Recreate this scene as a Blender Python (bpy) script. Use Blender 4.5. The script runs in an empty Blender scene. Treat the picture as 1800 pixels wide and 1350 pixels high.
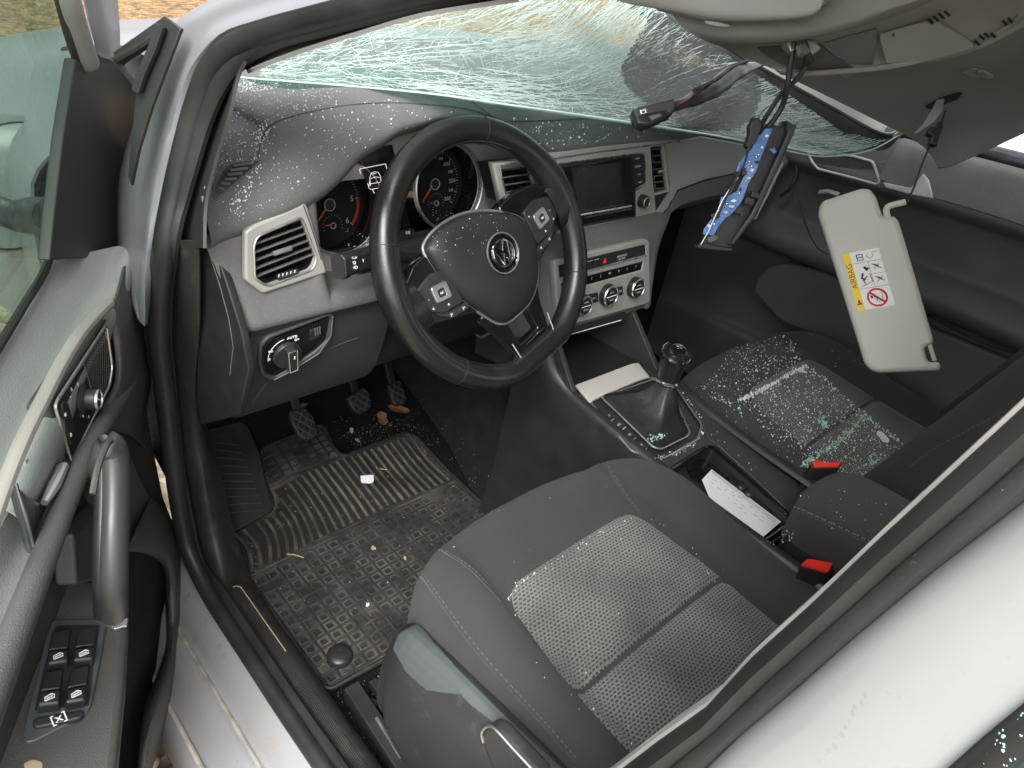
import bpy, bmesh, math, random
from math import sin, cos, pi, radians, atan2, hypot, exp
from mathutils import Vector as V, Matrix
from mathutils.bvhtree import BVHTree
random.seed(7)
SC = bpy.context.scene
COL = SC.collection
# ------------------------------------------------------------------ camera
# car axes: x to the passenger side, y forward, z up, floor carpet at z = 0, ground at z = -0.33
CAMP = V((-0.99399, -0.65685, 1.06904))
CX = V((0.73249, -0.66398, 0.15029)); CY = V((-0.28364, -0.49834, -0.81927)); CZ = V((0.61888, 0.55748, -0.55336))
FPX = 1277.61
cam = bpy.data.cameras.new('camera'); camo = bpy.data.objects.new('camera', cam); COL.objects.link(camo)
camo.matrix_world = Matrix(((CX.x, -CY.x, -CZ.x, CAMP.x), (CX.y, -CY.y, -CZ.y, CAMP.y), (CX.z, -CY.z, -CZ.z, CAMP.z), (0, 0, 0, 1)))
cam.sensor_width = 36; cam.lens = 36 * FPX / 1800; cam.clip_start = 0.02; cam.clip_end = 400
SC.camera = camo
# ------------------------------------------------------------------ light: bright overcast
w = bpy.data.worlds.new('World'); SC.world = w; w.use_nodes = True
nt = w.node_tree; nt.nodes.clear()
sky = nt.nodes.new('ShaderNodeTexSky'); sky.sky_type = 'NISHITA'; sky.sun_disc = False
SUN_EL, SUN_AZ = radians(52), radians(-128)      # azimuth measured from +y (forward) towards +x
sky.sun_elevation = SUN_EL; sky.sun_rotation = SUN_AZ
sky.dust_density = 4.0; sky.air_density = 1.0
hs = nt.nodes.new('ShaderNodeHueSaturation'); hs.inputs['Saturation'].default_value = 0.18
bg = nt.nodes.new('ShaderNodeBackground'); bg.inputs[1].default_value = 0.15
wo = nt.nodes.new('ShaderNodeOutputWorld')
nt.links.new(sky.outputs[0], hs.inputs['Color']); nt.links.new(hs.outputs[0], bg.inputs[0]); nt.links.new(bg.outputs[0], wo.inputs[0])
sl = bpy.data.lights.new('sun', 'SUN'); sl.energy = 1.3; sl.angle = radians(35); sl.color = (1, 0.985, 0.965)
so = bpy.data.objects.new('sun', sl); COL.objects.link(so)
so.rotation_euler = V((-sin(SUN_AZ) * cos(SUN_EL), -cos(SUN_AZ) * cos(SUN_EL), -sin(SUN_EL))).to_track_quat('-Z', 'Y').to_euler()
SC.view_settings.view_transform = 'Standard'; SC.view_settings.look = 'None'
SC.view_settings.gamma = 1; SC.view_settings.use_curve_mapping = False
SC.view_settings.exposure = 1.6
SC.render.engine = 'CYCLES'
SC.cycles.max_bounces = 10; SC.cycles.transparent_max_bounces = 16
SC.cycles.diffuse_bounces = 5; SC.cycles.glossy_bounces = 4
SC.cycles.use_denoising = True
# ------------------------------------------------------------------ helpers
def ray(px, py): return CX * ((px - 900) / FPX) + CY * ((py - 675) / FPX) + CZ
def at(px, py, x=None, y=None, z=None, d=None):
    """the point of the place seen at a pixel of the photograph, on the plane x=, y=, z= or at depth d"""
    r = ray(px, py)
    if d is not None: return CAMP + r * d
    i, v = (0, x) if x is not None else (1, y) if y is not None else (2, z)
    return CAMP + r * ((v - CAMP[i]) / r[i])
def on(px, py, P0, N):
    r = ray(px, py); P0 = V(P0); N = V(N)
    return CAMP + r * ((P0 - CAMP).dot(N) / r.dot(N))
def proj(P):
    q = V(P) - CAMP; z = q.dot(CZ); return (900 + FPX * q.dot(CX) / z, 675 + FPX * q.dot(CY) / z)
def cutout(vf, *polys):
    """open a panel where a vent or dial sits in it"""
    vs, fs = vf; keep = []
    for f in fs:
        x, y = proj(sum((V(vs[i]) for i in f), V()) / len(f))
        if not any(inpoly(x, y, p) for p in polys): keep.append(f)
    return vs, keep
def lerp(a, b, t): return a + (b - a) * t
def tab(T, x):
    if x <= T[0][0]: return T[0][1]
    for (a, p), (b, q) in zip(T, T[1:]):
        if x <= b:
            t = (x - a) / (b - a); t = t * t * (3 - 2 * t) * .5 + t * .5
            return p + (q - p) * t
    return T[-1][1]
def ss(a, b, x):
    t = max(0., min(1., (x - a) / (b - a))); return t * t * (3 - 2 * t)
def crm(P, n, closed=False):
    """Catmull-Rom through P, n points per span"""
    P = [V(p) for p in P]; m = len(P); out = []
    for i in range(m if closed else m - 1):
        if closed: a, b, c, d = P[i - 1], P[i], P[(i + 1) % m], P[(i + 2) % m]
        else:
            b, c = P[i], P[i + 1]; a = P[i - 1] if i else b * 2 - c; d = P[i + 2] if i + 2 < m else c * 2 - b
        for k in range(n):
            t = k / n
            out.append(.5 * ((2 * b) + (c - a) * t + (2 * a - 5 * b + 4 * c - d) * t * t + (3 * b - a - 3 * c + d) * t * t * t))
    if not closed: out.append(P[-1])
    return out
def fillet(P, r, n=4):
    """round the corners of a closed polygon"""
    P = [V(p) for p in P]; m = len(P); out = []
    for i in range(m):
        ri = r[i] if isinstance(r, (list, tuple)) else r
        a, b, c = P[i - 1], P[i], P[(i + 1) % m]
        u = a - b; v = c - b
        ri = min(ri, u.length * .48, v.length * .48)
        if ri < 1e-6: out.append(b); continue
        s = b + u.normalized() * ri; e = b + v.normalized() * ri
        for k in range(n + 1):
            t = k / n; out.append(s * (1 - t) ** 2 + b * 2 * t * (1 - t) + e * t * t)
    return out
ROOT = None
def thing(name, label, cat, loc=(0, 0, 0), group=None, M=None):
    global ROOT
    o = bpy.data.objects.new(name, None); COL.objects.link(o); o.empty_display_size = .05
    o.matrix_world = M if M is not None else Matrix.Translation(V(loc))
    o['label'] = label; o['category'] = cat
    if group: o['group'] = group
    ROOT = o; return o
def rootmat(o):
    while o.parent: o = o.parent
    return o.matrix_world
def mk(name, vf, mat, parent=None, smooth=True, local=False, bev=0, seg=2, ang=35, kind=None, label=None, sub=0, uv=None):
    """one mesh object; vertices are given in world coordinates unless local"""
    vs, fs = vf[0], vf[1]
    me = bpy.data.meshes.new(name)
    if parent is not None and not local:
        Mi = rootmat(parent).inverted(); vs = [Mi @ V(v) for v in vs]
    me.from_pydata([tuple(v) for v in vs], [], fs); me.validate(); me.update()
    o = bpy.data.objects.new(name, me); COL.objects.link(o)
    if mat: me.materials.append(mat)
    if parent is not None: o.parent = parent
    if smooth:
        for p in me.polygons: p.use_smooth = True
        me.set_sharp_from_angle(angle=radians(ang))
    if bev:
        b = o.modifiers.new('bevel', 'BEVEL'); b.width = bev; b.segments = seg; b.limit_method = 'ANGLE'; b.angle_limit = radians(ang); b.harden_normals = True
    if sub:
        s = o.modifiers.new('subdiv', 'SUBSURF'); s.levels = sub; s.render_levels = sub
    if kind: o['kind'] = kind
    if label: o['label'] = label
    return o
def tag(o, label, cat, group=None, kind=None):
    o['label'] = label
    if cat: o['category'] = cat
    if group: o['group'] = group
    if kind: o['kind'] = kind
    return o
def top(name, vf, mat, label, cat, **k):
    """a thing that is one mesh, origin at its base"""
    vs = [V(v) for v in vf[0]]; c = sum(vs, V()) / len(vs); c.z = min(v.z for v in vs)
    o = mk(name, ([v - c for v in vs], vf[1]), mat, **k); o.location = c
    return tag(o, label, cat)
def join(*L):
    vs, fs = [], []
    for v, f in L:
        n = len(vs); vs += list(v); fs += [[i + n for i in q] for q in f]
    return vs, fs
def grid(rows, cu=False, cv=False, flip=False):
    """loft through rows of equally many points; cu closes along the row, cv closes row to row"""
    m, n = len(rows), len(rows[0]); vs = [V(p) for r in rows for p in r]; fs = []
    for i in range(m if cv else m - 1):
        for j in range(n if cu else n - 1):
            a, b, c, d = i * n + j, i * n + (j + 1) % n, ((i + 1) % m) * n + (j + 1) % n, ((i + 1) % m) * n + j
            fs.append([d, c, b, a] if flip else [a, b, c, d])
    return vs, fs
def smoothrows(rows, nu, nv):
    R = [crm(r, nu) for r in rows]; n = len(R[0])
    cols = [crm([r[j] for r in R], nv) for j in range(n)]
    return [[cols[j][i] for j in range(n)] for i in range(len(cols[0]))]
def shell(vf, t):
    """give a sheet real thickness t, to the back of its normals"""
    vs, fs = vf; bm = bmesh.new(); B = [bm.verts.new(v) for v in vs]
    for f in fs:
        try: bm.faces.new([B[i] for i in f])
        except ValueError: pass
    bm.normal_update(); bmesh.ops.solidify(bm, geom=bm.faces[:], thickness=t)
    bm.verts.index_update()
    r = [v.co.copy() for v in bm.verts], [[v.index for v in f.verts] for f in bm.faces]; bm.free(); return r
def prism(P, ext):
    P = [V(p) for p in P]; n = len(P); Q = [p + V(ext) for p in P]
    return P + Q, [list(range(n))[::-1], list(range(n, 2 * n))] + [[i, (i + 1) % n, n + (i + 1) % n, n + i] for i in range(n)]
def box(c, s, M=None):
    c = V(c); h = V(s) / 2; vs = [V((x, y, z)) for z in (-h.z, h.z) for y in (-h.y, h.y) for x in (-h.x, h.x)]
    vs = [(M @ v if M else v) + c for v in vs]
    return vs, [[0, 2, 3, 1], [4, 5, 7, 6], [0, 1, 5, 4], [2, 6, 7, 3], [0, 4, 6, 2], [1, 3, 7, 5]]
def frames(P, closed=False, up=None):
    P = [V(p) for p in P]; n = len(P); F = []; N = None
    for i in range(n):
        a = P[i - 1] if (i or closed) else P[0]; b = P[(i + 1) % n] if (i < n - 1 or closed) else P[-1]
        T = (b - a).normalized() if (b - a).length > 1e-9 else (F[-1][0] if F else V((0, 0, 1)))
        if up is not None: N = V(up)
        elif N is None: N = T.orthogonal()
        N = (N - T * N.dot(T))
        N = N.normalized() if N.length > 1e-6 else T.orthogonal().normalized()
        F.append((T, N, T.cross(N)))
    return F
def tube(P, r, n=10, closed=False, up=None, flat=1., caps=True):
    """swept round section; r number or list; flat squashes along the binormal"""
    P = [V(p) for p in P]; F = frames(P, closed, up); rows = []
    for i, p in enumerate(P):
        q = r[i] if isinstance(r, (list, tuple)) else r
        rows.append([p + F[i][1] * (cos(2 * pi * k / n) * q) + F[i][2] * (sin(2 * pi * k / n) * q * flat) for k in range(n)])
    vs, fs = grid(rows, cu=True, cv=closed)
    if caps and not closed:
        fs += [list(range(n))[::-1], list(range((len(P) - 1) * n, len(P) * n))]
    return vs, fs
def sweep(P, prof, up, closed=False, caps=True, cp=True):
    """sweep a profile (a,b): a along up-ish normal, b along binormal"""
    F = frames(P, closed, up); rows = [[V(p) + F[i][1] * a + F[i][2] * b for a, b in prof] for i, p in enumerate(P)]
    vs, fs = grid(rows, cu=cp, cv=closed); n = len(prof)
    if caps and cp and not closed: fs += [list(range(n))[::-1], list(range((len(P) - 1) * n, len(P) * n))]
    return vs, fs
def lathe(prof, O, A, n=28, X=None):
    """prof: (radius, height along A)"""
    A = V(A).normalized(); X = V(X) if X is not None else A.orthogonal(); X = (X - A * X.dot(A)).normalized(); Y = A.cross(X); O = V(O)
    rows = [[O + A * h + X * (r * cos(2 * pi * k / n)) + Y * (r * sin(2 * pi * k / n)) for k in range(n)] for r, h in prof]
    return grid(rows, cu=True)
class Plane:
    """a flat working plane: origin, normal towards the viewer, in-plane right and up"""
    def __init__(s, O, N, U=(0, 0, 1)):
        s.O = V(O); s.N = V(N).normalized(); U = V(U); s.U = (U - s.N * U.dot(s.N)).normalized(); s.R = s.U.cross(s.N)
    def px(s, px, py, h=0): return s.to2(on(px, py, s.O + s.N * h, s.N))
    def to2(s, p): q = V(p) - s.O; return V((q.dot(s.R), q.dot(s.U), 0))
    def w(s, a, b, h=0): return s.O + s.R * a + s.U * b + s.N * h
    def M(s, a=0, b=0, h=0):
        o = s.w(a, b, h); return Matrix(((s.R.x, s.U.x, s.N.x, o.x), (s.R.y, s.U.y, s.N.y, o.y), (s.R.z, s.U.z, s.N.z, o.z), (0, 0, 0, 1)))
def fillcurve(outer, holes, depth, bev, res=2):
    cu = bpy.data.curves.new('tmp', 'CURVE'); cu.dimensions = '2D'; cu.fill_mode = 'BOTH'
    cu.extrude = max(depth / 2 - bev, 1e-5); cu.bevel_depth = bev; cu.bevel_resolution = res
    cu.offset = -bev
    for P in [outer] + list(holes):
        sp = cu.splines.new('POLY'); sp.points.add(len(P) - 1); sp.use_cyclic_u = True
        for p, q in zip(sp.points, P): p.co = (q[0], q[1], 0, 1)
    o = bpy.data.objects.new('tmp', cu); me = o.to_mesh()
    r = [v.co.copy() for v in me.vertices], [list(p.vertices) for p in me.polygons]
    o.to_mesh_clear(); bpy.data.objects.remove(o); bpy.data.curves.remove(cu); return r
def plate(pl, P, depth, h=0, bev=.001, r=0, holes=(), hr=0, px=True, nf=4):
    """flat piece in plane pl, outline in photograph pixels (px) or plane units, front face at height h above the plane"""
    P2 = [pl.px(*p, h) if px else V((p[0], p[1], 0)) for p in P]
    if r: P2 = fillet(P2, r, nf)
    H2 = []
    for H in holes:
        q = [pl.px(*p, h) if px else V((p[0], p[1], 0)) for p in H]
        H2.append(fillet(q, hr, nf) if hr else q)
    vs, fs = fillcurve(P2, H2, depth, bev)
    return [pl.w(v.x, v.y, h - depth / 2 + v.z) for v in vs], fs
def ring2(P, wdt):
    """band along a closed 2D outline"""
    n = len(P); out = []
    for i in range(n):
        t = (P[(i + 1) % n] - P[i - 1]).normalized(); out.append(P[i] + V((-t.y, t.x, 0)) * wdt)
    return out
def textvf(s, size, M, depth=.0003, align='CENTER', spacing=1.):
    cu = bpy.data.curves.new('tmp', 'FONT'); cu.body = s; cu.size = size; cu.extrude = depth; cu.align_x = align; cu.align_y = 'CENTER'; cu.space_character = spacing
    cu.resolution_u = 3
    o = bpy.data.objects.new('tmp', cu); me = o.to_mesh()
    r = [M @ v.co for v in me.vertices], [list(p.vertices) for p in me.polygons]
    o.to_mesh_clear(); bpy.data.objects.remove(o); bpy.data.curves.remove(cu); return r
_bvh = {}
def bvh(objs):
    k = tuple(o.name for o in objs)
    if k not in _bvh:
        vs, fs = [], []
        for o in objs:
            M = (rootmat(o) if o.parent else Matrix.Translation(o.location)); n = len(vs)
            vs += [M @ v.co for v in o.data.vertices]; fs += [[i + n for i in p.vertices] for p in o.data.polygons]
        _bvh[k] = BVHTree.FromPolygons(vs, fs)
    return _bvh[k]
def cast(px, py, objs):
    d = ray(px, py).normalized(); h, n, i, t = bvh(objs).ray_cast(CAMP, d)
    if h is None: return None, None
    if n.dot(d) > 0: n = -n
    return h, n
def drape(P, objs, r, n=6, off=.0, step=6, closed=False, flat=1., smooth=3, up=None):
    """a seam, bead or crease laid on built surfaces along a photograph path"""
    Q = crm([V((a, b, 0)) for a, b in P], smooth, closed) if smooth else [V((a, b, 0)) for a, b in P]
    pts = []
    for q in Q:
        h, nn = cast(q.x, q.y, objs)
        if h is not None: pts.append(h + nn * off)
    # drop jumps
    out = [pts[0]] if pts else []
    for p in pts[1:]:
        if (p - out[-1]).length < .12: out.append(p)
    return tube(out, r, n, closed=closed, flat=flat)
def inpoly(x, y, P):
    c = False; n = len(P)
    for i in range(n):
        (x1, y1), (x2, y2) = P[i][:2], P[i - 1][:2]
        if (y1 > y) != (y2 > y) and x < (x2 - x1) * (y - y1) / (y2 - y1) + x1: c = not c
    return c
def chip(p, n, s, rnd=random):
    """a small irregular flake or crumb lying on a surface"""
    t = n.orthogonal().normalized(); b = n.cross(t); a0 = rnd.uniform(0, 6.28); k = rnd.choice((3, 4, 4, 5))
    el = rnd.uniform(.22, .9); hh = s * rnd.uniform(.25, .7); tl = rnd.uniform(-.5, .5)
    lo, hi = [], []
    for i in range(k):
        a = a0 + 2 * pi * i / k + rnd.uniform(-.4, .4); q = t * cos(a) + b * (sin(a) * el); q = (t * (q.dot(t) * cos(tl) - q.dot(b) * sin(tl)) + b * (q.dot(t) * sin(tl) + q.dot(b) * cos(tl)))
        lo.append(p + q * s * .5 - n * s * .08); hi.append(p + q * s * .42 + n * (hh * rnd.uniform(.6, 1)))
    return lo + hi, [list(range(k, 2 * k))] + [[i, (i + 1) % k, k + (i + 1) % k, k + i] for i in range(k)]
# ------------------------------------------------------------------ materials
MATS = {}
def mat(name, col, rough=.5, metal=0., spec=.5, bump=None, var=None, dirt=None, coat=0., sheen=0., scale=None, bump2=None, alpha=1.):
    m = bpy.data.materials.new(name); m.use_nodes = True; nt = m.node_tree; b = nt.nodes['Principled BSDF']; L = nt.links.new
    b.inputs['Base Color'].default_value = (*col, 1); b.inputs['Roughness'].default_value = rough; b.inputs['Metallic'].default_value = metal
    b.inputs['Specular IOR Level'].default_value = spec; b.inputs['Coat Weight'].default_value = coat; b.inputs['Sheen Weight'].default_value = sheen
    b.inputs['Coat Roughness'].default_value = .05
    tc = nt.nodes.new('ShaderNodeNewGeometry'); co = tc.outputs['Position']
    cur = None
    if var:                                     # (scale, amount) slow colour unevenness
        n = nt.nodes.new('ShaderNodeTexNoise'); n.inputs['Scale'].default_value = var[0]; n.inputs['Detail'].default_value = 5; L(co, n.inputs['Vector'])
        r = nt.nodes.new('ShaderNodeMapRange'); r.inputs[1].default_value = .3; r.inputs[2].default_value = .7; r.inputs[3].default_value = 1 - var[1]; r.inputs[4].default_value = 1 + var[1]; L(n.outputs[0], r.inputs[0])
        mx = nt.nodes.new('ShaderNodeMix'); mx.data_type = 'RGBA'; mx.blend_type = 'MULTIPLY'; mx.inputs[0].default_value = 1; mx.inputs[6].default_value = (*col, 1); L(r.outputs[0], mx.inputs[7]); cur = mx.outputs[2]
        rr = nt.nodes.new('ShaderNodeMapRange'); rr.inputs[1].default_value = .3; rr.inputs[2].default_value = .7; rr.inputs[3].default_value = max(.03, rough - .1); rr.inputs[4].default_value = min(1, rough + .08); L(n.outputs[0], rr.inputs[0]); L(rr.outputs[0], b.inputs['Roughness'])
    for dd in (dirt or []):                     # (scale, threshold, softness, colour, amount) dust and marks
        n = nt.nodes.new('ShaderNodeTexNoise'); n.inputs['Scale'].default_value = dd[0]; n.inputs['Detail'].default_value = 8; n.inputs['Roughness'].default_value = .65; L(co, n.inputs['Vector'])
        r = nt.nodes.new('ShaderNodeMapRange'); r.inputs[1].default_value = dd[1]; r.inputs[2].default_value = dd[1] + dd[2]; r.inputs[4].default_value = dd[4]; L(n.outputs[0], r.inputs[0])
        mx = nt.nodes.new('ShaderNodeMix'); mx.data_type = 'RGBA'; L(r.outputs[0], mx.inputs[0]); mx.inputs[7].default_value = (*dd[3], 1)
        if cur: L(cur, mx.inputs[6])
        else: mx.inputs[6].default_value = (*col, 1)
        cur = mx.outputs[2]
    if cur: L(cur, b.inputs['Base Color'])
    prev = None
    for bp in ([bump] if bump else []) + (bump2 or []):
        n = nt.nodes.new('ShaderNodeTexVoronoi' if len(bp) > 3 and bp[3] == 'v' else 'ShaderNodeTexNoise'); n.inputs['Scale'].default_value = bp[0]; L(co, n.inputs['Vector'])
        bb = nt.nodes.new('ShaderNodeBump'); bb.inputs['Strength'].default_value = bp[1]; bb.inputs['Distance'].default_value = bp[2]; L(n.outputs[0], bb.inputs['Height'])
        if prev: L(prev, bb.inputs['Normal'])
        prev = bb.outputs[0]
    if prev: L(prev, b.inputs['Normal'])
    MATS[name] = m; return m
DUST = (.30, .27, .22)
m_dash = mat('dash_soft_grey', (.112, .111, .108), .62, bump=(700, .5, .0008, 'v'), var=(7, .10), dirt=[(650, .53, .12, (.17, .168, .162), .55), (160, .62, .12, (.30, .295, .285), .45), (9, .52, .3, (.15, .148, .143), .4)])
m_dashd = mat('dash_dark_plastic', (.034, .0335, .0325), .55, bump=(800, .35, .0005, 'v'), var=(10, .12), dirt=[(60, .62, .15, (.12, .11, .1), .4)])
m_silver = mat('silver_trim', (.37, .36, .335), .42, metal=.2, var=(5, .05), dirt=[(40, .62, .2, (.3, .28, .25), .35)], bump=(1500, .05, .0003))
m_chrome = mat('bright_chrome', (.75, .75, .74), .18, metal=1., var=(60, .1))
m_satin = mat('satin_metal', (.62, .61, .6), .32, metal=.9, var=(40, .08))
m_black = mat('black_plastic', (.020, .020, .021), .42, var=(25, .15), dirt=[(120, .64, .1, (.12, .11, .1), .45)])
m_gloss = mat('piano_black', (.006, .006, .007), .12, coat=.6, var=(30, .2), dirt=[(260, .66, .08, (.2, .19, .17), .5)])
m_leather = mat('wheel_leather', (.011, .011, .011), .29, bump=(1100, .12, .0003, 'v'), var=(9, .12), dirt=[(14, .55, .3, (.05, .047, .044), .5)])
m_leathp = mat('boot_leather', (.012, .012, .012), .42, bump=(500, .3, .0006, 'v'), var=(14, .2), bump2=[(40, .5, .003)])
m_pad = mat('airbag_pad', (.015, .015, .015), .5, bump=(900, .3, .0004, 'v'), var=(12, .12), dirt=[(220, .66, .07, (.3, .29, .27), .55)])
m_seat = mat('seat_cloth', (.034, .0332, .0318), .9, sheen=.06, bump=(1000, .8, .0009, 'v'), var=(8, .13), dirt=[(5, .52, .25, (.056, .054, .050), .6), (300, .68, .06, (.2, .19, .18), .5)])
m_seat2 = mat('seat_side_cloth', (.034, .033, .031), .9, sheen=.2, bump=(1000, .8, .0009, 'v'), var=(8, .13))
m_trimp = mat('seat_side_plastic', (.032, .034, .035), .46, bump=(900, .3, .0005, 'v'), var=(6, .12), dirt=[(35, .56, .2, (.11, .11, .105), .5), (260, .68, .05, (.4, .4, .38), .6)])
m_carpet = mat('carpet', (.008, .0078, .0078), .97, sheen=0., spec=.15, bump=(380, 1., .004), var=(30, .3), dirt=[(90, .6, .12, (.05, .043, .034), .7), (420, .68, .06, (.16, .13, .1), .7)])
m_carpetc = mat('clean_carpet', (.018, .018, .019), .97, sheen=0., spec=.15, bump=(380, .9, .003), var=(30, .3), dirt=[(420, .72, .05, (.1, .09, .08), .5)])
m_rubber = mat('mat_rubber', (.020, .0195, .018), .6, var=(20, .2), dirt=[(16, .42, .18, (.105, .094, .076), .8), (120, .58, .1, (.14, .12, .09), .55), (300, .66, .05, (.4, .36, .3), .6)], bump=(300, .4, .001))
m_rubber2 = mat('mat_rib_rubber', (.022, .021, .02), .5, var=(20, .2), dirt=[(18, .56, .15, (.11, .09, .064), .55)], bump=(300, .4, .0008))
m_seal = mat('door_seal_rubber', (.019, .0185, .018), .5, bump=(120, .2, .001), var=(14, .25), dirt=[(22, .56, .2, (.042, .040, .036), .5), (200, .66, .08, (.13, .12, .11), .35)])
m_sill = mat('sill_plastic', (.024, .023, .022), .5, bump=(700, .4, .0005, 'v'), var=(9, .2), dirt=[(30, .54, .2, (.085, .076, .062), .6), (300, .68, .05, (.4, .37, .32), .6)])
m_paint = mat('silver_paint', (.205, .207, .222), .42, metal=.15, coat=.2, var=(4, .03), dirt=[(13, .60, .15, (.33, .29, .23), .35), (120, .70, .06, (.3, .24, .17), .6)])
m_paintd = mat('dirty_silver_paint', (.29, .29, .30), .42, metal=.15, coat=.25, var=(6, .06), dirt=[(9, .50, .25, (.30, .24, .17), .6), (90, .64, .08, (.2, .14, .09), .6)])
m_beige = mat('headliner_cloth', (.225, .215, .195), .92, bump=(900, .5, .0006), var=(5, .06), dirt=[(6, .58, .2, (.17, .16, .14), .4)])
m_visor = mat('visor_vinyl', (.50, .50, .44), .6, bump=(900, .15, .0003, 'v'), var=(7, .04), dirt=[(40, .66, .1, (.36, .35, .3), .35)])
m_beigep = mat('beige_plastic', (.28, .27, .245), .55, bump=(900, .15, .0003, 'v'), var=(7, .05), dirt=[(40, .64, .1, (.28, .26, .22), .4)])
m_door = mat('door_soft_skylit', (.23, .235, .225), .42, bump=(700, .45, .0006, 'v'), var=(6, .12), dirt=[(60, .6, .2, (.15, .145, .135), .35)])  # sky reflection on the shoulder is put into this raised grey
m_doord = mat('door_dark_plastic', (.055, .053, .050), .52, bump=(700, .5, .0006, 'v'), var=(7, .2), dirt=[(11, .5, .25, (.085, .075, .062), .55), (160, .64, .1, (.16, .15, .13), .4)])
m_red = mat('red_plastic', (.75, .035, .02), .4, var=(30, .1))
m_paper = mat('paper', (.78, .75, .80), .8, var=(30, .03))
m_ledge = mat('worn_ledge', (.062, .059, .053), .6, bump=(700, .45, .0006, 'v'), var=(7, .18), dirt=[(18, .52, .22, (.095, .087, .074), .6), (200, .66, .06, (.17, .15, .12), .5)])
m_ribl = mat('dusty_rib_rubber', (.045, .041, .035), .6, var=(20, .25), dirt=[(22, .46, .16, (.12, .103, .077), .7), (200, .6, .08, (.2, .175, .135), .5)], bump=(300, .4, .0008))
m_ink = mat('grey_print', (.2, .2, .22), .8)
m_white = mat('white_print', (.8, .8, .8), .6)
m_blue = mat('blue_board', (.085, .20, .46), .3, coat=.3, var=(60, .2), dirt=[(220, .6, .05, (.30, .42, .62), .6)])
m_solder = mat('solder', (.7, .7, .7), .25, metal=1)
m_cable = mat('cable_tape', (.010, .010, .011), .55, bump=(160, .6, .002), var=(60, .3))
m_orange = mat('needle_orange', (.42, .09, .03), .5)
m_shard = mat('crushed_glass_white', (.78, .82, .79), .15, spec=.8)
m_shardg = mat('crushed_glass_green', (.38, .62, .52), .12, spec=.8, var=(60, .3))
m_leaf = mat('dry_leaf', (.20, .115, .055), .8, var=(60, .4))
m_tan = mat('dry_grass', (.36, .29, .18), .8)
m_yellow = mat('label_yellow', (.80, .56, .02), .5)
m_lred = mat('label_red', (.62, .03, .03), .5)
m_stone = mat('stone', (.42, .33, .22), .7, var=(22, .35), dirt=[(14, .52, .1, (.5, .46, .38), .7), (20, .6, .1, (.25, .14, .06), .7)], bump=(60, .4, .004))
m_screen = mat('dead_screen', (.024, .019, .021), .22, var=(8, .2), dirt=[(140, .6, .12, (.09, .08, .08), .5), (500, .68, .05, (.4, .38, .37), .6)])
# ================================================================== the setting
def groundmat():
    m = bpy.data.materials.new('gravel_and_leaves'); m.use_nodes = True; nt = m.node_tree; b = nt.nodes['Principled BSDF']; L = nt.links.new
    g = nt.nodes.new('ShaderNodeNewGeometry')
    v = nt.nodes.new('ShaderNodeTexVoronoi'); v.inputs['Scale'].default_value = 34; L(g.outputs['Position'], v.inputs['Vector'])
    cr = nt.nodes.new('ShaderNodeValToRGB'); L(v.outputs['Color'], cr.inputs[0])
    e = cr.color_ramp.elements; e[0].color = (.12, .09, .055, 1); e[1].color = (.42, .37, .29, 1); q = e.new(.5); q.color = (.26, .20, .13, 1)
    n = nt.nodes.new('ShaderNodeTexVoronoi'); n.inputs['Scale'].default_value = 20; L(g.outputs['Position'], n.inputs['Vector'])
    cl = nt.nodes.new('ShaderNodeValToRGB'); L(n.outputs['Color'], cl.inputs[0]); f = cl.color_ramp.elements
    f[0].position = .0; f[0].color = (.07, .04, .018, 1); f[1].position = 1.; f[1].color = (.38, .23, .10, 1)
    sx = nt.nodes.new('ShaderNodeSeparateXYZ'); L(g.outputs['Position'], sx.inputs[0])
    mr = nt.nodes.new('ShaderNodeMapRange'); mr.inputs[1].default_value = 2.6; mr.inputs[2].default_value = 4.0; L(sx.outputs[1], mr.inputs[0])
    mx = nt.nodes.new('ShaderNodeMix'); mx.data_type = 'RGBA'; L(mr.outputs[0], mx.inputs[0]); L(cr.outputs[0], mx.inputs[6]); L(cl.outputs[0], mx.inputs[7]); L(mx.outputs[2], b.inputs['Base Color'])
    bp = nt.nodes.new('ShaderNodeBump'); bp.inputs['Strength'].default_value = .9; bp.inputs['Distance'].default_value = .02; L(v.outputs['Distance'], bp.inputs['Height']); L(bp.outputs[0], b.inputs['Normal'])
    b.inputs['Roughness'].default_value = .85; return m
GZ = -.33
g = mk('ground', ([V((-150, -150, GZ)), V((150, -150, GZ)), V((150, 150, GZ)), V((-150, 150, GZ))], [[0, 1, 2, 3]]), groundmat(), smooth=False); g['kind'] = 'structure'
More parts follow.
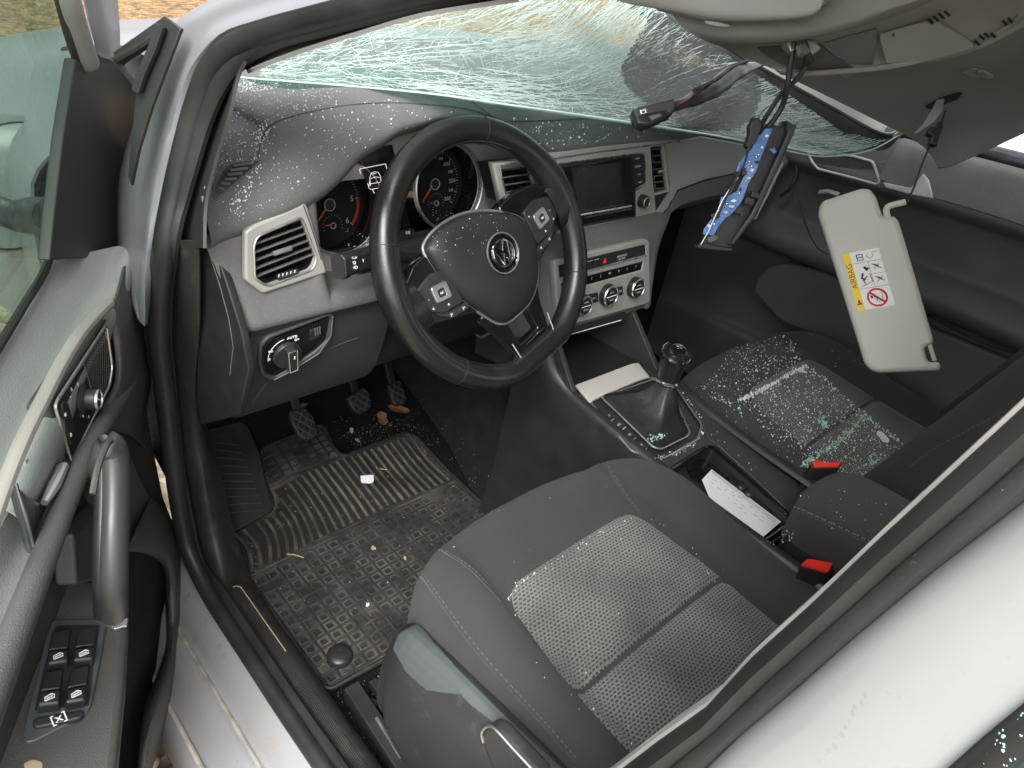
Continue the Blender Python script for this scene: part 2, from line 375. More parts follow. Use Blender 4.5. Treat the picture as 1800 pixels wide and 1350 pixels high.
# pebbles under the door sill
def pebble(s):
    bm = bmesh.new(); bmesh.ops.create_icosphere(bm, subdivisions=2, radius=1)
    a, b, c = random.uniform(.8, 1.2), random.uniform(.6, .9), random.uniform(.45, .65); o = V((random.random() * 9, 0, 0))
    from mathutils import noise
    for v in bm.verts:
        k = 1 + .22 * noise.noise(v.co * 1.1 + o); v.co = V((v.co.x * a, v.co.y * b, v.co.z * c)) * (s * k)
    r = [v.co.copy() for v in bm.verts], [[v.index for v in f.verts] for f in bm.faces]; bm.free(); return r
PEB = []
for i in range(5):
    vs, fs = pebble(1); me = bpy.data.meshes.new('pebble'); me.from_pydata([tuple(v) for v in vs], [], fs); me.update(); me.materials.append(m_stone)
    for p in me.polygons: p.use_smooth = True
    PEB.append(me)
def pebbles(C0, rx, ry, n, smin, smax, label, group):
    done = []
    for k in range(n * 4):
        if len(done) >= n: break
        x, y, s = random.uniform(-rx, rx), random.uniform(-ry, ry), random.uniform(smin, smax)
        if any(hypot(x - a, y - b) < (s + c) * .72 for a, b, c in done): continue
        done.append((x, y, s))
        o = bpy.data.objects.new('pebble', PEB[k % 5]); COL.objects.link(o); o.location = (C0[0] + x, C0[1] + y, GZ + s * .3); o.scale = (s, s, s)
        o.rotation_euler = (random.uniform(-.3, .3), random.uniform(-.3, .3), random.uniform(0, 6.3)); tag(o, label, 'pebble', group)
pebbles((-.86, .16), .12, .2, 46, .018, .034, 'rounded tan pebble on the ground below the open door sill', 'pebbles below the door sill')
# van shape added to fill the overexposed white beyond the passenger window
van = thing('added_van', 'added white van shape filling the overexposed passenger window', 'van', (3.4, 0, GZ))
prof = [(-2.6, .35), (-2.6, 1.7), (-2.3, 1.95), (2.0, 1.95), (2.5, 1.2), (3.1, 1.0), (3.2, .4)]
mk('body', prism([V((2.6, y, GZ + z)) for y, z in [(a - 2.2, b) for a, b in prof]], (1.7, 0, 0)), mat('van_white', (.82, .82, .82), .4, coat=.4, var=(2, .03)), van, bev=.05, seg=3)
for yy in (-3.9, -.1):
    w_ = mk('wheel', lathe([(.0, 0), (.2, 0), (.3, .02), (.33, .06), (.33, .2)], (2.56, yy, GZ + .33), (1, 0, 0), 24), m_seal, van)
mk('window', prism(fillet([V((2.592, y, GZ + z)) for y, z in [(-4.4, 1.25), (-4.4, 1.75), (-.5, 1.75), (-.1, 1.25)]], .08), (.004, 0, 0)), m_gloss, van)
# ------------------------------------------------------------------ car body shell
body = thing('wrecked_car', 'silver car body shell around the cabin with pillars, sill, bonnet and crushed roof', 'car', (0, 0, GZ))
AP0, APN = (-.75, 0, .6), (1, 0, -.325)
def ap(px, py, h=0):
    n = V(APN).normalized(); return on(px, py, V(AP0) - n * h, APN)      # h > 0 outwards
# painted driver-side A-pillar band, curving into the roof rail
outer = [(249, 562), (224, 500), (217, 440), (218, 333), (233, 267), (260, 190), (288, 110), (318, 52), (360, 20), (430, -12), (520, -40), (720, -95), (860, -130)]
inner = [(253, 568), (260, 500), (266, 440), (284, 333), (301, 267), (318, 200), (332, 150), (351, 112), (395, 62), (455, 40), (545, 15), (720, -30), (860, -62)]
rows = []
for k, (f, h) in enumerate([(-.12, -.035), (-.05, -.012), (.04, -.001), (.25, .001), (.5, .0), (.74, .001), (.86, .005), (.95, .004), (1.02, -.004), (1.06, -.012)]):
    rows.append([ap(a[0] + (b[0] - a[0]) * f, a[1] + (b[1] - a[1]) * f, h) for a, b in zip(outer, inner)])
rows = smoothrows(rows, 3, 2)
mk('a_pillar', shell(grid(rows), .004), m_paint, body, ang=60)
rr_ = crm([ap(640, -40, .0), ap(760, -72, .0), ap(860, -96, .0), V((-.622, -.42, 1.085)), V((-.632, -.70, 1.13)), V((-.632, -1.3, 1.13))], 5)
mk('roof_rail', tube(rr_, [.012 + .022 * ss(0, 12, i) for i in range(len(rr_))], 14, up=(0, 0, 1), flat=1.1), m_paint, body, ang=80)
# dark filler triangle in front of the pillar
pl = Plane(ap(250, 100, .04), V((-1, -.55, .3)), (0, .3, 1))
mk('pillar_filler', plate(pl, [(198, 92), (288, 28), (318, 50), (300, 98), (266, 188), (243, 264), (230, 326), (224, 310), (235, 200), (239, 160), (206, 118)], .005, 0, .001, holes=[[(214, 112), (266, 78), (258, 96), (240, 142)]]), m_seal, body)
mk('filler_strip', tube([on(a, b, pl.O + pl.N * .004, pl.N) for a, b in [(204, 106), (250, 80), (276, 62), (280, 44)]], .0042, 8), m_seal, body)
mk('filler_strip', tube([on(a, b, pl.O + pl.N * .006, pl.N) for a, b in [(283, 45), (270, 84), (252, 125), (240, 160)]], .0055, 8), m_seal, body)
# rubber door seal round the aperture: two beads
sealpx = [(880, -55, 0), (720, -18, 0), (560, 24, 0), (470, 50, 0), (408, 82, 0), (368, 128, 0), (344, 190, 0), (326, 255, 0), (306, 340, 0), (288, 440, 0)]
P = [ap(a, b, -.004) for a, b, c in sealpx] + [at(277, 560, x=-.732), at(288, 680, x=-.728), at(302, 800, x=-.728), at(318, 910, x=-.728), at(334, 975, x=-.728), V((-.728, .13, .088)), V((-.727, 0, .083)), V((-.726, -.15, .083)), V((-.724, -.30, .095)), V((-.722, -.40, .15)), V((-.72, -.47, .28))]
P = crm(P, 6)
mk('door_seal', tube(P, .0125, 12, up=(1, .2, 0), flat=1.15), m_seal, body)
P2 = [ap(a, b, -.010) for a, b in [(880, -36), (720, 2), (560, 44), (480, 68), (424, 100), (388, 146), (362, 205), (342, 270), (320, 350), (300, 440)]] + [at(290, 560, x=-.715), at(300, 680, x=-.712), at(312, 800, x=-.712), at(330, 905, x=-.712), at(350, 985, x=-.712), V((-.711, .125, .091)), V((-.710, 0, .087)), V((-.709, -.15, .087)), V((-.708, -.30, .1))]
mk('door_seal_lip', tube(crm(P2, 6), .0085, 10, up=(1, .2, 0), flat=1.3), m_seal, body)
# inner pillar trim strip (grey) along the windscreen
rows = []
for f, h in [(0, -.012), (.25, -.026), (.6, -.03), (1, -.022), (1.1, .0)]:
    rows.append([ap(a[0] + (b[0] - a[0]) * f, a[1] + (b[1] - a[1]) * f, h) for a, b in
                 [((900, -34), (910, -8)), ((735, -4), (742, 20)), ((620, 28), (632, 52)), ((520, 56), (535, 82)), ((450, 82), (470, 106)), ((418, 100), (432, 122))]])
mk('pillar_trim', shell(grid(smoothrows(rows, 4, 2)), .003), mat('pillar_trim_grey', (.17, .165, .155), .7, bump=(700, .3, .0005, 'v'), var=(9, .1)), body, ang=60)
rows = []
for f, h in [(0, -.014), (.3, -.024), (.7, -.024), (1, -.012), (1.1, .02)]:
    rows.append([ap(a[0] + (b[0] - a[0]) * f, a[1] + (b[1] - a[1]) * f, h) for a, b in
                 [((415, 102), (428, 106)), ((392, 148), (414, 136)), ((366, 210), (398, 202)), ((346, 275), (374, 282)), ((322, 350), (356, 358)), ((302, 436), (352, 436))]])
mk('pillar_trim', shell(grid(smoothrows(rows, 4, 2)), .003), m_seal, body, ang=60)
# sill: painted outer step, gutter and inner scuff trim
SY = [.62, .30, .2, .1, 0, -.1, -.2, -.3, -.42, -.6, -.9]
def sec(pts, ys, lift=None):
    rows = []
    for y in ys:
        rows.append([V((x, y, z + (lift(y, i) if lift else 0))) for i, (x, z) in enumerate(pts)])
    return rows
prof = [(-.722, .070), (-.733, .074), (-.745, .066), (-.757, .054), (-.766, .040), (-.7715, .030), (-.778, .026), (-.784, .0275), (-.790, .026), (-.806, .006), (-.816, -.004), (-.822, -.012), (-.829, -.014), (-.838, -.017), (-.848, -.032), (-.853, -.06), (-.853, -.09), (-.835, -.12), (-.80, -.13)]
mk('sill', shell(grid(sec(prof, SY)), .002), m_paintd, body, ang=50)
mk('sill_gutter', tube([V((-.7775, y, .0275)) for y in (.3, .15, 0, -.15, -.3, -.6)], .0032, 8), mat('gutter_sealant', (.30, .28, .24), .6, var=(40, .3)), body)
mk('sill_edge_strip', tube([V((-.833, y, -.0125)) for y in (.3, .15, 0, -.15, -.3, -.6)], .0038, 8), mat('edge_strip', (.4, .37, .32), .5, var=(30, .25)), body)
# the inner sill trim with its ribbed scuff plate
trim = thing('sill_trim', 'black ribbed scuff trim along the driver door sill', 'sill trim', (-.69, 0, .06))
prof = [(-.640, .0), (-.652, .045), (-.664, .070), (-.676, .079), (-.690, .0825), (-.704, .083), (-.712, .081), (-.718, .070)]
mk('trim_panel', shell(grid(smoothrows(sec(prof, [.135, .1, 0, -.1, -.2, -.3, -.42, -.6, -.8]), 2, 2)), .003), m_sill, trim, ang=50)
for i in range(9):
    x = -.7035 + i * .0028
    y0 = .128 - .006 * (i in (0, 8)) ; z = tab([(-.704, .083), (-.69, .0825), (-.676, .079)], x)
    mk('rib', tube([V((x, y0, z + .0002)), V((x, -.1, z + .0002)), V((x, -.6, z + .0002))], .0009, 5), m_sill, trim)
mk('tan_line', tube([V((-.7075, -.09, .0832)), V((-.7075, .11, .0832)), V((-.703, .132, .0832)), V((-.686, .134, .0822)), V((-.680, .128, .0806)), V((-.6795, .0, .0806)), V((-.6795, -.02, .0806))], .0008, 5), m_tan, trim)
# kick panel and lower pillar trim in front of the sill
rows = [[at(302, 425, x=-.715), at(346, 424, x=-.70), at(353, 432, x=-.692)], [at(294, 500, x=-.710), at(346, 500, x=-.70), at(354, 510, x=-.690)], [at(292, 565, x=-.708), at(345, 560, x=-.70), at(352, 590, x=-.69)],
        [at(300, 680, x=-.706), at(338, 690, x=-.69), at(350, 700, x=-.675)],
        [at(306, 800, x=-.706), at(350, 775, x=-.68), at(370, 770, x=-.64)],
        [at(322, 880, x=-.706), at(365, 880, x=-.685), at(392, 850, x=-.64)],
        [at(340, 960, x=-.706), at(378, 950, x=-.685), at(412, 935, x=-.64)],
        [V((-.708, .16, .085)), V((-.69, .15, .085)), V((-.645, .14, .02))], [V((-.708, .13, .083)), V((-.69, .128, .082)), V((-.645, .125, .01))]]
mk('kick_panel', shell(grid(smoothrows(rows, 5, 4)), -.003), m_sill, trim, ang=60)
mk('pillar_slot', plate(Plane(at(342, 850, x=-.684), (-.9, -.42, .1)), [(324, 806), (346, 800), (352, 870), (346, 893), (336, 893)], .01, .004, .001, r=.004), m_black, trim)
# ------------------------------------------------------------------ B-pillar beside the camera
FZ = [(.05, -.40), (.25, -.455), (.45, -.515), (.629, -.570), (.722, -.596), (.886, -.625), (.936, -.639), (1.05, -.66), (1.2, -.685)]
SZ = [(.05, -.445), (.25, -.50), (.45, -.555), (.681, -.611), (.831, -.637), (.905, -.656), (1.05, -.683), (1.2, -.71)]
RZ = [(.05, -.62), (.25, -.64), (.45, -.66), (.785, -.690), (.835, -.694), (.95, -.712), (1.2, -.75)]
def bpx(z): return -.74 + .12 * (z - .5)
ZS = [.05 + i * .0479 for i in range(25)]
def brow(fun): return [fun(z) for z in ZS]
def bcol(t, h):          # t 0 flange edge .. 1 paint boundary .. 2 rear boundary; h outwards
    def f(z):
        a, b, c = tab(FZ, z), tab(SZ, z), tab(RZ, z)
        y = lerp(a, b, t) if t <= 1 else lerp(b, c, t - 1)
        return V((bpx(z) - h, y, z))
    return f
mk('b_pillar', shell(grid([brow(bcol(*q)) for q in [(.97, -.03), (.98, -.004), (1.03, .006), (1.12, .011), (1.35, .016), (1.6, .016), (1.86, .011), (1.97, .004), (2.0, -.02)]]), .003), mat('pillar_paint', (.28, .303, .298), .26, metal=.15, coat=.6, var=(3, .03), dirt=[(4, .55, .25, (.31, .33, .32), .35)]), body, ang=60)
mk('pillar_flange', shell(grid([brow(bcol(*q)) for q in [(-.07, -.02), (-.07, .004), (.0, .006)]]), .002), mat('flange_bare_metal', (.72, .70, .66), .35, metal=.6, var=(20, .15)), body, smooth=False)
mk('pillar_seal', shell(grid([brow(bcol(*q)) for q in [(-.0, -.02), (-.0, .008), (.06, .014), (.2, .018), (.34, .016), (.42, .0115), (.47, .011), (.55, .016), (.68, .0165), (.78, .011), (.83, .004), (.9, -.006), (.96, -.02), (1.0, -.03)]]), .002), m_seal, body, ang=70)
mk('rear_door_seal', shell(grid([brow(bcol(*q)) for q in [(1.99, -.02), (1.99, .006), (2.05, .014), (2.14, .014), (2.2, .004), (2.24, -.01)]]), .002), m_seal, body, ang=70)
mk('rear_door_glass_edge', shell(grid([brow(bcol(*q)) for q in [(2.22, -.012), (2.5, -.012), (2.9, -.016), (3.4, -.02)]]), .004), mat('dark_rear_glass', (.02, .035, .03), .15, var=(40, .4), dirt=[(90, .55, .1, (.12, .2, .17), .8)]), body)
# bonnet, wing, cowl, wiper seen through the broken glass
rows = []
for y, zc, hw in [(.62, .775, .70), (.80, .775, .74), (1.05, .745, .76), (1.25, .715, .75), (1.38, .685, .72), (1.45, .64, .68), (1.48, .55, .66)]:
    rows.append([V((hw * u, y - .10 * u * u * (y > 1.1), zc - .05 * u ** 4 - .012 * u * u)) for u in [-1.06, -1, -.8, -.5, -.2, 0, .2, .5, .8, 1, 1.06]])
mk('bonnet', shell(grid(smoothrows(rows, 2, 3)), .004), m_paint, body, ang=60)
for s in (-1, 1):
    rows = [[V((s * (hw + o), y, zc + dz)) for o, dz in [(-.04, -.03), (.0, -.03), (.05, -.05), (.08, -.12), (.085, -.4)]] for y, zc, hw in [(.40, .75, .72), (.62, .75, .72), (.85, .74, .765), (1.1, .71, .785), (1.3, .67, .76)]]
    mk('front_wing', shell(grid(smoothrows(rows, 3, 3), flip=s > 0), .004), m_paint, body, ang=60)
mk('cowl', shell(grid([[V((x, y, z)) for x in (-.66, -.3, 0, .3, .66)] for y, z in [(.70, .762), (.66, .775), (.60, .77), (.56, .745), (.52, .74)]]), .004), m_seal, body, ang=60)
# passenger side: A-pillar stub, roof header and roof skin
def D(px, py, d): return at(px, py, d=d)
rows = [[D(1085, 0, 1.40), D(1200, 56, 1.45), D(1330, 126, 1.50), D(1440, 188, 1.55), D(1540, 238, 1.59), D(1640, 276, 1.62)],
        [D(1100, -40, 1.38), D(1225, 20, 1.43), D(1360, 96, 1.48), D(1470, 152, 1.53), D(1570, 200, 1.57), D(1690, 250, 1.61)],
        [D(1130, -80, 1.42), D(1260, -30, 1.46), D(1400, 50, 1.52), D(1500, 105, 1.58), D(1600, 150, 1.62), D(1720, 215, 1.66)]]
mk('roof_header', shell(grid(smoothrows(rows, 4, 4)), .006), mat('header_paint_lit', (.66, .64, .6), .4, metal=.1, coat=.4, var=(5, .05), dirt=[(20, .6, .15, (.4, .36, .3), .4)]), body, ang=60)  # the silver paint made pale, its overexposure put into the colour
RZ0 = lambda x, y: 1.16 - .30 * (x + .6) - .05 * y
rows = []
for y in [.12, 0, -.2, -.5, -.9, -1.4]:
    rows.append([V((x, y - .1 * (1 - abs(x) / .6) * (y > 0) - (.22 * max(0, x) if y > -.1 else .1 * max(0, x)), RZ0(x, y) + .20)) for x in (-.60, -.3, -.05, .2, .45, .62)])
mk('roof_skin', shell(grid(smoothrows(rows, 3, 3)), .003), m_paint, body, ang=60)
# passenger-side beltline: outer door skin and glass run, exterior mirror
fl = mk('floor', shell(grid([[V((x, y, z)) for x in (-.66, -.4, -.12, .12, .4, .7)] for y, z in [(-1.3, .0), (-.5, 0), (0, 0), (.40, 0), (.55, .05), (.72, .25), (.80, .55)]]), .01), m_carpet, ang=60)
fl['kind'] = 'structure'
# ================================================================== dashboard
dash = thing('dashboard', 'grey dashboard with silver trim, air vents and glass splinters on top', 'dashboard', (0, .3, .4))
LIP = [(-.70, .695), (-.66, .708), (-.60, .722), (-.55, .738), (-.48, .779), (-.43, .801), (-.36, .813), (-.28, .802), (-.2, .775), (-.15, .754), (0, .753), (.25, .750), (.45, .745), (.72, .735)]
LIY = [(-.70, .105), (-.6, .098), (-.55, .105), (-.48, .118), (-.36, .12), (-.22, .118), (-.14, .103), (.2, .10), (.45, .115), (.72, .16)]
def hood(x, y): return tab([(-.62, 0), (-.56, .012), (-.48, .03), (-.36, .042), (-.25, .032), (-.18, .012), (-.13, 0)], x) * (1 - ss(.16, .33, y))
def topz(x, y): return .800 + hood(x, y) - .02 * ss(-.5, -.72, -(-x)) if False else .800 + hood(x, y) - .022 * ss(.50, .70, abs(x))
XS = [-.692, -.687, -.67, -.64, -.61, -.58, -.55, -.52, -.49, -.46, -.43, -.40, -.37, -.34, -.31, -.28, -.25, -.22, -.19, -.16, -.13, -.09, -.04, .02, .1, .2, .3, .4, .5, .6, .68, .705]
rows = []
for x in XS:
    ly, lz = tab(LIY, x), tab(LIP, x); e = 1 - ss(.66, .705, x); r = []
    for y in (.62, .52, .42, .34, .28, .23, .19):
        r.append(V((x + (.10 * ss(.25, .45, y) + .022 * ss(.11, .19, y) if x < -.6 else 0) - (.05 * ss(.25, .45, y) if x > .6 else 0), y, topz(x, y) - (1 - e) * .03)))
    tz = topz(x, .19)
    for k, (a, b) in enumerate([(.55, .12), (.25, .34), (.08, .62), (.0, .84), (.0, 1)]):
        yq = lerp(ly, .19, a); r.append(V((x + (.022 * ss(.11, .19, yq) if x < -.6 else 0), yq, lerp(tz, lz, b) - (1 - e) * .02)))
    r.append(V((x, ly + .010, lz - .010))); r.append(V((x, ly + .035, lz - .012)))
    rows.append(r)
pad = mk('top_pad', shell(cutout(grid(smoothrows(rows, 3, 3)), [(280, 180), (400, 180), (388, 240), (374, 292), (360, 345), (280, 385)]), -.004), m_dash, dash, ang=70)
# front body of the dash below the trim
def frontrow(x):
    ly, lz = tab(LIY, x), tab(LIP, x)
    c = ss(-.20, -.13, x) * (1 - ss(.12, .17, x))          # the centre stack runs lower
    if x < -.15 or c < .5:
        lz2 = min(lz, .742) - .004
        pts = [(ly + .012, lz2), (ly + .004, .69), (.096, .645), (.087, .618), (.080, .598), (.079, .589), (.085, .580), (.092, .566), (.098, .52), (.120, .45), (.142, .416), (.160, .409), (.24, .41)]
    else:
        pts = [(ly + .012, lz - .004), (ly + .004, .70), (.092, .64), (.078, .60), (.070, .58), (.066, .56), (.062, .53), (.056, .50), (.051, .47), (.048, .445), (.056, .436), (.09, .434), (.24, .434)]
    if x > .16:
        k = ss(.16, .26, x); B = [(ly + .012, lz - .004), (ly + .004, .70), (.104, .65), (.11, .625), (.118, .61), (.128, .60), (.14, .59), (.16, .575), (.19, .555), (.22, .54), (.25, .52), (.28, .5), (.32, .5)]
        pts = [(lerp(a, c_, k), lerp(b, d_, k)) for (a, b), (c_, d_) in zip(pts, B)]
    if -.552 < x < -.4: pts = [(.20, .598), (.17, .599), (.13, .601), (.100, .603), (.084, .601)] + pts[5:]
    return [V((x, a + .03 * ss(.5, .72, x), b)) for a, b in pts]
xs = [-.692, -.684, -.672, -.655, -.62, -.58, -.558, -.545, -.52, -.48, -.45]
def ends(r, x):
    e = ss(.680, .693, -x); e2 = ss(.62, .69, -x); return [p + V((.026 * e2 * ss(.71, .57, p.z), .008 * e, 0)) for p in r]
VIN = [(446, 432), (452, 416), (530, 382), (557, 453), (549, 474), (470, 503), (448, 489)]
VINX = [(497 + (a - 497) * 1.10, 443 + (b - 443) * 1.10) for a, b in VIN]
fr_ = smoothrows([ends(frontrow(x), x) for x in xs], 4, 8)
fb = mk('front_panel', shell(cutout(grid([r[:22] for r in fr_], flip=True), VINX), .004), m_dash, dash, ang=60)
fbl = mk('lower_panel', shell(grid([r[21:] for r in fr_], flip=True), .004), m_dashd, dash, ang=60)
VRX = [(1141, 257), (1170, 254), (1178, 338), (1150, 343)]; VLX = [(876, 293), (934, 287), (950, 352), (891, 363)]
fb2 = mk('centre_stack', shell(cutout(grid(smoothrows([frontrow(x) for x in (-.205, -.17, -.135, -.10, -.05, 0, .05, .09, .11, .125, .14, .18, .24, .32, .45, .6, .70)], 4, 5), flip=True), VRX, VLX), .004), m_dash, dash, ang=60)
# behind-wheel lower dash (column cover panel), dark
rows = []
for x in (-.52, -.48, -.42, -.35, -.28, -.22, -.17, -.14):
    rows.append([V((x, a, b)) for a, b in [(.17, .62), (.150, .60), (.125, .57), (.115, .545), (.12, .50), (.135, .45), (.15, .425), (.17, .415), (.25, .42)]])
mk('knee_panel', shell(grid(smoothrows(rows, 2, 3), flip=True), .004), m_black, dash, ang=60)
# dark lower panel that carries the light switch
FB = [fb, fb2]
# end cap facing the open door
pl = Plane((-.6935, .2, .6), (-1, -.1, 0))
mk('end_cap', plate(pl, [(352, 385), (372, 425), (398, 500), (424, 585), (436, 650), (420, 730), (352, 748), (345, 690), (350, 560), (344, 480)], .01, .0, .002), m_black, dash)
mk('end_cap_line', tube([pl.w(*pl.px(a, b, .001).xy, .001) for a, b in [(352, 400), (366, 440), (386, 500), (402, 560), (410, 610), (404, 660)]], .0006, 5), m_dash, dash)
# ---- left vent with its silver frame
plL = Plane(at(495, 440, y=.092), (0.04, -1, .12))
vin = VIN; _ = [(446, 432), (452, 416), (530, 382), (557, 453), (549, 474), (470, 503), (448, 489)]
vf = mk('vent_frame', plate(plL, [(431, 408), (446, 397), (526, 361), (535, 356), (541, 362), (576, 480), (463, 517), (431, 493)], .010, .004, .003, r=.004, holes=[vin], hr=.006), m_silver, dash, ang=50)
def edge(pl, P, r, h, name, m, parent, rr=.006, n=6, px=True, seg=4):
    q = fillet([pl.px(*p, h) if px else V((*p, 0)) for p in P], rr, seg)
    return mk(name, tube([pl.w(v.x, v.y, h) for v in q], r, n, closed=True, up=pl.N), m, parent)
edge(plL, vin, .0014, .0045, 'vent_rim', m_satin, vf)
def vent(pl, P, nsl, hdl, parent, blades=4, tilt=-.34, wheel=None, dpt=.05):
    """an air vent: dark duct, louvres across it, upright blades behind, a sliding tab"""
    v = mk('air_vent', plate(pl, P, .006, -dpt, .001), m_black, parent)
    q = [pl.px(*p, 0) for p in P]; m = len(q)
    mk('duct', grid([[pl.w(a.x, a.y, .001) for a in q], [pl.w(a.x, a.y, -dpt) for a in q]], cu=True), m_black, v, smooth=False)
    ys = [a.y for a in q]; y0, y1 = min(ys), max(ys); xsq = [a.x for a in q]
    # louvres follow the top edge slope of the outline
    sl = hdl[3] if len(hdl) > 3 else 0
    def span(yc):
        c = []
        for i in range(m):
            a, b = q[i - 1], q[i]; ya, yb = a.y - sl * a.x, b.y - sl * b.x
            if (ya > yc) != (yb > yc): t = (yc - ya) / (yb - ya); c.append(a.x + (b.x - a.x) * t)
        return (min(c), max(c)) if len(c) > 1 else None
    s0, s1 = min(a.y - sl * a.x for a in q), max(a.y - sl * a.x for a in q)
    out = []
    for i in range(nsl):
        yc = lerp(s0, s1, (i + .5) / nsl) if not wheel else lerp(s0 + (s1 - s0) * wheel, s1, (i + .5) / nsl); s = span(yc)
        if not s: continue
        a, b = s[0] + .0005, s[1] - .0005; P3 = [pl.w(a, yc + sl * a, -.008), pl.w(b, yc + sl * b, -.008)]
        prof = [(-.0011, -.009), (-.0015, .006), (-.0006, .0085), (.0006, .0085), (.0015, .006), (.0011, -.009)]
        up = (pl.U - pl.R * sl * 0 + pl.N * tilt).normalized()
        out.append(mk('louvre', sweep(P3, prof, up), MATS.get('vent_louvre') or mat('vent_louvre', (.10, .098, .094), .5, var=(30, .2)), v, ang=50))
    for i in range(blades):
        xx = lerp(min(xsq), max(xsq), (i + 1) / (blades + 1)); sp = [a for a in q]
        mk('blade', box(pl.w(xx, (y0 + y1) / 2 + sl * xx * .5, -.032), (.0015, .016, (y1 - y0) * .8), Matrix((pl.R, -pl.N, pl.U)).transposed()), m_black, v, smooth=False)
    t = mk('vent_tab', tube([on(hdl[0][0], hdl[0][1], pl.O + pl.N * .002, pl.N), on(hdl[1][0], hdl[1][1], pl.O + pl.N * .002, pl.N)], .0032, 8, flat=.6), m_satin, v)
    return v
vent(plL, vin, 6, ((480, 446), (512, 436), 0, .16), dash, 5, wheel=.16)
mk('vent_wheel', tube([on(a, b, plL.O + plL.N * -.001, plL.N) for a, b in [(488, 487), (503, 483), (522, 477)]], .0042, 8), m_black, dash)
for k in range(5):
    a = 490 + 7 * k; mk('vent_wheel_notch', tube([on(a, 487 - 1.9 * k, plL.O + plL.N * .003, plL.N), on(a + 1, 482 - 1.9 * k, plL.O + plL.N * .003, plL.N)], .0009, 5), m_satin, dash)
# ---- instrument cluster
cl = thing('instrument_cluster', 'instrument cluster with rev counter and speedometer behind the steering wheel', 'instrument cluster', (-.36, .2, .6))
plC = Plane(at(700, 350, y=.165), (0, -1, .22))
def circ(c, r, n=40, e=1.): return [(c[0] + r * cos(2 * pi * k / n), c[1] + e * r * sin(2 * pi * k / n)) for k in range(n)]
tc_, sc_ = plC.px(603, 367), plC.px(790, 329)
RD = .0625
outl = [plC.px(*p) for p in [(536, 356), (562, 324), (640, 258), (715, 214), (860, 208), (930, 262), (910, 400), (760, 470), (650, 500), (560, 520), (560, 440)]]
mk('cluster_panel', plate(plC, [(p.x, p.y) for p in outl], .006, 0, .0015, px=False, holes=[circ(tc_, RD), circ(sc_, RD)]), m_silver, cl, ang=50)
def num(pl, s, c, r, a, size, h, m, parent, name='numeral'):
    p = (c[0] + r * cos(a), c[1] + r * sin(a)); return mk(name, textvf(s, size, pl.M(p[0], p[1], h)), m, parent, smooth=False)
m_num = mat('dial_print', (.34, .34, .34), .7)
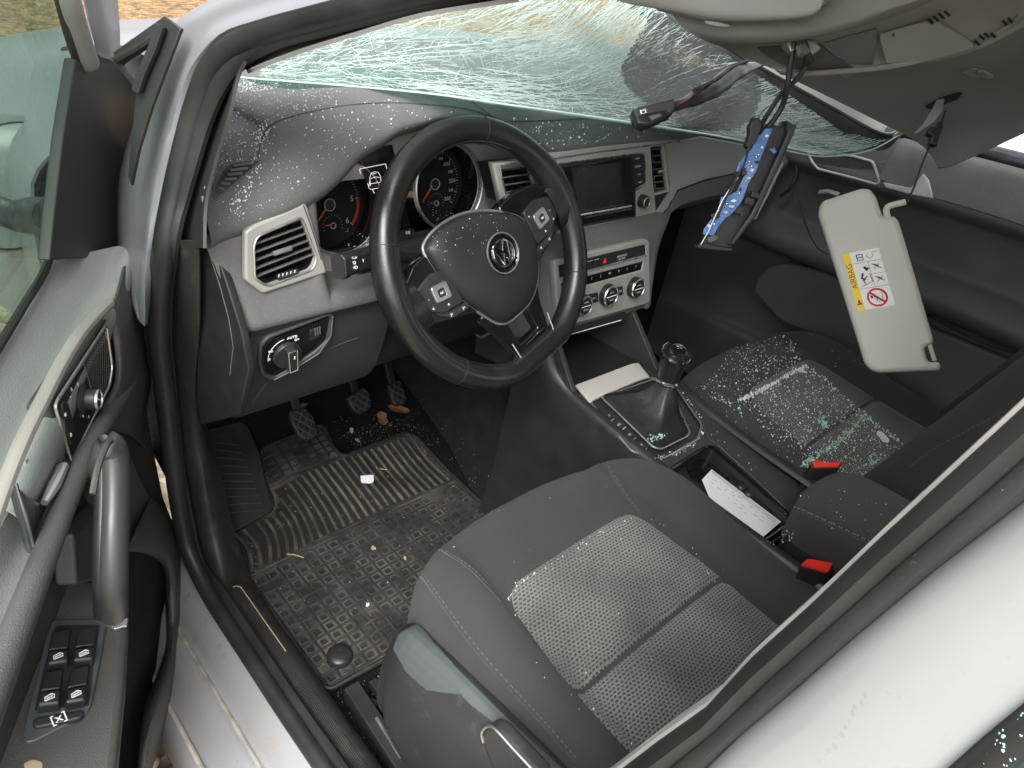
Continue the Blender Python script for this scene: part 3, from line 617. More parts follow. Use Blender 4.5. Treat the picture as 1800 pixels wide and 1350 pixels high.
def dial(c, kind):
    d = mk('dial', lathe([(.0, -.047), (RD * .985, -.047), (RD * .985, -.0445)], plC.w(*c.xy[:]), plC.N, 48), mat('dial_face', (.012, .012, .013), .7, spec=.2, dirt=[(260, .68, .06, (.16, .15, .14), .5)]) if 'dial_face' not in MATS else MATS['dial_face'], cl)
    mk('dial_tube', grid([[plC.w(c.x + r * cos(2 * pi * k / 48), c.y + r * sin(2 * pi * k / 48), h) for k in range(48)] for r, h in [(RD + .0005, .0), (RD * .995, -.01), (RD * .985, -.044)]], cu=True), m_gloss, d)
    mk('dial_ring', lathe([(RD - .0012, -.004), (RD - .0010, .003), (RD + .0008, .0042), (RD + .0022, .003), (RD + .0022, -.004), (RD - .0012, -.004)], plC.w(c.x, c.y), plC.N, 56), m_satin, d)
    a0, a1 = radians(228), radians(-42)
    n = 61 if kind == 't' else 53
    parts = []
    for i in range(n):
        a = lerp(a0, a1, i / (n - 1)); big = (i % 10 == 0) if kind == 't' else (i % 4 == 0); r1 = .052; r0 = r1 - (.0055 if big else .003)
        t = V((-sin(a), cos(a), 0)) * (.00055 if big else .0003)
        q = [V((c.x + cos(a) * r, c.y + sin(a) * r, 0)) + t * s for r, s in ((r0, -1), (r1, -1), (r1, 1), (r0, 1))]
        parts.append(([plC.w(v.x, v.y, -.0432) for v in q], [[0, 1, 2, 3]]))
    sc = mk('dial_scale', join(*parts), m_num, d, smooth=False)
    if kind == 't':
        for i in range(7): num(plC, str(i), c, .041, lerp(a0, a1, i / 6), .0115, -.0438, m_num, d)
        arc = [(r, lerp(a0, a1, lerp(5. / 6, 1, k / 12))) for r in (.0475, .0525) for k in range(13)]
        vs = [plC.w(c.x + r * cos(a), c.y + r * sin(a), -.0425) for r, a in arc]
        mk('red_zone', (vs, [[k, k + 1, 14 + k, 13 + k] for k in range(12)]), mat('red_zone', (.28, .02, .02), .6), d, smooth=False)
        na = radians(228)
    else:
        for i in range(14): num(plC, str(i * 20), c, .040, lerp(a0, a1, i / 13), .0088 if i % 2 else .0062, -.0438, m_num, d)
        na = radians(228)
    N0 = V((c.x, c.y, 0)); dr = V((cos(na), sin(na), 0)); tt = V((-sin(na), cos(na), 0))
    q = [N0 + dr * .008 + tt * .0018, N0 + dr * .034 + tt * .0007, N0 + dr * .034 - tt * .0007, N0 + dr * .008 - tt * .0018]
    mk('needle', prism([plC.w(v.x, v.y, -.040) for v in q], plC.N * .0015), m_orange, d)
    mk('needle_hub', lathe([(0, -.043), (.0085, -.043), (.0085, -.036), (.0072, -.035), (0, -.035)], plC.w(c.x, c.y), plC.N, 24), m_black, d)
    mk('hub_ring', lathe([(.0078, -.036), (.0088, -.0355), (.0088, -.0345), (.0078, -.0345), (.0078, -.036)], plC.w(c.x, c.y), plC.N, 24), m_num, d)
    sx, sy = c.x + .006, c.y - .031                     # the small gauge inside
    parts = []
    for i in range(13):
        a = lerp(radians(200), radians(-20), i / 12); q = [V((sx + cos(a) * r, sy + sin(a) * r, 0)) + V((-sin(a), cos(a), 0)) * s for r, s in ((.0135, -.0003), (.016, -.0003), (.016, .0003), (.0135, .0003))]
        parts.append(([plC.w(v.x, v.y, -.0432) for v in q], [[0, 1, 2, 3]]))
    mk('small_scale', join(*parts), m_num, d, smooth=False)
    mk('small_hub', lathe([(.0035, -.043), (.0046, -.0425), (.0046, -.041), (.0035, -.041), (.0035, -.043)], plC.w(sx, sy), plC.N, 20), m_num, d)
    q = [V((sx, sy, 0)) + V(p) for p in ((-.003, .001, 0), (-.013, .0015, 0), (-.013, .003, 0), (-.002, .003, 0))]
    mk('small_needle', prism([plC.w(v.x, v.y, -.0415) for v in q], plC.N * .001), m_orange, d)
dial(tc_, 't'); dial(sc_, 's')
# display between the dials
m_em = bpy.data.materials.new('lit_display_lines'); m_em.use_nodes = True
bb = m_em.node_tree.nodes['Principled BSDF']; bb.inputs['Base Color'].default_value = (.8, .7, .8, 1); bb.inputs['Emission Color'].default_value = (1, .86, .98, 1); bb.inputs['Emission Strength'].default_value = .28
dsp = mk('display', plate(plC, [(628, 262), (690, 255), (722, 400), (668, 400), (650, 340)], .004, .0035, .0005), m_gloss, cl)
def dline(P, r=.0006): return tube([plC.w(*plC.px(a, b, .0045).xy, .0045) for a, b in P], r, 5)
mk('display_frame', dline([(632, 297), (678, 288), (690, 345), (662, 340)], .0005), m_em, dsp)
mk('display_frame', dline([(632, 297), (634, 306)], .0005), m_em, dsp)
car_ic = [[(651, 327), (650, 312), (653, 304), (659, 302), (665, 303), (669, 310), (670, 323)], [(652, 314), (660, 311), (668, 312)], [(653, 306), (661, 305)], [(650, 318), (648, 330), (652, 333), (668, 330), (672, 325), (670, 317)], [(651, 323), (671, 320)], [(646, 322), (648, 327)], [(655, 333), (658, 340)]]
for L in car_ic: mk('display_icon', dline(L, .00036), m_em, dsp)
# dark shroud under the dials, column cover, stalks
rows = [[on(a, b, plC.O + plC.N * h, plC.N) for a, b in [(640, 452), (700, 425), (760, 400), (860, 372), (905, 360)]] for h in (0, .012)]
mk('lower_shelf', shell(grid([[plC.w(plC.px(a, b).x, plC.px(a, b).y, h) for a, b in [(600, 452), (660, 440), (740, 424), (820, 404), (905, 385)]] for h in (-.04, .0, .03)] + [[plC.w(plC.px(a, b + 16).x, plC.px(a, b + 16).y, .034) for a, b in [(600, 452), (660, 440), (740, 424), (820, 404), (905, 385)]]]), .003), m_dashd, cl, ang=50)
mk('trip_button', plate(plC, [(700, 409), (728, 402), (732, 408), (704, 416)], .008, .036, .001, r=.002), m_black, cl)
mk('trip_mark', textvf('0.0', .006, plC.M(*plC.px(717, 409, .0365).xy, .0365)), m_white, cl, smooth=False)
# ================================================================== steering wheel
TW = radians(29.3); WC = V((-.3424, .0130, .6538)); WN = V((0, -cos(TW), sin(TW))); WU = V((0, sin(TW), cos(TW)))
ROTW = radians(18.5)
wx = V((1, 0, 0)); A_ = wx * cos(ROTW) + WU * sin(ROTW); B_ = -wx * sin(ROTW) + WU * cos(ROTW)
WM = Matrix(((A_.x, B_.x, WN.x, WC.x), (A_.y, B_.y, WN.y, WC.y), (A_.z, B_.z, WN.z, WC.z), (0, 0, 0, 1)))
sw = thing('steering_wheel', 'black leather steering wheel with silver badge, turned a little to the left', 'steering wheel', M=WM)
plW = Plane(WC, WN, B_)          # plane units = wheel units
def rimpt(a):
    R = .1685; x, y = R * cos(a), R * sin(a)
    d = (a - (-pi / 2) + pi) % (2 * pi) - pi             # flattened at the bottom
    k = ss(radians(46), radians(22), abs(d)); yf = -.160
    y2 = lerp(y, max(y, yf), k) if y < yf else y
    return V((x, y2, 0))
NR = 120; rim = [rimpt(2 * pi * k / NR) for k in range(NR)]
rr = []
for k in range(NR):
    a = 2 * pi * k / NR; d1 = min(abs((a - radians(x) + pi) % (2 * pi) - pi) for x in (12, 168)); rr.append(.0183 + .0030 * exp(-(d1 / .22) ** 2) + .0012 * ss(.3, 1.2, abs((a - pi / 2 + pi) % (2 * pi) - pi) * 0))
rm = mk('rim', tube(rim, rr, 20, closed=True, up=(0, 0, 1), flat=1.0), m_leather, sw, local=True)
# perforated grips show a stitched seam on the inside and two cross seams
for a in (148, 62, -38, -142):
    p = rimpt(radians(a)); t = V((-sin(radians(a)), cos(radians(a)), 0)); n = V((cos(radians(a)), sin(radians(a)), 0))
    q = [p + n * (cos(u) * .0185) + V((0, 0, 1)) * (sin(u) * .0185) for u in [2 * pi * k / 24 for k in range(24)]]
    mk('cross_seam', tube(q, .0007, 5, closed=True), m_black, rm, local=True)
st = []
for k in range(0, 240):
    a = 2 * pi * k / 240; p = rimpt(a); n = V((p.x, p.y, 0)).normalized(); t = V((-n.y, n.x, 0)); c = p - n * .0166 + V((0, 0, .0072))
    st.append(tube([c - t * .0014 + V((0, 0, .0008)), c + t * .0014 - V((0, 0, .0008))], .00045, 4))
mk('stitching', join(*st), m_seal, rm, local=True, kind='stuff')
# hub body and spokes (piano black)
def wp(P, depth, h, bev=.0015, r=.004, holes=(), hr=0):
    P2 = [V((a, b, 0)) for a, b in P]; P2 = fillet(P2, r) if r else P2; H2 = [fillet([V((a, b, 0)) for a, b in H], hr) if hr else [V((a, b, 0)) for a, b in H] for H in holes]
    vs, fs = fillcurve(P2, H2, depth, bev); return [V((v.x, v.y, h - depth / 2 + v.z)) for v in vs], fs
for s in (-1, 1):
    P = [(s * .045, .050), (s * .085, .055), (s * .122, .050), (s * .155, .032), (s * .163, .006), (s * .156, -.022), (s * .128, -.034), (s * .090, -.046), (s * .05, -.06)]
    if s < 0: P = P[::-1]
    sp = mk('spoke', wp(P, .022, .004, .005, .008), m_gloss, sw, local=True, ang=50)
    # leather thumb rest flowing from the rim into the spoke
    rows = []
    for t in range(7):
        f = t / 6; x = lerp(.166, .136, f); rows.append([V((s * x, y * (1 - .18 * f), z * (1 - .35 * f) + .002)) for y, z in [(.040, -.006), (.034, .010), (.014, .0165), (-.010, .0165), (-.030, .010), (-.038, -.006), (-.02, -.014), (.02, -.014)]])
    mk('thumb_rest', grid(rows, cu=True, flip=s < 0), m_leather, sw, local=True, ang=70)
    # switch block
    Q = [(s * .080, .024), (s * .108, .030), (s * .138, .022), (s * .142, -.006), (s * .116, -.024), (s * .080, -.027)]
    if s < 0: Q = Q[::-1]
    sb = mk('switch_block', wp(Q, .010, .0085, .0018, .005), m_black, sw, local=True, ang=50)
    K = [(s * .092, .012), (s * .118, .015), (s * .120, -.007), (s * .094, -.011)]
    KI = [(s * .100, .006), (s * .1115, .0075), (s * .1125, -.0025), (s * .101, -.0045)]
    if s < 0: K = K[::-1]; KI = KI[::-1]
    mk('switch_frame', wp(K, .004, .0108, .0008, .004, holes=[KI], hr=.002), m_satin, sb, local=True)
    mk('switch_key', wp(KI, .004, .0112, .0006, .002), m_black, sb, local=True)
    mk('switch_mark', textvf('OK', .0042, Matrix.Translation((s * .1065, .0015, .0114))), m_white, sb, smooth=False, local=True)
    for (tx, ty, ss_) in [(.128, .004, '-'), (.086, .014, '+'), (.104, -.017, '«' if s < 0 else '»'), (.128, -.010, '<' if s < 0 else '>')]:
        mk('switch_mark', textvf(ss_, .006, Matrix.Translation((s * tx, ty, .0089))), m_white, sb, smooth=False, local=True)
    R2 = [(s * .074, -.030), (s * .108, -.027), (s * .128, -.012), (s * .124, -.024), (s * .106, -.037), (s * .074, -.040)]
    if s < 0: R2 = R2[::-1]
    lo = mk('switch_row', wp(R2, .010, .0065, .0015, .003), m_black, sw, local=True, ang=50)
    for tx, ty in ((.084, -.0345), (.106, -.0315)): mk('switch_mark', textvf('|<' if s < 0 else '>|', .005, Matrix.Translation((s * tx, ty, .0069))), m_white, lo, smooth=False, local=True)
# forked lower spoke
mk('lower_spoke', wp([(-.066, -.062), (.060, -.062), (.046, -.100), (.038, -.148), (.031, -.157), (-.031, -.157), (-.038, -.148), (-.048, -.105)], .018, .003, .004, .006, holes=[[(-.026, -.096), (.016, -.098), (.019, -.130), (-.021, -.132)]], hr=.003), m_gloss, sw, local=True, ang=50)
mk('lower_spoke_edge', tube([V(p) for p in [(-.023, -.1335, .0125), (.021, -.1315, .0125)]], .0011, 6), m_chrome, sw, local=True)
mk('lower_spoke_edge', tube(crm([V(p) for p in [(-.041, -.12, .010), (-.037, -.15, .010), (-.028, -.159, .010), (.028, -.159, .010), (.037, -.15, .010), (.041, -.118, .010)]], 3), .0010, 6), m_silver, sw, local=True)
# airbag pad: domed shield shape, bright surround
zp = [(285, 345), (330, 270), (420, 190), (530, 130), (640, 100), (760, 92), (880, 105), (970, 130), (1030, 180), (1075, 260), (1103, 360), (1115, 480), (1112, 580), (1095, 680), (1050, 775), (960, 862), (905, 905), (860, 917), (810, 910), (740, 870), (640, 800), (540, 720), (440, 620), (360, 520), (305, 430), (285, 385)]
out = [plW.px(680 + a / 4.22, 350 + b / 4.22, .004) for a, b in zp][::-1]
O2 = crm(out, 2, closed=True); cen = sum(O2, V()) / len(O2)
rows = []
for f, h in [(1.0, -.006), (1.0, .003), (.985, .0075), (.95, .0115), (.88, .0155), (.76, .0195), (.6, .0225), (.42, .0242), (.2, .0250), (.02, .0250)]:
    rows.append([V((cen.x + (p.x - cen.x) * f, cen.y + (p.y - cen.y) * f, h)) for p in O2])
vs, fs = grid(rows, cu=True); fs.append(list(range(len(vs) - len(O2), len(vs))))
padw = mk('airbag_cover', (vs, fs), m_pad, sw, local=True, ang=70)
mk('pad_surround', tube([V((cen.x + (p.x - cen.x) * 1.022, cen.y + (p.y - cen.y) * 1.022, .002)) for p in O2], .0021, 8, closed=True, up=(0, 0, 1)), m_satin, sw, local=True)
mk('airbag_word', textvf('AIRBAG', .0085, Matrix.Translation((.003, -.052, .0215)), .0004, spacing=1.15), m_black, padw, smooth=False, local=True)
# round badge
bd = mk('badge', lathe([(0, .020), (.0270, .020), (.0278, .0265), (.0272, .0282), (.0255, .0283), (.0245, .0272), (.0, .0268)], (0, 0, 0), (0, 0, 1), 48), m_gloss, padw, local=True)
mk('badge_rim', lathe([(.0258, .0270), (.0268, .0290), (.0280, .0290), (.0286, .0270), (.0258, .0270)], (0, 0, 0), (0, 0, 1), 56), m_satin, bd, local=True)
mk('badge_ring', lathe([(.0166, .0268), (.0170, .0292), (.0182, .0297), (.0192, .0292), (.0196, .0268), (.0166, .0268)], (0, 0, 0), (0, 0, 1), 56), m_chrome, bd, local=True)
def strokes(P, wd, h):
    L = []
    for (a, b) in zip(P, P[1:]):
        a, b = V((*a, h)), V((*b, h)); L.append(tube([a - (b - a).normalized() * wd * .3, b + (b - a).normalized() * wd * .3], wd, 8, up=(0, 0, 1), flat=1.0))
    return join(*L)
mk('badge_letter', strokes([(-.0072, .0152), (-.0004, .0030), (.0004, .0030), (.0072, .0152)], .00105, .0284), m_chrome, bd, local=True)
mk('badge_letter', strokes([(-.0136, .0098), (-.0058, -.0145), (-.0003, -.0015), (.0003, -.0015), (.0058, -.0145), (.0136, .0098)], .00105, .0284), m_chrome, bd, local=True)
# ------------------------------------------------------------------ column cover and stalks
colm = thing('steering_column', 'dark steering column cover behind the wheel', 'steering column', (-.34, .1, .55))
rows = []
for f in (0, .25, .6, 1):
    c = WC - WN * lerp(.035, .16, f); k = lerp(1, 1.25, f)
    rows.append([c + V((1, 0, 0)) * (x * k) + WU * (u * k) for x, u in [(-.062, .012), (-.05, .030), (0, .036), (.05, .030), (.062, .012), (.060, -.030), (.04, -.052), (0, -.056), (-.04, -.052), (-.060, -.030)]])
vs, fs = grid(smoothrows([r + [r[0]] for r in rows], 2, 2)); mk('cover', (vs, fs), m_dashd, colm, ang=60)
stk = thing('indicator_stalk', 'black indicator stalk with cruise switch left of the steering wheel', 'stalk', at(640, 462, y=.06))
pS = Plane(at(630, 462, y=.055), (-.05, -1, .25))
e0, e1 = at(598, 468, y=.045), at(668, 447, y=.075)
prof = [(.0135, -.006), (.0135, .006), (.009, .010), (-.009, .010), (-.0135, .006), (-.0135, -.006), (-.009, -.010), (.009, -.010)]
mk('stalk_head', sweep([lerp(e0, e1, .0), lerp(e0, e1, .12), lerp(e0, e1, .18), lerp(e0, e1, 1.0)], prof, (0, .25, 1)), m_black, stk, bev=.001)
mk('stalk_tip', sweep([e0 - (e1 - e0) * .05, e0 + (e1 - e0) * .11], [(a * 1.12, b * 1.12) for a, b in prof], (0, .25, 1)), m_black, stk, bev=.0015)
mk('stalk_arm', tube([e1, WC - WN * .07 + V((-.03, 0, 0))], .008, 10), m_black, stk)
Ms = pS.M(*pS.px(628, 461, .016).xy, .0165)
for t_, dx, dy in (('<->', -.004, .006), ('=O', -.006, 0), ('=D', -.004, -.006), ('I', .008, .001)):
    mk('stalk_mark', textvf(t_, .0058, Ms @ Matrix.Translation((dx, dy, 0))), m_white, stk, smooth=False)
# ------------------------------------------------------------------ light switch panel
ls = thing('light_switch', 'black rotary headlight switch panel low on the dashboard', 'switch', at(520, 605, y=.098))
pls = Plane(at(520, 605, y=.087), (-.02, -1, -.10))
lp = [(463, 612), (475, 597), (578, 557), (581, 562), (574, 600), (555, 618), (500, 655), (484, 664), (468, 657), (463, 640)]
bz = mk('bezel', plate(pls, [(456, 608), (470, 592), (582, 550), (590, 558), (582, 604), (562, 626), (500, 664), (478, 672), (460, 662), (455, 640)], .014, .004, .003, r=.006, holes=[lp], hr=.005), m_dashd, ls, ang=50)
mk('panel', plate(pls, lp, .004, .001, .0005, r=.005), m_gloss, ls)
kc = pls.px(506, 625, .004)
mk('knob_base', lathe([(0, 0), (.0195, 0), (.0195, .005), (.0185, .0065), (.0, .0065)], pls.w(kc.x, kc.y, .0), pls.N, 40), m_black, ls)
kb = mk('knob', plate(pls, [(kc.x - .0075, kc.y + .0165), (kc.x + .006, kc.y + .0175), (kc.x + .0085, kc.y - .017), (kc.x - .004, kc.y - .019)], .022, .018, .002, r=.003, px=False), m_black, ls)
mk('knob_rim', tube([pls.w(kc.x + a, kc.y + b, .0181) for a, b in [(-.0065, .0155), (.0055, .0165), (.0075, -.016), (-.003, -.018)]], .0007, 6, closed=True, up=pls.N), m_satin, kb)
mk('knob_mark', tube([pls.w(kc.x + .002, kc.y + .008, .0185), pls.w(kc.x + .002, kc.y + .004, .0185)], .0008, 5), m_white, kb)
mk('switch_arc', tube([pls.w(kc.x + .026 * cos(a), kc.y + .026 * sin(a), .0015) for a in [radians(x) for x in range(100, 190, 8)]], .0004, 4), m_white, ls)
for t_, q in (('AUTO', (514, 593)), ('D=', (522, 597)), ('0', (474, 632)), ('=D', (476, 618))):
    mk('switch_mark', textvf(t_, .005, pls.M(*pls.px(*q, .0015).xy, .0015)), m_white, ls, smooth=False)
dm = mk('dimmer', plate(pls, [(545, 582), (563, 575), (564, 592), (546, 600)], .004, .0035, .0008, r=.0015), m_black, ls)
for k in range(3): mk('dimmer_ridge', tube([on(554 + 4 * k, 577 - 1.5 * k, pls.O + pls.N * .004, pls.N), on(555 + 4 * k, 590 - 1.5 * k, pls.O + pls.N * .004, pls.N)], .0009, 5), m_satin, dm)
mk('panel_line', tube([on(a, b, pls.O + pls.N * .006, pls.N) for a, b in [(585, 556), (582, 590), (560, 622), (505, 656), (482, 668)]], .0008, 5), m_dash, ls)
# finger recess and seam lines of the lower panel
# ================================================================== centre stack trim
ROOT = dash
plM = Plane((0, .0945, .68), (0, -1, .115))
def z5(x, y): return (850 + x / 3.213, 200 + y / 3.213)
ventR = [z5(*p) for p in [(946, 192), (1020, 182), (1046, 432), (966, 452)]]
ventL = [z5(*p) for p in [(92, 308), (262, 290), (312, 478), (140, 516)]]
ct = mk('centre_trim', plate(plM, [(866, 287), (940, 278), (966, 270), (1060, 256), (1226, 237), (1326, 258), (1302, 303), (1240, 316), (1192, 334), (1177, 362), (1142, 402), (1120, 412), (1027, 433), (975, 440), (945, 415), (905, 380), (884, 372)], .012, .006, .003, holes=[ventR, ventL], hr=.003), m_silver, dash, ang=50)
lower_t = mk('passenger_trim', plate(plM, [(1302, 304), (1242, 318), (1194, 336), (1180, 364), (1145, 405), (1160, 392), (1196, 362), (1240, 348), (1296, 338)], .008, .000, .002), m_dash, dash, ang=50)
mk('trim_groove', tube([on(a, b, plM.O + plM.N * .0065, plM.N) for a, b in [(1180, 352), (1176, 364), (1142, 403), (1118, 411), (1060, 425)]], .0011, 5), m_dashd, ct)
mk('trim_bead', tube([on(a, b, plM.O + plM.N * .007, plM.N) for a, b in [(880, 292), (966, 279), (1060, 266), (1140, 256), (1226, 243)]], .0014, 6), m_satin, ct)
vent(plM, ventR, 7, (z5(985, 330), z5(1030, 320), 0, -.02), dash, 2)
vent(plM, ventL, 5, (z5(200, 455), z5(290, 440), 0, .0), dash, 4)
mk('vent_wedge', plate(plM, [z5(*p) for p in [(968, 462), (1044, 442), (1046, 452), (976, 546)]], .004, .0075, .0008), m_black, ct)
mk('vent_edge', tube([on(*z5(a, b), plM.O + plM.N * .008, plM.N) for a, b in [(1024, 180), (1052, 432), (976, 552)]], .0012, 6), m_satin, ct)
edge(plM, ventL, .0013, .0065, 'vent_rim', m_satin, ct, .003)
# infotainment unit
inf = thing('infotainment_unit', 'dark infotainment screen with side keys in the centre of the dashboard', 'screen', (-.02, .08, .62))
unit = [z5(*p) for p in [(395, 290), (890, 226), (908, 232), (916, 386), (860, 428), (862, 582), (470, 655), (420, 640)]]
mk('unit_rim', tube([on(a, b, plM.O + plM.N * .0075, plM.N) for a, b in [z5(*p) for p in [(400, 284), (892, 221), (909, 228), (921, 388), (864, 432)]]], .0011, 6), m_satin, inf)
mk('housing', plate(plM, unit, .006, .0085, .0015, r=.003), m_black, inf, ang=50)
bzp = [z5(*p) for p in [(462, 296), (832, 240), (856, 576), (548, 634)]]
sg = [z5(*p) for p in [(495, 303), (778, 272), (792, 510), (540, 552)]]
mk('bezel', plate(plM, bzp, .005, .0125, .0015, r=.003, holes=[sg], hr=.001), m_gloss, inf, ang=50)
mk('screen', plate(plM, sg, .003, .0100, .0003), m_screen, inf)
mk('lower_lip', plate(plM, [z5(*p) for p in [(548, 586), (840, 532), (856, 548), (858, 574), (552, 632)]], .005, .0165, .0018, r=.002), m_gloss, inf)
mk('lower_lip_dust', tube([on(*z5(a, b), plM.O + plM.N * .0135, plM.N) for a, b in [(545, 572), (640, 555), (740, 538), (835, 520)]], .0016, 6), mat('dusty_ledge', (.3, .29, .27), .8, var=(200, .5)), inf)
ky = [(236, 274), (279, 320), (325, 366), (371, 424)]
for (y0, y1), tx in zip(ky, ('SETUP', 'SOUND', 'CAR', 'MENU')):
    P = [z5(836 + (y0 - 236) * .12, y0 + 3), z5(894 + (y0 - 236) * .1, y0 - 5), z5(896 + (y1 - 236) * .1, y1 - 6 - (35 if tx == 'MENU' else 0)), z5(838 + (y1 - 236) * .12, y1 - 2)]
    k = mk('key', plate(plM, P, .004, .0115, .0006, r=.001), m_black, inf)
    c = sum((plM.px(*p, .0116) for p in P), V()) / 4; mk('key_text', textvf(tx, .0042, plM.M(c.x, c.y, .0117)), m_num, k, smooth=False)
for y0, tx in ((300, 'RADIO'), (345, 'MEDIA'), (390, 'PHONE')):
    P = [z5(415, y0), z5(452, y0 - 6), z5(462, y0 + 34), z5(425, y0 + 40)]; k = mk('key', plate(plM, P, .004, .0115, .0006, r=.001), m_black, inf)
kk = plM.px(*z5(908, 497), .012)
kn = mk('rotary_knob', lathe([(0, 0), (.0115, 0), (.0115, .011), (.0108, .0135), (.0075, .0138), (.007, .0128), (0, .0128)], plM.w(kk.x - .002, kk.y + .001, .006), plM.N, 36), m_black, inf)
mk('knob_rim', lathe([(.0076, .0130), (.0082, .0146), (.0096, .0146), (.0102, .0130), (.0076, .0130)], plM.w(kk.x - .002, kk.y + .001, .006), plM.N, 36), m_satin, kn)
# climate panel
cp = thing('climate_panel', 'silver climate control panel with three round knobs and red hazard button', 'control panel', (0, .05, .44))
plX = Plane((0, .0555, .535), (0, -1, .16))
cz = [z5(*p) for p in [(398, 842), (412, 828), (918, 708), (938, 718), (940, 1060), (905, 1078), (450, 1205), (420, 1195)]]
st1 = [z5(*p) for p in [(425, 858), (914, 740), (919, 796), (432, 926)]]
st2 = [z5(*p) for p in [(440, 958), (905, 834), (894, 884), (560, 976), (446, 1005)]]
mk('panel', plate(plX, cz, .012, .006, .002, r=.005, holes=[st1, st2], hr=.001), m_silver, cp, ang=50)
mk('panel_back', plate(plX, cz, .004, -.004, .0005, r=.005), m_black, cp)
s1 = mk('button_strip', plate(plX, st1, .006, .0045, .0006), m_black, cp)
s2 = mk('button_strip', plate(plX, st2, .006, .0035, .0006), m_gloss, cp)
mk('chrome_line', tube([on(*z5(a, b), plX.O + plX.N * .0065, plX.N) for a, b in [(430, 930), (920, 800)]], .0012, 6), m_satin, cp)
hz = mk('hazard_button', plate(plX, [z5(*p) for p in [(654, 806), (714, 792), (719, 848), (660, 863)]], .003, .0062, .0006, r=.001), m_black, cp)
hc = plX.px(*z5(686, 830), .0065)
mk('hazard_triangle', prism([plX.w(hc.x + a, hc.y + b, .0063) for a, b in ((-.0052, -.0042), (.0052, -.0042), (0, .0055))], plX.N * .0006), mat('hazard_red', (.8, .03, .03), .4), hz)
for i, x in enumerate((450, 500, 560, 600, 640)): mk('strip_slot', tube([on(*z5(x + 25, 862 - (x - 450) * .24 + dy), plX.O + plX.N * .005, plX.N) for dy in (0, .1)] + [on(*z5(x + 55, 855 - (x - 450) * .24), plX.O + plX.N * .005, plX.N)], .0008, 5), m_num, s1)
for t_, q in (('PASSENGER', (782, 802)), ('AIR BAG', (782, 818))): mk('strip_text', textvf(t_, .0052, plX.M(*plX.px(*z5(*q), .0048).xy, .0048)), m_num, s1, smooth=False)
for t_, q in (('A/C', (515, 955)), ('J', (612, 928)), ('J', (662, 915)), ('W', (713, 902)), ('D', (765, 888)), ('L', (812, 876)), ('S', (860, 862))): mk('strip_icon', textvf(t_, .006, plX.M(*plX.px(*z5(*q), .0038).xy, .0038)), m_num, s2, smooth=False)
for q, R_ in (((560, 1078), .0195), ((704, 1022), .0205), ((858, 980), .0205)):
    c = plX.px(*z5(q[0] - 6, q[1]), .008)
    k = mk('knob', lathe([(0, 0), (R_, 0), (R_, .010), (R_ - .0015, .0135), (R_ - .004, .0145), (0, .0145)], plX.w(c.x, c.y, .004), plX.N, 44), m_black, cp)
    mk('knob_ring', lathe([(R_ - .0045, .0135), (R_ - .0035, .0155), (R_ - .0022, .0155), (R_ - .0010, .0135), (R_ - .0045, .0135)], plX.w(c.x, c.y, .004), plX.N, 44), m_satin, k)
    mk('knob_bar', tube([plX.w(c.x - R_ * .62, c.y, .0188), plX.w(c.x + R_ * .62, c.y, .0188)], .0009, 5), m_white, k)
    for dy in (.007, -.007): mk('knob_text', textvf('AUTO' if dy > 0 else 'MODE', .0042, plX.M(c.x, c.y + dy, .0187)), m_num, k, smooth=False)
for P in ([(596, 1022), (648, 1010), (650, 1062), (600, 1076)], [(756, 982), (788, 974), (790, 1022), (758, 1030)]):
    k = mk('key', plate(plX, [z5(*p) for p in P], .006, .009, .001, r=.0015), m_black, cp); c = sum((plX.px(*z5(*p), .0092) for p in P), V()) / 4
    mk('key_text', textvf('A/C', .0052, plX.M(c.x, c.y, .0092)), m_num, k, smooth=False)
# ================================================================== centre console
con = thing('centre_console', 'dark centre console with storage tray, gear surround and cup holders', 'console', (0, -.2, 0))
plK = Plane((0, -.10, .346), (0, -.13, 1), (0, 1, 0))
def z1(x, y): return (950 + x / 4, 570 + y / 4)
# tray bin below the climate panel: back wall, side walls, floor
CXL, CXR = -.118, .10
for nm, P in (('bin_wall', [(-.118, .040, .44), (-.118, .24, .44), (-.118, .24, .30), (-.118, -.03, .355)]), ('bin_wall', [(.085, .040, .44), (.085, .24, .44), (.085, .24, .30), (.085, -.05, .355)])):
    mk(nm, prism([V(p) for p in P], (.012 if P[0][0] > 0 else -.010, 0, 0)), m_dashd, con, bev=.002)
mk('bin_back', box((-.015, .17, .385), (.21, .01, .15)), m_black, con, smooth=False)
mk('bin_floor', prism([V((-.118, .175, .34)), V((.085, .175, .34)), V((.085, -.01, .352)), V((-.118, -.01, .352))], (0, 0, -.01)), m_black, con, smooth=False)
mk('tray_slot', plate(plX, [z5(*p) for p in [(488, 1208), (800, 1120), (812, 1160), (500, 1250)]], .006, .000, .001), m_black, con)
mk('tray_edge', tube([on(*z5(a, b), plX.O + plX.N * .006, plX.N) for a, b in [(495, 1246), (640, 1204), (776, 1166)]], .0016, 6), m_chrome, con)
sk = lathe([(.0, 0), (.011, 0), (.0125, .003), (.0135, .003), (.0135, 0)], at(1021, 627, y=.155) , (0, -1, .1), 26)
so_ = mk('power_socket', sk, m_black, con); mk('socket_ring', lathe([(.0115, .002), (.0125, .0045), (.014, .0045), (.015, .002), (.0115, .002)], at(1021, 627, y=.155), (0, -1, .1), 28), m_satin, so_)
mk('tray_strip', plate(plK, [z1(*p) for p in [(245, 424), (640, 274), (690, 268), (772, 370), (700, 392), (430, 505), (352, 548)]], .006, .004, .002, r=.002), mat('beige_metal_strip', (.62, .59, .53), .4, metal=.3, var=(12, .05)), con)
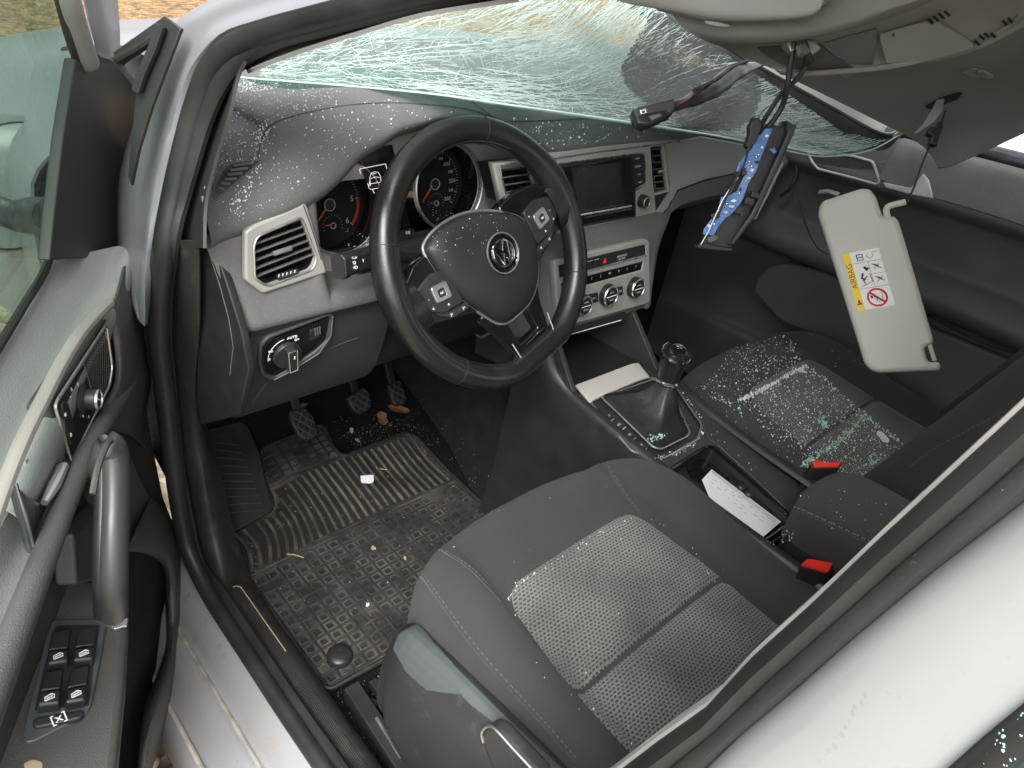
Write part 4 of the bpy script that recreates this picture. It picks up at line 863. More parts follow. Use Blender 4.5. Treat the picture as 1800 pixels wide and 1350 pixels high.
# console flanks rising to the dash
rows = []
for y, zt, xl in [(.10, .44, -.133), (.055, .43, -.132), (.02, .385, -.130), (-.02, .362, -.127), (-.08, .352, -.124), (-.16, .342, -.120), (-.26, .334, -.117), (-.40, .33, -.114), (-.62, .33, -.112)]:
    rows.append([V((xl + .012, y, zt - .006)), V((xl + .007, y, zt)), V((xl, y, zt)), V((xl - .006, y, zt - .008)), V((xl - .014, y, zt - .05)), V((xl - .03, y, .12)), V((xl - .05, y, .0))])
mk('console_flank', shell(grid(smoothrows(rows, 2, 3), flip=True), .003), m_black, con, ang=60)
rows = [[V((-p.x - .022, p.y, p.z)) for p in r] for r in rows]
mk('console_flank', shell(grid(smoothrows(rows, 2, 3)), .003), m_black, con, ang=60)
# top plate with gear opening and cup holder opening
gear_o = [z1(*p) for p in [(352, 548), (430, 505), (700, 392), (772, 372), (925, 400), (1135, 700), (1108, 805), (870, 940), (790, 938), (640, 888)]]
cup_o = [(1176, 826), (1240, 786), (1254, 786), (1386, 904), (1392, 916), (1350, 950), (1330, 945)]
top2 = [plK.to2(V(p)) for p in [(-.122, -.02, .356), (.10, -.02, .356), (.098, -.2, .333), (.094, -.42, .304), (-.118, -.42, .304), (-.12, -.2, .333)]]
H1 = [plK.px(*p) for p in gear_o]; H2 = [plK.px(*p) for p in cup_o]
mk('top_plate', plate(plK, [(p.x, p.y) for p in top2], .008, .0, .002, px=False, holes=[[(p.x, p.y) for p in fillet(H1, .01)], [(p.x, p.y) for p in fillet(H2, .006)]]), m_dashd, con, ang=50)
mk('cup_frame', tube([plK.w(p.x, p.y, .001) for p in fillet(H2, .006)], .0028, 8, closed=True, up=plK.N), m_gloss, con)
mk('cup_well', join(grid([[plK.w(p.x, p.y, h) for p in fillet(H2, .006)] for h in (0, -.03)], cu=True), ([plK.w(p.x, p.y, -.030) for p in fillet(H2, .006)], [list(range(len(fillet(H2, .006))))])), m_black, con, smooth=False)
for q, r_ in (((1243, 832), .036), ((1345, 918), .034)):
    c = plK.px(*q, -.03); mk('cup_hole', lathe([(0, -.0005), (r_, -.0005), (r_ + .0015, .002), (r_ + .003, .002), (r_ + .003, 0)], plK.w(c.x, c.y, -.0285), plK.N, 40), m_gloss, con)
for q in ((1304, 855), (1318, 867)):
    c = plK.px(*q, -.02); mk('cup_stud', lathe([(0, .012), (.006, .011), (.0085, .008), (.009, 0), (.009, -.004)], plK.w(c.x, c.y, -.028), plK.N, 20), m_black, con)
mk('cup_end_bar', tube([on(1344, 953, plK.O + plK.N * .004, plK.N), on(1390, 923, plK.O + plK.N * .004, plK.N)], .0045, 8, flat=.6), m_gloss, con)
mk('console_line', tube([on(*z1(a, b), plK.O + plK.N * .002, plK.N) for a, b in [(930, 402), (1146, 712), (1180, 800), (1260, 860), (1480, 1060), (1720, 1290)]], .0022, 6), m_dashd, con)
# gear surround
gs = mk('gear_surround', plate(plK, gear_o, .005, -.002, .001, r=.008, holes=[[z1(*p) for p in [(440, 512), (500, 500), (800, 395), (905, 470), (1030, 760), (1015, 785), (850, 862), (800, 850)]]], hr=.006), m_black, con)
og = fillet([plK.px(*p, .003) for p in gear_o], .008); mk('surround_rim', tube([plK.w(p.x, p.y, .002) for p in og], .0018, 8, closed=True, up=plK.N), m_satin, con)
ig = fillet([plK.px(*z1(*p), .003) for p in [(425, 512), (500, 490), (800, 385), (915, 465), (1050, 762), (1030, 790), (850, 880), (795, 868)]], .008)
mk('boot_rim', tube([plK.w(p.x, p.y, .0035) for p in ig], .0018, 8, closed=True, up=plK.N), m_satin, con)
for i, P in enumerate([[(428, 625), (500, 600), (545, 655), (470, 690)], [(490, 695), (560, 662), (610, 712), (555, 755)], [(562, 760), (618, 720), (690, 790), (630, 830)], [(638, 838), (700, 800), (770, 865), (715, 905)], [(975, 625), (1000, 610), (1040, 680), (1015, 700)], [(935, 560), (965, 555), (990, 600), (960, 612)]]):
    k = mk('console_key', plate(plK, [z1(*p) for p in P], .005, .0025, .0008, r=.002), m_black, con)
    c = sum((plK.px(*z1(*p), .003) for p in P), V()) / 4; mk('key_mark', textvf(('P', 'OFF', '(A)', 'OFF', 'A', 'P')[i], .006, plK.M(c.x, c.y, .003)), m_num, k, smooth=False)
for P in ([(474, 692), (520, 665)], [(556, 757), (598, 722)], [(622, 832), (672, 798)], [(715, 905), (748, 872)], [(1025, 718), (1052, 708)], [(955, 640), (985, 630)]):
    mk('key_divider', tube([on(*z1(*p), plK.O + plK.N * .003, plK.N) for p in P], .0010, 5), m_satin, con)
# gear lever
gl = thing('gear_lever', 'black gear lever with glossy knob and leather boot', 'gear lever', (-.03, -.12, .34))
base = [plK.w(p.x, p.y, .001) for p in ig]
nb = len(base); bc = sum(base, V()) / nb
nk = V((.0, -.1235, .405))
rows = [base]
order = [atan2((p - bc).y, (p - bc).x) for p in base]
for f, r_, dz, ww in [(.05, 0, .004, .96), (.16, 0, .004, .86), (.34, 0, .012, .62), (.55, 0, .02, .36), (.78, 0, .04, .14), (1, .0165, 0, 0)]:
    c = lerp(bc, nk, f ** 1.0); r = []
    for k, p in enumerate(base):
        q = p - bc; a = order[k]
        circ_ = V((cos(a) * .0165, sin(a) * .0165, 0))
        rad = lerp(q, circ_, ss(.05, 1, f)) if ww == 0 else q * ww + circ_ * (1 - ww)
        wr = 1 + .12 * sin(3 * a + 6 * f) * (1 - f) * (f > .05)
        r.append(c + rad * wr + V((0, 0, -.010 * sin(pi * f) * (1 + .6 * sin(2 * a + 1)))))
    rows.append(r)
mk('boot', grid(smoothrows([r + [r[0]] for r in rows], 1, 3)), m_leathp, gl, ang=80)
ax = (V((.006, -.1175, .475)) - nk).normalized(); L_ = .070
mk('lever_collar', lathe([(.0185, -.003), (.0205, 0), (.0205, .003), (.0185, .005)], nk, ax, 32), m_chrome, gl)
kb_ = mk('knob', lathe([(.0180, .002), (.0190, .010), (.0196, .020), (.0212, .030), (.0240, .041), (.0258, .049), (.0262, .055), (.0250, .061), (.018, .065), (0, .066)], nk, ax, 36), m_leather, gl)
ta = (ax + V((-.18, -.28, .1))).normalized(); kt = nk + ax * .052
mk('knob_ring', lathe([(.0226, .0045), (.0243, .0080), (.0256, .0080), (.0268, .004), (.0226, .0045)], kt, ta, 36), m_chrome, kb_)
kd = mk('knob_cap', lathe([(.0232, .006), (.0218, .0125), (.0180, .0165), (.010, .0190), (0, .0197)], kt, ta, 32), m_gloss, kb_)
plQ = Plane(kt + ta * .0202, ta, (-.3, .8, .4))
for P in ([(-.006, .005), (-.006, -.005)], [(0, .005), (0, -.005)], [(.006, .005), (.006, -.005)], [(-.006, 0), (.006, 0)]): mk('shift_mark', tube([plQ.w(a, b, -.0012 * (hypot(a, b) / .006)) for a, b in P], .0005, 5), m_white, kd)
for t_, a, b in (('1', -.006, .0075), ('3', 0, .0075), ('5', .006, .0075), ('2', -.006, -.0078), ('4', 0, -.0078), ('R', .006, -.0078)): mk('shift_mark', textvf(t_, .004, plQ.M(a, b, -.0018)), m_white, kd, smooth=False)
# paper slip in the cup holder
pp = Plane(plK.w(*plK.px(1300, 890, -.018).xy, -.018), plK.N + V((.12, .05, 0)), (0, 1, 0))
PP = [(1234, 843), (1251, 825), (1373, 917), (1341, 944), (1318, 950), (1270, 930)]
pap = top('paper_slip', plate(pp, PP, .0007, 0, .0001), m_paper, 'white printed paper slip lying in the cup holder', 'paper', smooth=False)
prn = []
def pline(a, b): return tube([on(*a, pp.O + pp.N * .0003, pp.N), on(*b, pp.O + pp.N * .0003, pp.N)], .00035, 4)
for f in (.06, .12, .18):
    prn.append(pline((lerp(1251, 1234, f) + 3, lerp(825, 843, f) + 2), (lerp(1373, 1341, f) - 6, lerp(917, 944, f) - 4)))
for k in range(26):
    t = (k % 9) / 9 * .8 + .08 + .01 * (k // 9); f = (.34, .52, .72)[k // 9];
    if (k * 7) % 5 == 0: continue
    a = (lerp(lerp(1251, 1373, t), lerp(1234, 1341, t), f), lerp(lerp(825, 917, t), lerp(843, 944, t), f)); prn.append(pline(a, (a[0] + random.uniform(3, 9), a[1] + random.uniform(2.2, 6))))
pr_ = mk('print', ([v - pap.location for v in join(*prn)[0]], join(*prn)[1]), m_ink, None); pr_.parent = pap; pr_['kind'] = 'stuff'
# armrest
ar = thing('armrest', 'charcoal cloth armrest box at the rear of the centre console', 'armrest', (-.02, -.6, .0))
rows = []
for y, w_, zt in [(-.418, .30, .392), (-.424, .62, .402), (-.435, .84, .411), (-.455, .96, .418), (-.49, 1., .423), (-.56, 1., .426), (-.66, 1, .427), (-.80, 1, .427), (-.86, .95, .42)]:
    cx, hw = -.022, .082 * w_
    rows.append([V((cx + hw * a, y, zt + b)) for a, b in [(-.90, -.075), (-.97, -.05), (-1.0, -.03), (-.99, -.016), (-.93, -.005), (-.75, .001), (-.4, .004), (0, .005), (.4, .004), (.75, .001), (.93, -.005), (.99, -.016), (1, -.03), (.97, -.05), (.90, -.075)]])
rows = smoothrows(rows, 2, 3); f0 = [p.copy() for p in rows[0]]
vs, fs = grid(rows); vs += [sum(f0, V()) / len(f0)]; fs += [[len(vs) - 1, i + 1, i] for i in range(len(f0) - 1)]
arm = mk('cushion', (vs, fs), m_seat, ar, ang=70)
mk('armrest_base', prism(fillet([V((-.092, -.43, 0)), V((.05, -.43, 0)), V((.05, -.86, 0)), V((-.092, -.86, 0))], .02), (0, 0, .355)), m_black, ar, ang=50)
for dz, r_ in ((0, .0012), ):
    s_ = [V((-.022 + .082 * a * w_, y, z)) for a, w_, y, z in []]
seam = drape([(1382, 893), (1400, 897), (1440, 915), (1490, 938), (1537, 962)], [arm], .0011, off=.0002)
mk('seam', seam, m_seat2, arm)
sts = []
for k in range(34):
    t = k / 33; Q = crm([V((1384, 888, 0)), V((1405, 894, 0)), V((1445, 912, 0)), V((1495, 935, 0)), V((1542, 958, 0))], 12); i = int(t * (len(Q) - 2)); h1, n1 = cast(Q[i].x, Q[i].y, [arm]); h2, n2 = cast(lerp(Q[i], Q[i + 1], .55).x, lerp(Q[i], Q[i + 1], .55).y, [arm])
    if h1 and h2: sts.append(tube([h1 + n1 * .0004, h2 + n2 * .0004], .00055, 4))
mk('stitching', join(*sts), mat('thread_grey', (.32, .31, .29), .8), arm, kind='stuff')
mk('box_wall', prism([at(1385, 925, z=.33), at(1405, 930, z=.345), at(1500, 1005, z=.34), at(1500, 1005, z=.28), at(1385, 960, z=.28)], (.004, 0, 0)), m_dashd, ar)
# belt buckles
def buckle(cx, cy, cz, label, P, dn):
    b = thing('belt_buckle', label, 'belt buckle', (cx, cy, cz - .12), 'seat belt buckles')
    q = Plane((cx, cy, cz), (-.25, -.35, 1), (0, 1, .3))
    p2 = [q.px(*p) for p in P]; c = sum(p2, V()) / len(p2)
    o = [c + (p - c) * 1.12 for p in p2]
    sh = mk('shell', prism([q.w(p.x, p.y, -.002) for p in fillet(o, .004)], dn), m_black, b, bev=.0015)
    mk('release_button', plate(q, [(p.x, p.y) for p in p2], .012, .003, .0025, r=.003, px=False), m_red, b, ang=50)
    i2 = [c + (p - c) * .62 for p in p2]; mk('button_dimple', plate(q, [(p.x, p.y) for p in i2], .002, .0034, .0009, r=.003, px=False), m_red, b, ang=50)
buckle(-.103, -.494, .362, 'red belt buckle in the gap right of the driver cushion', [(1408, 994), (1420, 982), (1465, 990), (1455, 1008)], (.0, -.02, -.12))
buckle(.118, -.40, .365, 'red belt buckle beside the glass covered passenger seat', [(1427, 813), (1437, 808), (1446, 814), (1478, 812), (1474, 821), (1432, 822)], (.0, .0, -.12))
# ================================================================== seats
def insertmat():
    m = bpy.data.materials.new('seat_insert_weave'); m.use_nodes = True; nt = m.node_tree; b = nt.nodes['Principled BSDF']; L = nt.links.new
    g = nt.nodes.new('ShaderNodeNewGeometry'); mp = nt.nodes.new('ShaderNodeMapping'); mp.inputs['Scale'].default_value = (1, 1, 0); wn = nt.nodes.new('ShaderNodeTexNoise'); wn.inputs['Scale'].default_value = 45; L(g.outputs['Position'], wn.inputs['Vector']); vm = nt.nodes.new('ShaderNodeVectorMath'); vm.operation = 'MULTIPLY_ADD'; vm.inputs[1].default_value = (.006, .006, 0); L(wn.outputs['Color'], vm.inputs[0]); L(g.outputs['Position'], vm.inputs[2]); L(vm.outputs[0], mp.inputs[0])
    br = nt.nodes.new('ShaderNodeTexBrick'); br.inputs['Scale'].default_value = 1; br.inputs['Brick Width'].default_value = .0064; br.inputs['Row Height'].default_value = .0044; br.inputs['Mortar Size'].default_value = .0013
    br.inputs['Mortar Smooth'].default_value = .35; br.inputs['Color1'].default_value = (.030, .029, .027, 1); br.inputs['Color2'].default_value = (.040, .038, .035, 1); br.inputs['Mortar'].default_value = (.170, .163, .147, 1); L(mp.outputs[0], br.inputs['Vector'])
    n = nt.nodes.new('ShaderNodeTexNoise'); n.inputs['Scale'].default_value = 9; n.inputs['Detail'].default_value = 6; L(g.outputs['Position'], n.inputs['Vector'])
    r = nt.nodes.new('ShaderNodeMapRange'); r.inputs[1].default_value = .3; r.inputs[2].default_value = .7; r.inputs[3].default_value = .50; r.inputs[4].default_value = 1.2; L(n.outputs[0], r.inputs[0])
    n2 = nt.nodes.new('ShaderNodeTexNoise'); n2.inputs['Scale'].default_value = 900; L(g.outputs['Position'], n2.inputs['Vector'])
    r2 = nt.nodes.new('ShaderNodeMapRange'); r2.inputs[3].default_value = .6; r2.inputs[4].default_value = 1.4; L(n2.outputs[0], r2.inputs[0])
    mu = nt.nodes.new('ShaderNodeMath'); mu.operation = 'MULTIPLY'; L(r.outputs[0], mu.inputs[0]); L(r2.outputs[0], mu.inputs[1])
    mx = nt.nodes.new('ShaderNodeMix'); mx.data_type = 'RGBA'; mx.blend_type = 'MULTIPLY'; mx.inputs[0].default_value = 1; L(br.outputs['Color'], mx.inputs[6]); L(mu.outputs[0], mx.inputs[7]); L(mx.outputs[2], b.inputs['Base Color'])
    b.inputs['Roughness'].default_value = .9; b.inputs['Sheen Weight'].default_value = .2
    bp = nt.nodes.new('ShaderNodeBump'); bp.inputs['Strength'].default_value = .7; bp.inputs['Distance'].default_value = .0012; L(br.outputs['Fac'], bp.inputs['Height']); L(bp.outputs[0], b.inputs['Normal']); return m
m_insert = insertmat()
m_thread = mat('seam_thread', (.12, .115, .11), .8)
PROFY = [(-.150, .12, .88, 0), (-.128, .18, .88, 0), (-.114, .235, .875, 0), (-.112, .272, .875, .1), (-.121, .301, .89, .25), (-.143, .320, .92, .5), (-.18, .331, .955, .8), (-.23, .333, .98, 1), (-.30, .326, 1, 1), (-.40, .312, 1, 1), (-.50, .305, 1, 1), (-.62, .305, 1, 1), (-.68, .30, 1, 1)]
SECU = [(-1.01, -.15, 0), (-1.02, -.075, 0), (-1.0, -.035, .5), (-.955, -.004, .9), (-.88, .020, 1), (-.79, .027, 1), (-.70, .018, 1), (-.62, -.004, 1), (-.52, -.002, 1), (-.24, .003, 1), (0, .004, 1)]
SECU = SECU + [(-u, z, k) for u, z, k in SECU[-2::-1]]
def dropz(x, y, objs):
    h, n, i, t = bvh(objs).ray_cast(V((x, y, 2)), V((0, 0, -1))); return h
def seat(cx, dy, label, sd):
    s = thing('car_seat', label, 'car seat', (cx, -.4 + dy, 0), 'front seats')
    rows = []
    for y, z, k, bf in PROFY:
        r = []
        for u, dz, m in SECU:
            zz = z + (dz if dz < -.02 else dz * bf)
            r.append(V((cx + .256 * k * u, y + dy - (.052 * abs(u) ** 3 if y > -.25 else .052 * abs(u) ** 3 * max(0, (y + .42) / .17)), max(zz, .10))))
        rows.append(r)
    cu = mk('cushion', grid(smoothrows(rows, 2, 3), flip=False), m_seat, s, ang=80)
    # two padded insert pieces with a trench between
    def piece(y0, y1, rnd, name):
        ny, nx = 18, 26; rows = []
        for j in range(ny + 1):
            t = j / ny; y = lerp(y0, y1, t) + dy; yy = lerp(y0, y1, t)
            hw = lerp(.137, .166, ss(-.25, -.44, yy)) ; c = cx - (.020 if sd > 0 else .004)
            if rnd:
                dd = (y0 - yy) / .042
                if dd < 1: hw -= .036 * (1 - math.sqrt(max(0, 1 - (1 - dd) ** 2)))
            r = []
            for i in range(nx + 1):
                u = -1 + 2 * i / nx; x = c + hw * u; h = dropz(x, y, [cu])
                e = min(1, (1 - abs(u)) / .10) if abs(u) < 1 else 0; f = min(1, min(t, 1 - t) / .07)
                puff = -.003 + .0105 * math.sqrt(max(0, min(e, 1))) * math.sqrt(max(0, f))
                r.append(V((x, y, (h.z if h else .3) + puff)))
            rows.append(r)
        return mk(name, grid(rows), m_insert, s, ang=80)
    i1 = piece(-.256, -.4135, True, 'insert'); i2 = piece(-.4125, -.665, False, 'insert')
    # backrest
    rows = []
    for z, k in [(.24, .86), (.30, .92), (.38, .96), (.48, 1), (.62, 1), (.76, .95), (.86, .82), (.90, .62), (.905, .3)]:
        yb = -.575 + dy - (z - .3) * .34
        rows.append([V((cx + .25 * k * u, yb + o, z)) for u, o in [(-.98, -.13), (-1.02, -.06), (-1.01, -.01), (-.97, .03), (-.90, .055), (-.80, .05), (-.66, .012), (-.5, -.004), (0, -.006), (.5, -.004), (.66, .012), (.80, .05), (.90, .055), (.97, .03), (1.01, -.01), (1.02, -.06), (.98, -.13)]])
    br = mk('backrest', shell(grid(smoothrows(rows, 2, 3), flip=True), -.004), m_seat, s, ang=80)
    mk('headrest', lathe([(0, 0), (.09, .0), (.12, .03), (.125, .1), (.11, .16), (.06, .18), (0, .182)], (cx, -.83 + dy, .95), (0, -.2, 1), 24), m_seat, s)
    return s, cu, i1, i2, br
seatD, cuD, i1D, i2D, brD = seat(-.346, 0, 'grey cloth driver seat with woven centre panel and plastic side trim', 1)
ALLD = [cuD, i1D, i2D]
def stitch(P, objs, m, parent, step=7, ln=.5, r=.00055, off=.0004, n=14):
    Q = crm([V((a, b, 0)) for a, b in P], n); L = []; acc = 0
    # even spacing in the photograph
    E_ = [Q[0]]
    for q in Q[1:]:
        if (q - E_[-1]).length >= step: E_.append(q)
    for a, b in zip(E_, E_[1:]):
        h1, n1 = cast(a.x, a.y, objs); c = lerp(a, b, ln); h2, n2 = cast(c.x, c.y, objs)
        if h1 and h2 and (h1 - h2).length < .03: L.append(tube([h1 + n1 * off, h2 + n2 * off], r, 4))
    return mk('stitching', join(*L), m, parent, kind='stuff') if L else None
mk('seam', drape([(1046, 797), (1058, 808), (1080, 842), (1104, 880), (1126, 906)], [cuD], .0012, off=0), m_seat2, cuD)
mk('seam', drape([(750, 962), (772, 967), (800, 983), (830, 1005), (856, 1032), (880, 1058)], [cuD], .0012, off=0), m_seat2, cuD)
stitch([(1048, 795), (1062, 807), (1083, 840), (1107, 878), (1128, 904)], [cuD], m_thread, cuD)
stitch([(754, 960), (776, 965), (804, 981), (834, 1003), (860, 1030)], [cuD], m_thread, cuD)
mk('seam', drape([(722, 998), (740, 1014), (758, 1038), (800, 1096), (850, 1160), (910, 1226), (960, 1280), (1012, 1340)], [cuD], .0015, off=0), m_seat2, cuD)
stitch([(724, 993), (744, 1010), (762, 1034), (804, 1092), (854, 1156), (914, 1222), (964, 1276), (1016, 1336)], [cuD], m_thread, cuD)
# plastic side trim of the driver seat
def ztop(y): return tab([(-.66, .335), (-.5, .325), (-.35, .312), (-.27, .300), (-.22, .285), (-.195, .262), (-.178, .225), (-.170, .18)], y)
rows = []
for y in (-.168, -.171, -.178, -.19, -.21, -.24, -.28, -.33, -.40, -.50, -.66):
    zt = ztop(y); k = ss(-.166, -.23, y) ; xo = lerp(.022, 0, k)
    rows.append([V((x + (xo if i else 0), y, z)) for i, (x, z) in enumerate([(-.588, zt - .012), (-.600, zt), (-.613, zt + .002), (-.624, zt - .010), (-.632, lerp(zt, .03, .14)), (-.6345, lerp(zt, .03, .3)), (-.6355, lerp(zt, .03, .45)), (-.635, lerp(zt, .03, .6)), (-.632, lerp(zt, .03, .75)), (-.624, lerp(zt, .03, .9)), (-.605, .03)])])
stp = mk('side_trim', shell(grid(smoothrows(rows, 2, 2), flip=True), .003), m_trimp, seatD, ang=70)
plT = Plane((-.6385, -.35, .2), (-1, 0, .06))
LIPM = mat('side_trim_lip_lit', (.075, .085, .09), .5, bump=(900, .3, .0005, 'v'), var=(8, .1), dirt=[(300, .66, .06, (.3, .3, .3), .5)])  # paler than the side plastic: light on the upper band put into the colour
lev = mk('recline_lever', plate(plT, [(846, 1300), (848, 1284), (858, 1275), (872, 1282), (905, 1318), (950, 1366), (930, 1400), (885, 1385), (858, 1340)], .02, .012, .006, r=.008), m_trimp, seatD, ang=50)
mk('lever_edge', tube(crm([on(a, b, plT.O + plT.N * .012, plT.N) for a, b in [(850, 1305), (847, 1288), (857, 1277), (870, 1281), (903, 1317), (948, 1365)]], 4), .0016, 6), m_satin, lev)
# seat rail on the floor
rl = thing('seat_rail', 'black seat runner on the floor in front of the driver seat', 'seat rail', (-.62, -.2, 0))
for (a, b), r_ in ((((617, 1209), (706, 1345)), .012), (((655, 1196), (700, 1262)), .006)):
    p, q = at(*a, z=.035), at(*b, z=.035); d_ = (q - p).normalized()
    mk('runner', sweep([p, p + d_ * .012, q, q + d_ * .2], [(r_ * .8, -r_), (r_ * .8, r_), (0, r_ * 1.15), (-r_ * 2, r_ * 1.15), (-r_ * 2, -r_ * 1.15), (0, -r_ * 1.15)], (0, 0, 1)), m_black, rl, bev=.002)
mk('runner_slot', tube([at(662, 1262, z=.047), at(705, 1332, z=.047)], .0028, 6), m_satin, rl)
for q in ((654, 1238), (678, 1275)): mk('rail_bolt', lathe([(.003, -.002), (.0075, -.002), (.0085, .002), (.0075, .004), (.003, .004)], at(*q, z=.028), (0, 0, 1), 20), m_black, rl)
seatP, cuP, i1P, i2P, brP = seat(.357, .088, 'grey cloth passenger seat strewn with crushed window glass', -1)
stitch([(1222, 700), (1300, 752), (1360, 796), (1420, 842), (1440, 862)], [cuP], m_thread, cuP, step=6)
stitch([(1598, 822), (1640, 790), (1700, 757), (1760, 725), (1800, 702)], [brP], m_thread, brP, step=6)
mk('seam', drape([(1230, 668), (1262, 690), (1292, 704)], [cuP], .0011), m_seat2, cuP)
mk('seam', drape([(1375, 583), (1395, 612), (1412, 640)], [cuP], .0011), m_seat2, cuP)
ALLP = [cuP, i1P, i2P]
# ================================================================== driver floor mat
fm = thing('floor_mat', 'dirty black rubber driver floor mat with ribs and square grid', 'floor mat', (-.4, .15, 0))
def mz(x, y):
    z = .010 + .022 * ss(.26, .40, y) * ss(-.58, -.42, x) + .008 * sin((x + .6) * 9) * ss(.1, .3, y)
    return z
outm = [(-.637, -.076), (-.643, -.06), (-.644, .06), (-.642, .193), (-.622, .28), (-.612, .306), (-.590, .314), (-.535, .316), (-.520, .335), (-.505, .42), (-.492, .455), (-.472, .470), (-.338, .478), (-.330, .465), (-.352, .392), (-.347, .366), (-.33, .362), (-.18, .370), (-.163, .345), (-.165, .21), (-.170, .05), (-.178, -.02), (-.20, -.06), (-.34, -.078), (-.50, -.082)]
o2 = fillet([V((a, b, 0)) for a, b in outm], .012)
# base sheet: fill the outline on a fine grid so that it can curl
bm = bmesh.new(); NX, NY = 64, 74; gv = {}
x0_, x1_, y0_, y1_ = -.65, -.155, -.09, .485
OUT = [(p.x, p.y) for p in o2]
for i in range(NX + 1):
    for j in range(NY + 1): gv[i, j] = (lerp(x0_, x1_, i / NX), lerp(y0_, y1_, j / NY))
vid = {}
for i in range(NX):
    for j in range(NY):
        cx_, cy_ = (gv[i, j][0] + gv[i + 1, j + 1][0]) / 2, (gv[i, j][1] + gv[i + 1, j + 1][1]) / 2
        if inpoly(cx_, cy_, OUT):
            f = []
            for k in ((i, j), (i + 1, j), (i + 1, j + 1), (i, j + 1)):
                if k not in vid: vid[k] = bm.verts.new((gv[k][0], gv[k][1], mz(*gv[k])))
                f.append(vid[k])
            bm.faces.new(f)
bmesh.ops.smooth_vert(bm, verts=[v for v in bm.verts if v.is_boundary], factor=.5, use_axis_x=True, use_axis_y=True)
bm.verts.index_update(); vf_ = ([v.co.copy() for v in bm.verts], [[v.index for v in f.verts] for f in bm.faces]); bm.free()
mk('mat_base', vf_, m_rubber, fm, ang=60)
mk('mat_border', tube([V((p.x, p.y, mz(p.x, p.y) + .002)) for p in o2], .0042, 8, closed=True, up=(0, 0, 1)), m_rubber2, fm)
def rib(x0, y0, x1, y1, r, name='rib', n=12, bow=0):
    P = []
    for k in range(n + 1):
        t = k / n; x, y = lerp(x0, x1, t), lerp(y0, y1, t); x += bow * sin(pi * t) if not callable(bow) else bow(t); P.append(V((x, y, mz(x, y) + r * (.95 if .0035 < r < .0045 else .35))))
    return mk(name, tube(P, r, 6, up=(0, 0, 1)), m_ribl if .0035 < r < .0045 else m_rubber2, fm)
PX_, PY_ = .0243, .0225
gx0, gx1, gy0, gy1 = -.636, -.176, -.070, .190
nxg, nyg = 19, 12
for i in range(nxg + 1):
    x = lerp(gx0, gx1, i / nxg); lo = gy0 if x < -.21 else lerp(gy0, .1, (x + .21) / .035); rib(x, lo, x, gy1, .0022)
for j in range(nyg + 1):
    y = lerp(gy0, gy1, j / nyg); rib(gx0, y, min(gx1, gx1 - max(0, (.1 - y) * .2)), y, .0022)
# small raised block inside every cell, shared mesh
vs, fs = box((0, 0, 0), (.0115, .0095, .003)); bmk = bpy.data.meshes.new('tread_block'); vs = [V((v.x * (.78 if v.z > 0 else 1), v.y * (.78 if v.z > 0 else 1), v.z)) for v in vs]
bmk.from_pydata([tuple(v) for v in vs], [], fs); bmk.update(); bmk.materials.append(m_rubber2)
def block(x, y, s=1):
    o = bpy.data.objects.new('tread_block', bmk); COL.objects.link(o); o.parent = fm; o.location = V((x, y, mz(x, y) + .0012)) - fm.location; o.rotation_euler = (0, 0, random.uniform(-.06, .06)); o.scale = (s, s, 1)
for i in range(nxg):
    for j in range(nyg):
        x, y = lerp(gx0, gx1, (i + .5) / nxg), lerp(gy0, gy1, (j + .5) / nyg)
        if inpoly(x, y, OUT) and not (hypot(x + .598, y + .038) < .026): block(x, y)
sz = [(-.632, .206), (-.40, .206), (-.178, .208), (-.176, .352), (-.34, .354), (-.50, .358), (-.512, .325), (-.53, .303), (-.618, .298)]
sf = [(V((lerp(-.632, -.176, i / 40), lerp(.206, .358, j / 14), 0))) for i in range(41) for j in range(15)]
ff = [[i * 15 + j, (i + 1) * 15 + j, (i + 1) * 15 + j + 1, i * 15 + j + 1] for i in range(40) for j in range(14) if inpoly((sf[i * 15 + j].x + sf[(i + 1) * 15 + j].x) / 2, (sf[i * 15 + j].y + sf[i * 15 + j + 1].y) / 2, sz)]
mk('slot_shade', ([V((p.x, p.y, mz(p.x, p.y) + .0007)) for p in sf], ff), m_black, fm)  # black sheet added between the ribs, painting the shade of deep slots
# long ribs of the heel zone, leaning and bowed towards the footrest
for i in range(27):
    t = i / 26; x = lerp(-.628, -.182, t); top_ = .300 if x < -.53 else (.355 if x > -.505 else .33)
    b0 = .010 * (1 - t)
    rib(x, .203, x + .004 + (.022 * (1 - ss(0, .6, t)) if x > -.6 else .01), top_, .0041, bow=b0)
for x in (-.636, -.174): pass
rib(-.640, .197, -.170, .203, .003, 'cross_rib', 24); rib(-.515, .372, -.348, .366, .003, 'cross_rib', 12)
for i in range(8):
    x = lerp(-.495, -.350, i / 7); rib(x, .378, x + .010, .466, .0022)
for j in range(5):
    y = lerp(.388, .464, j / 4); rib(-.506 + .02 * j / 4, y, -.346 + .012 * j / 4, y, .0018)
cc = at(597, 1153, z=.014)
mk('fixing_button', lathe([(.0, .010), (.010, .0095), (.0175, .008), (.0205, .005), (.0215, 0), (.0215, -.004)], cc, (0, 0, 1), 36), m_black, fm)
mk('fixing_ring', lathe([(.004, .0098), (.0045, .0108), (.0055, .0108), (.006, .0098), (.004, .0098)], cc, (0, 0, 1), 24), m_black, fm)
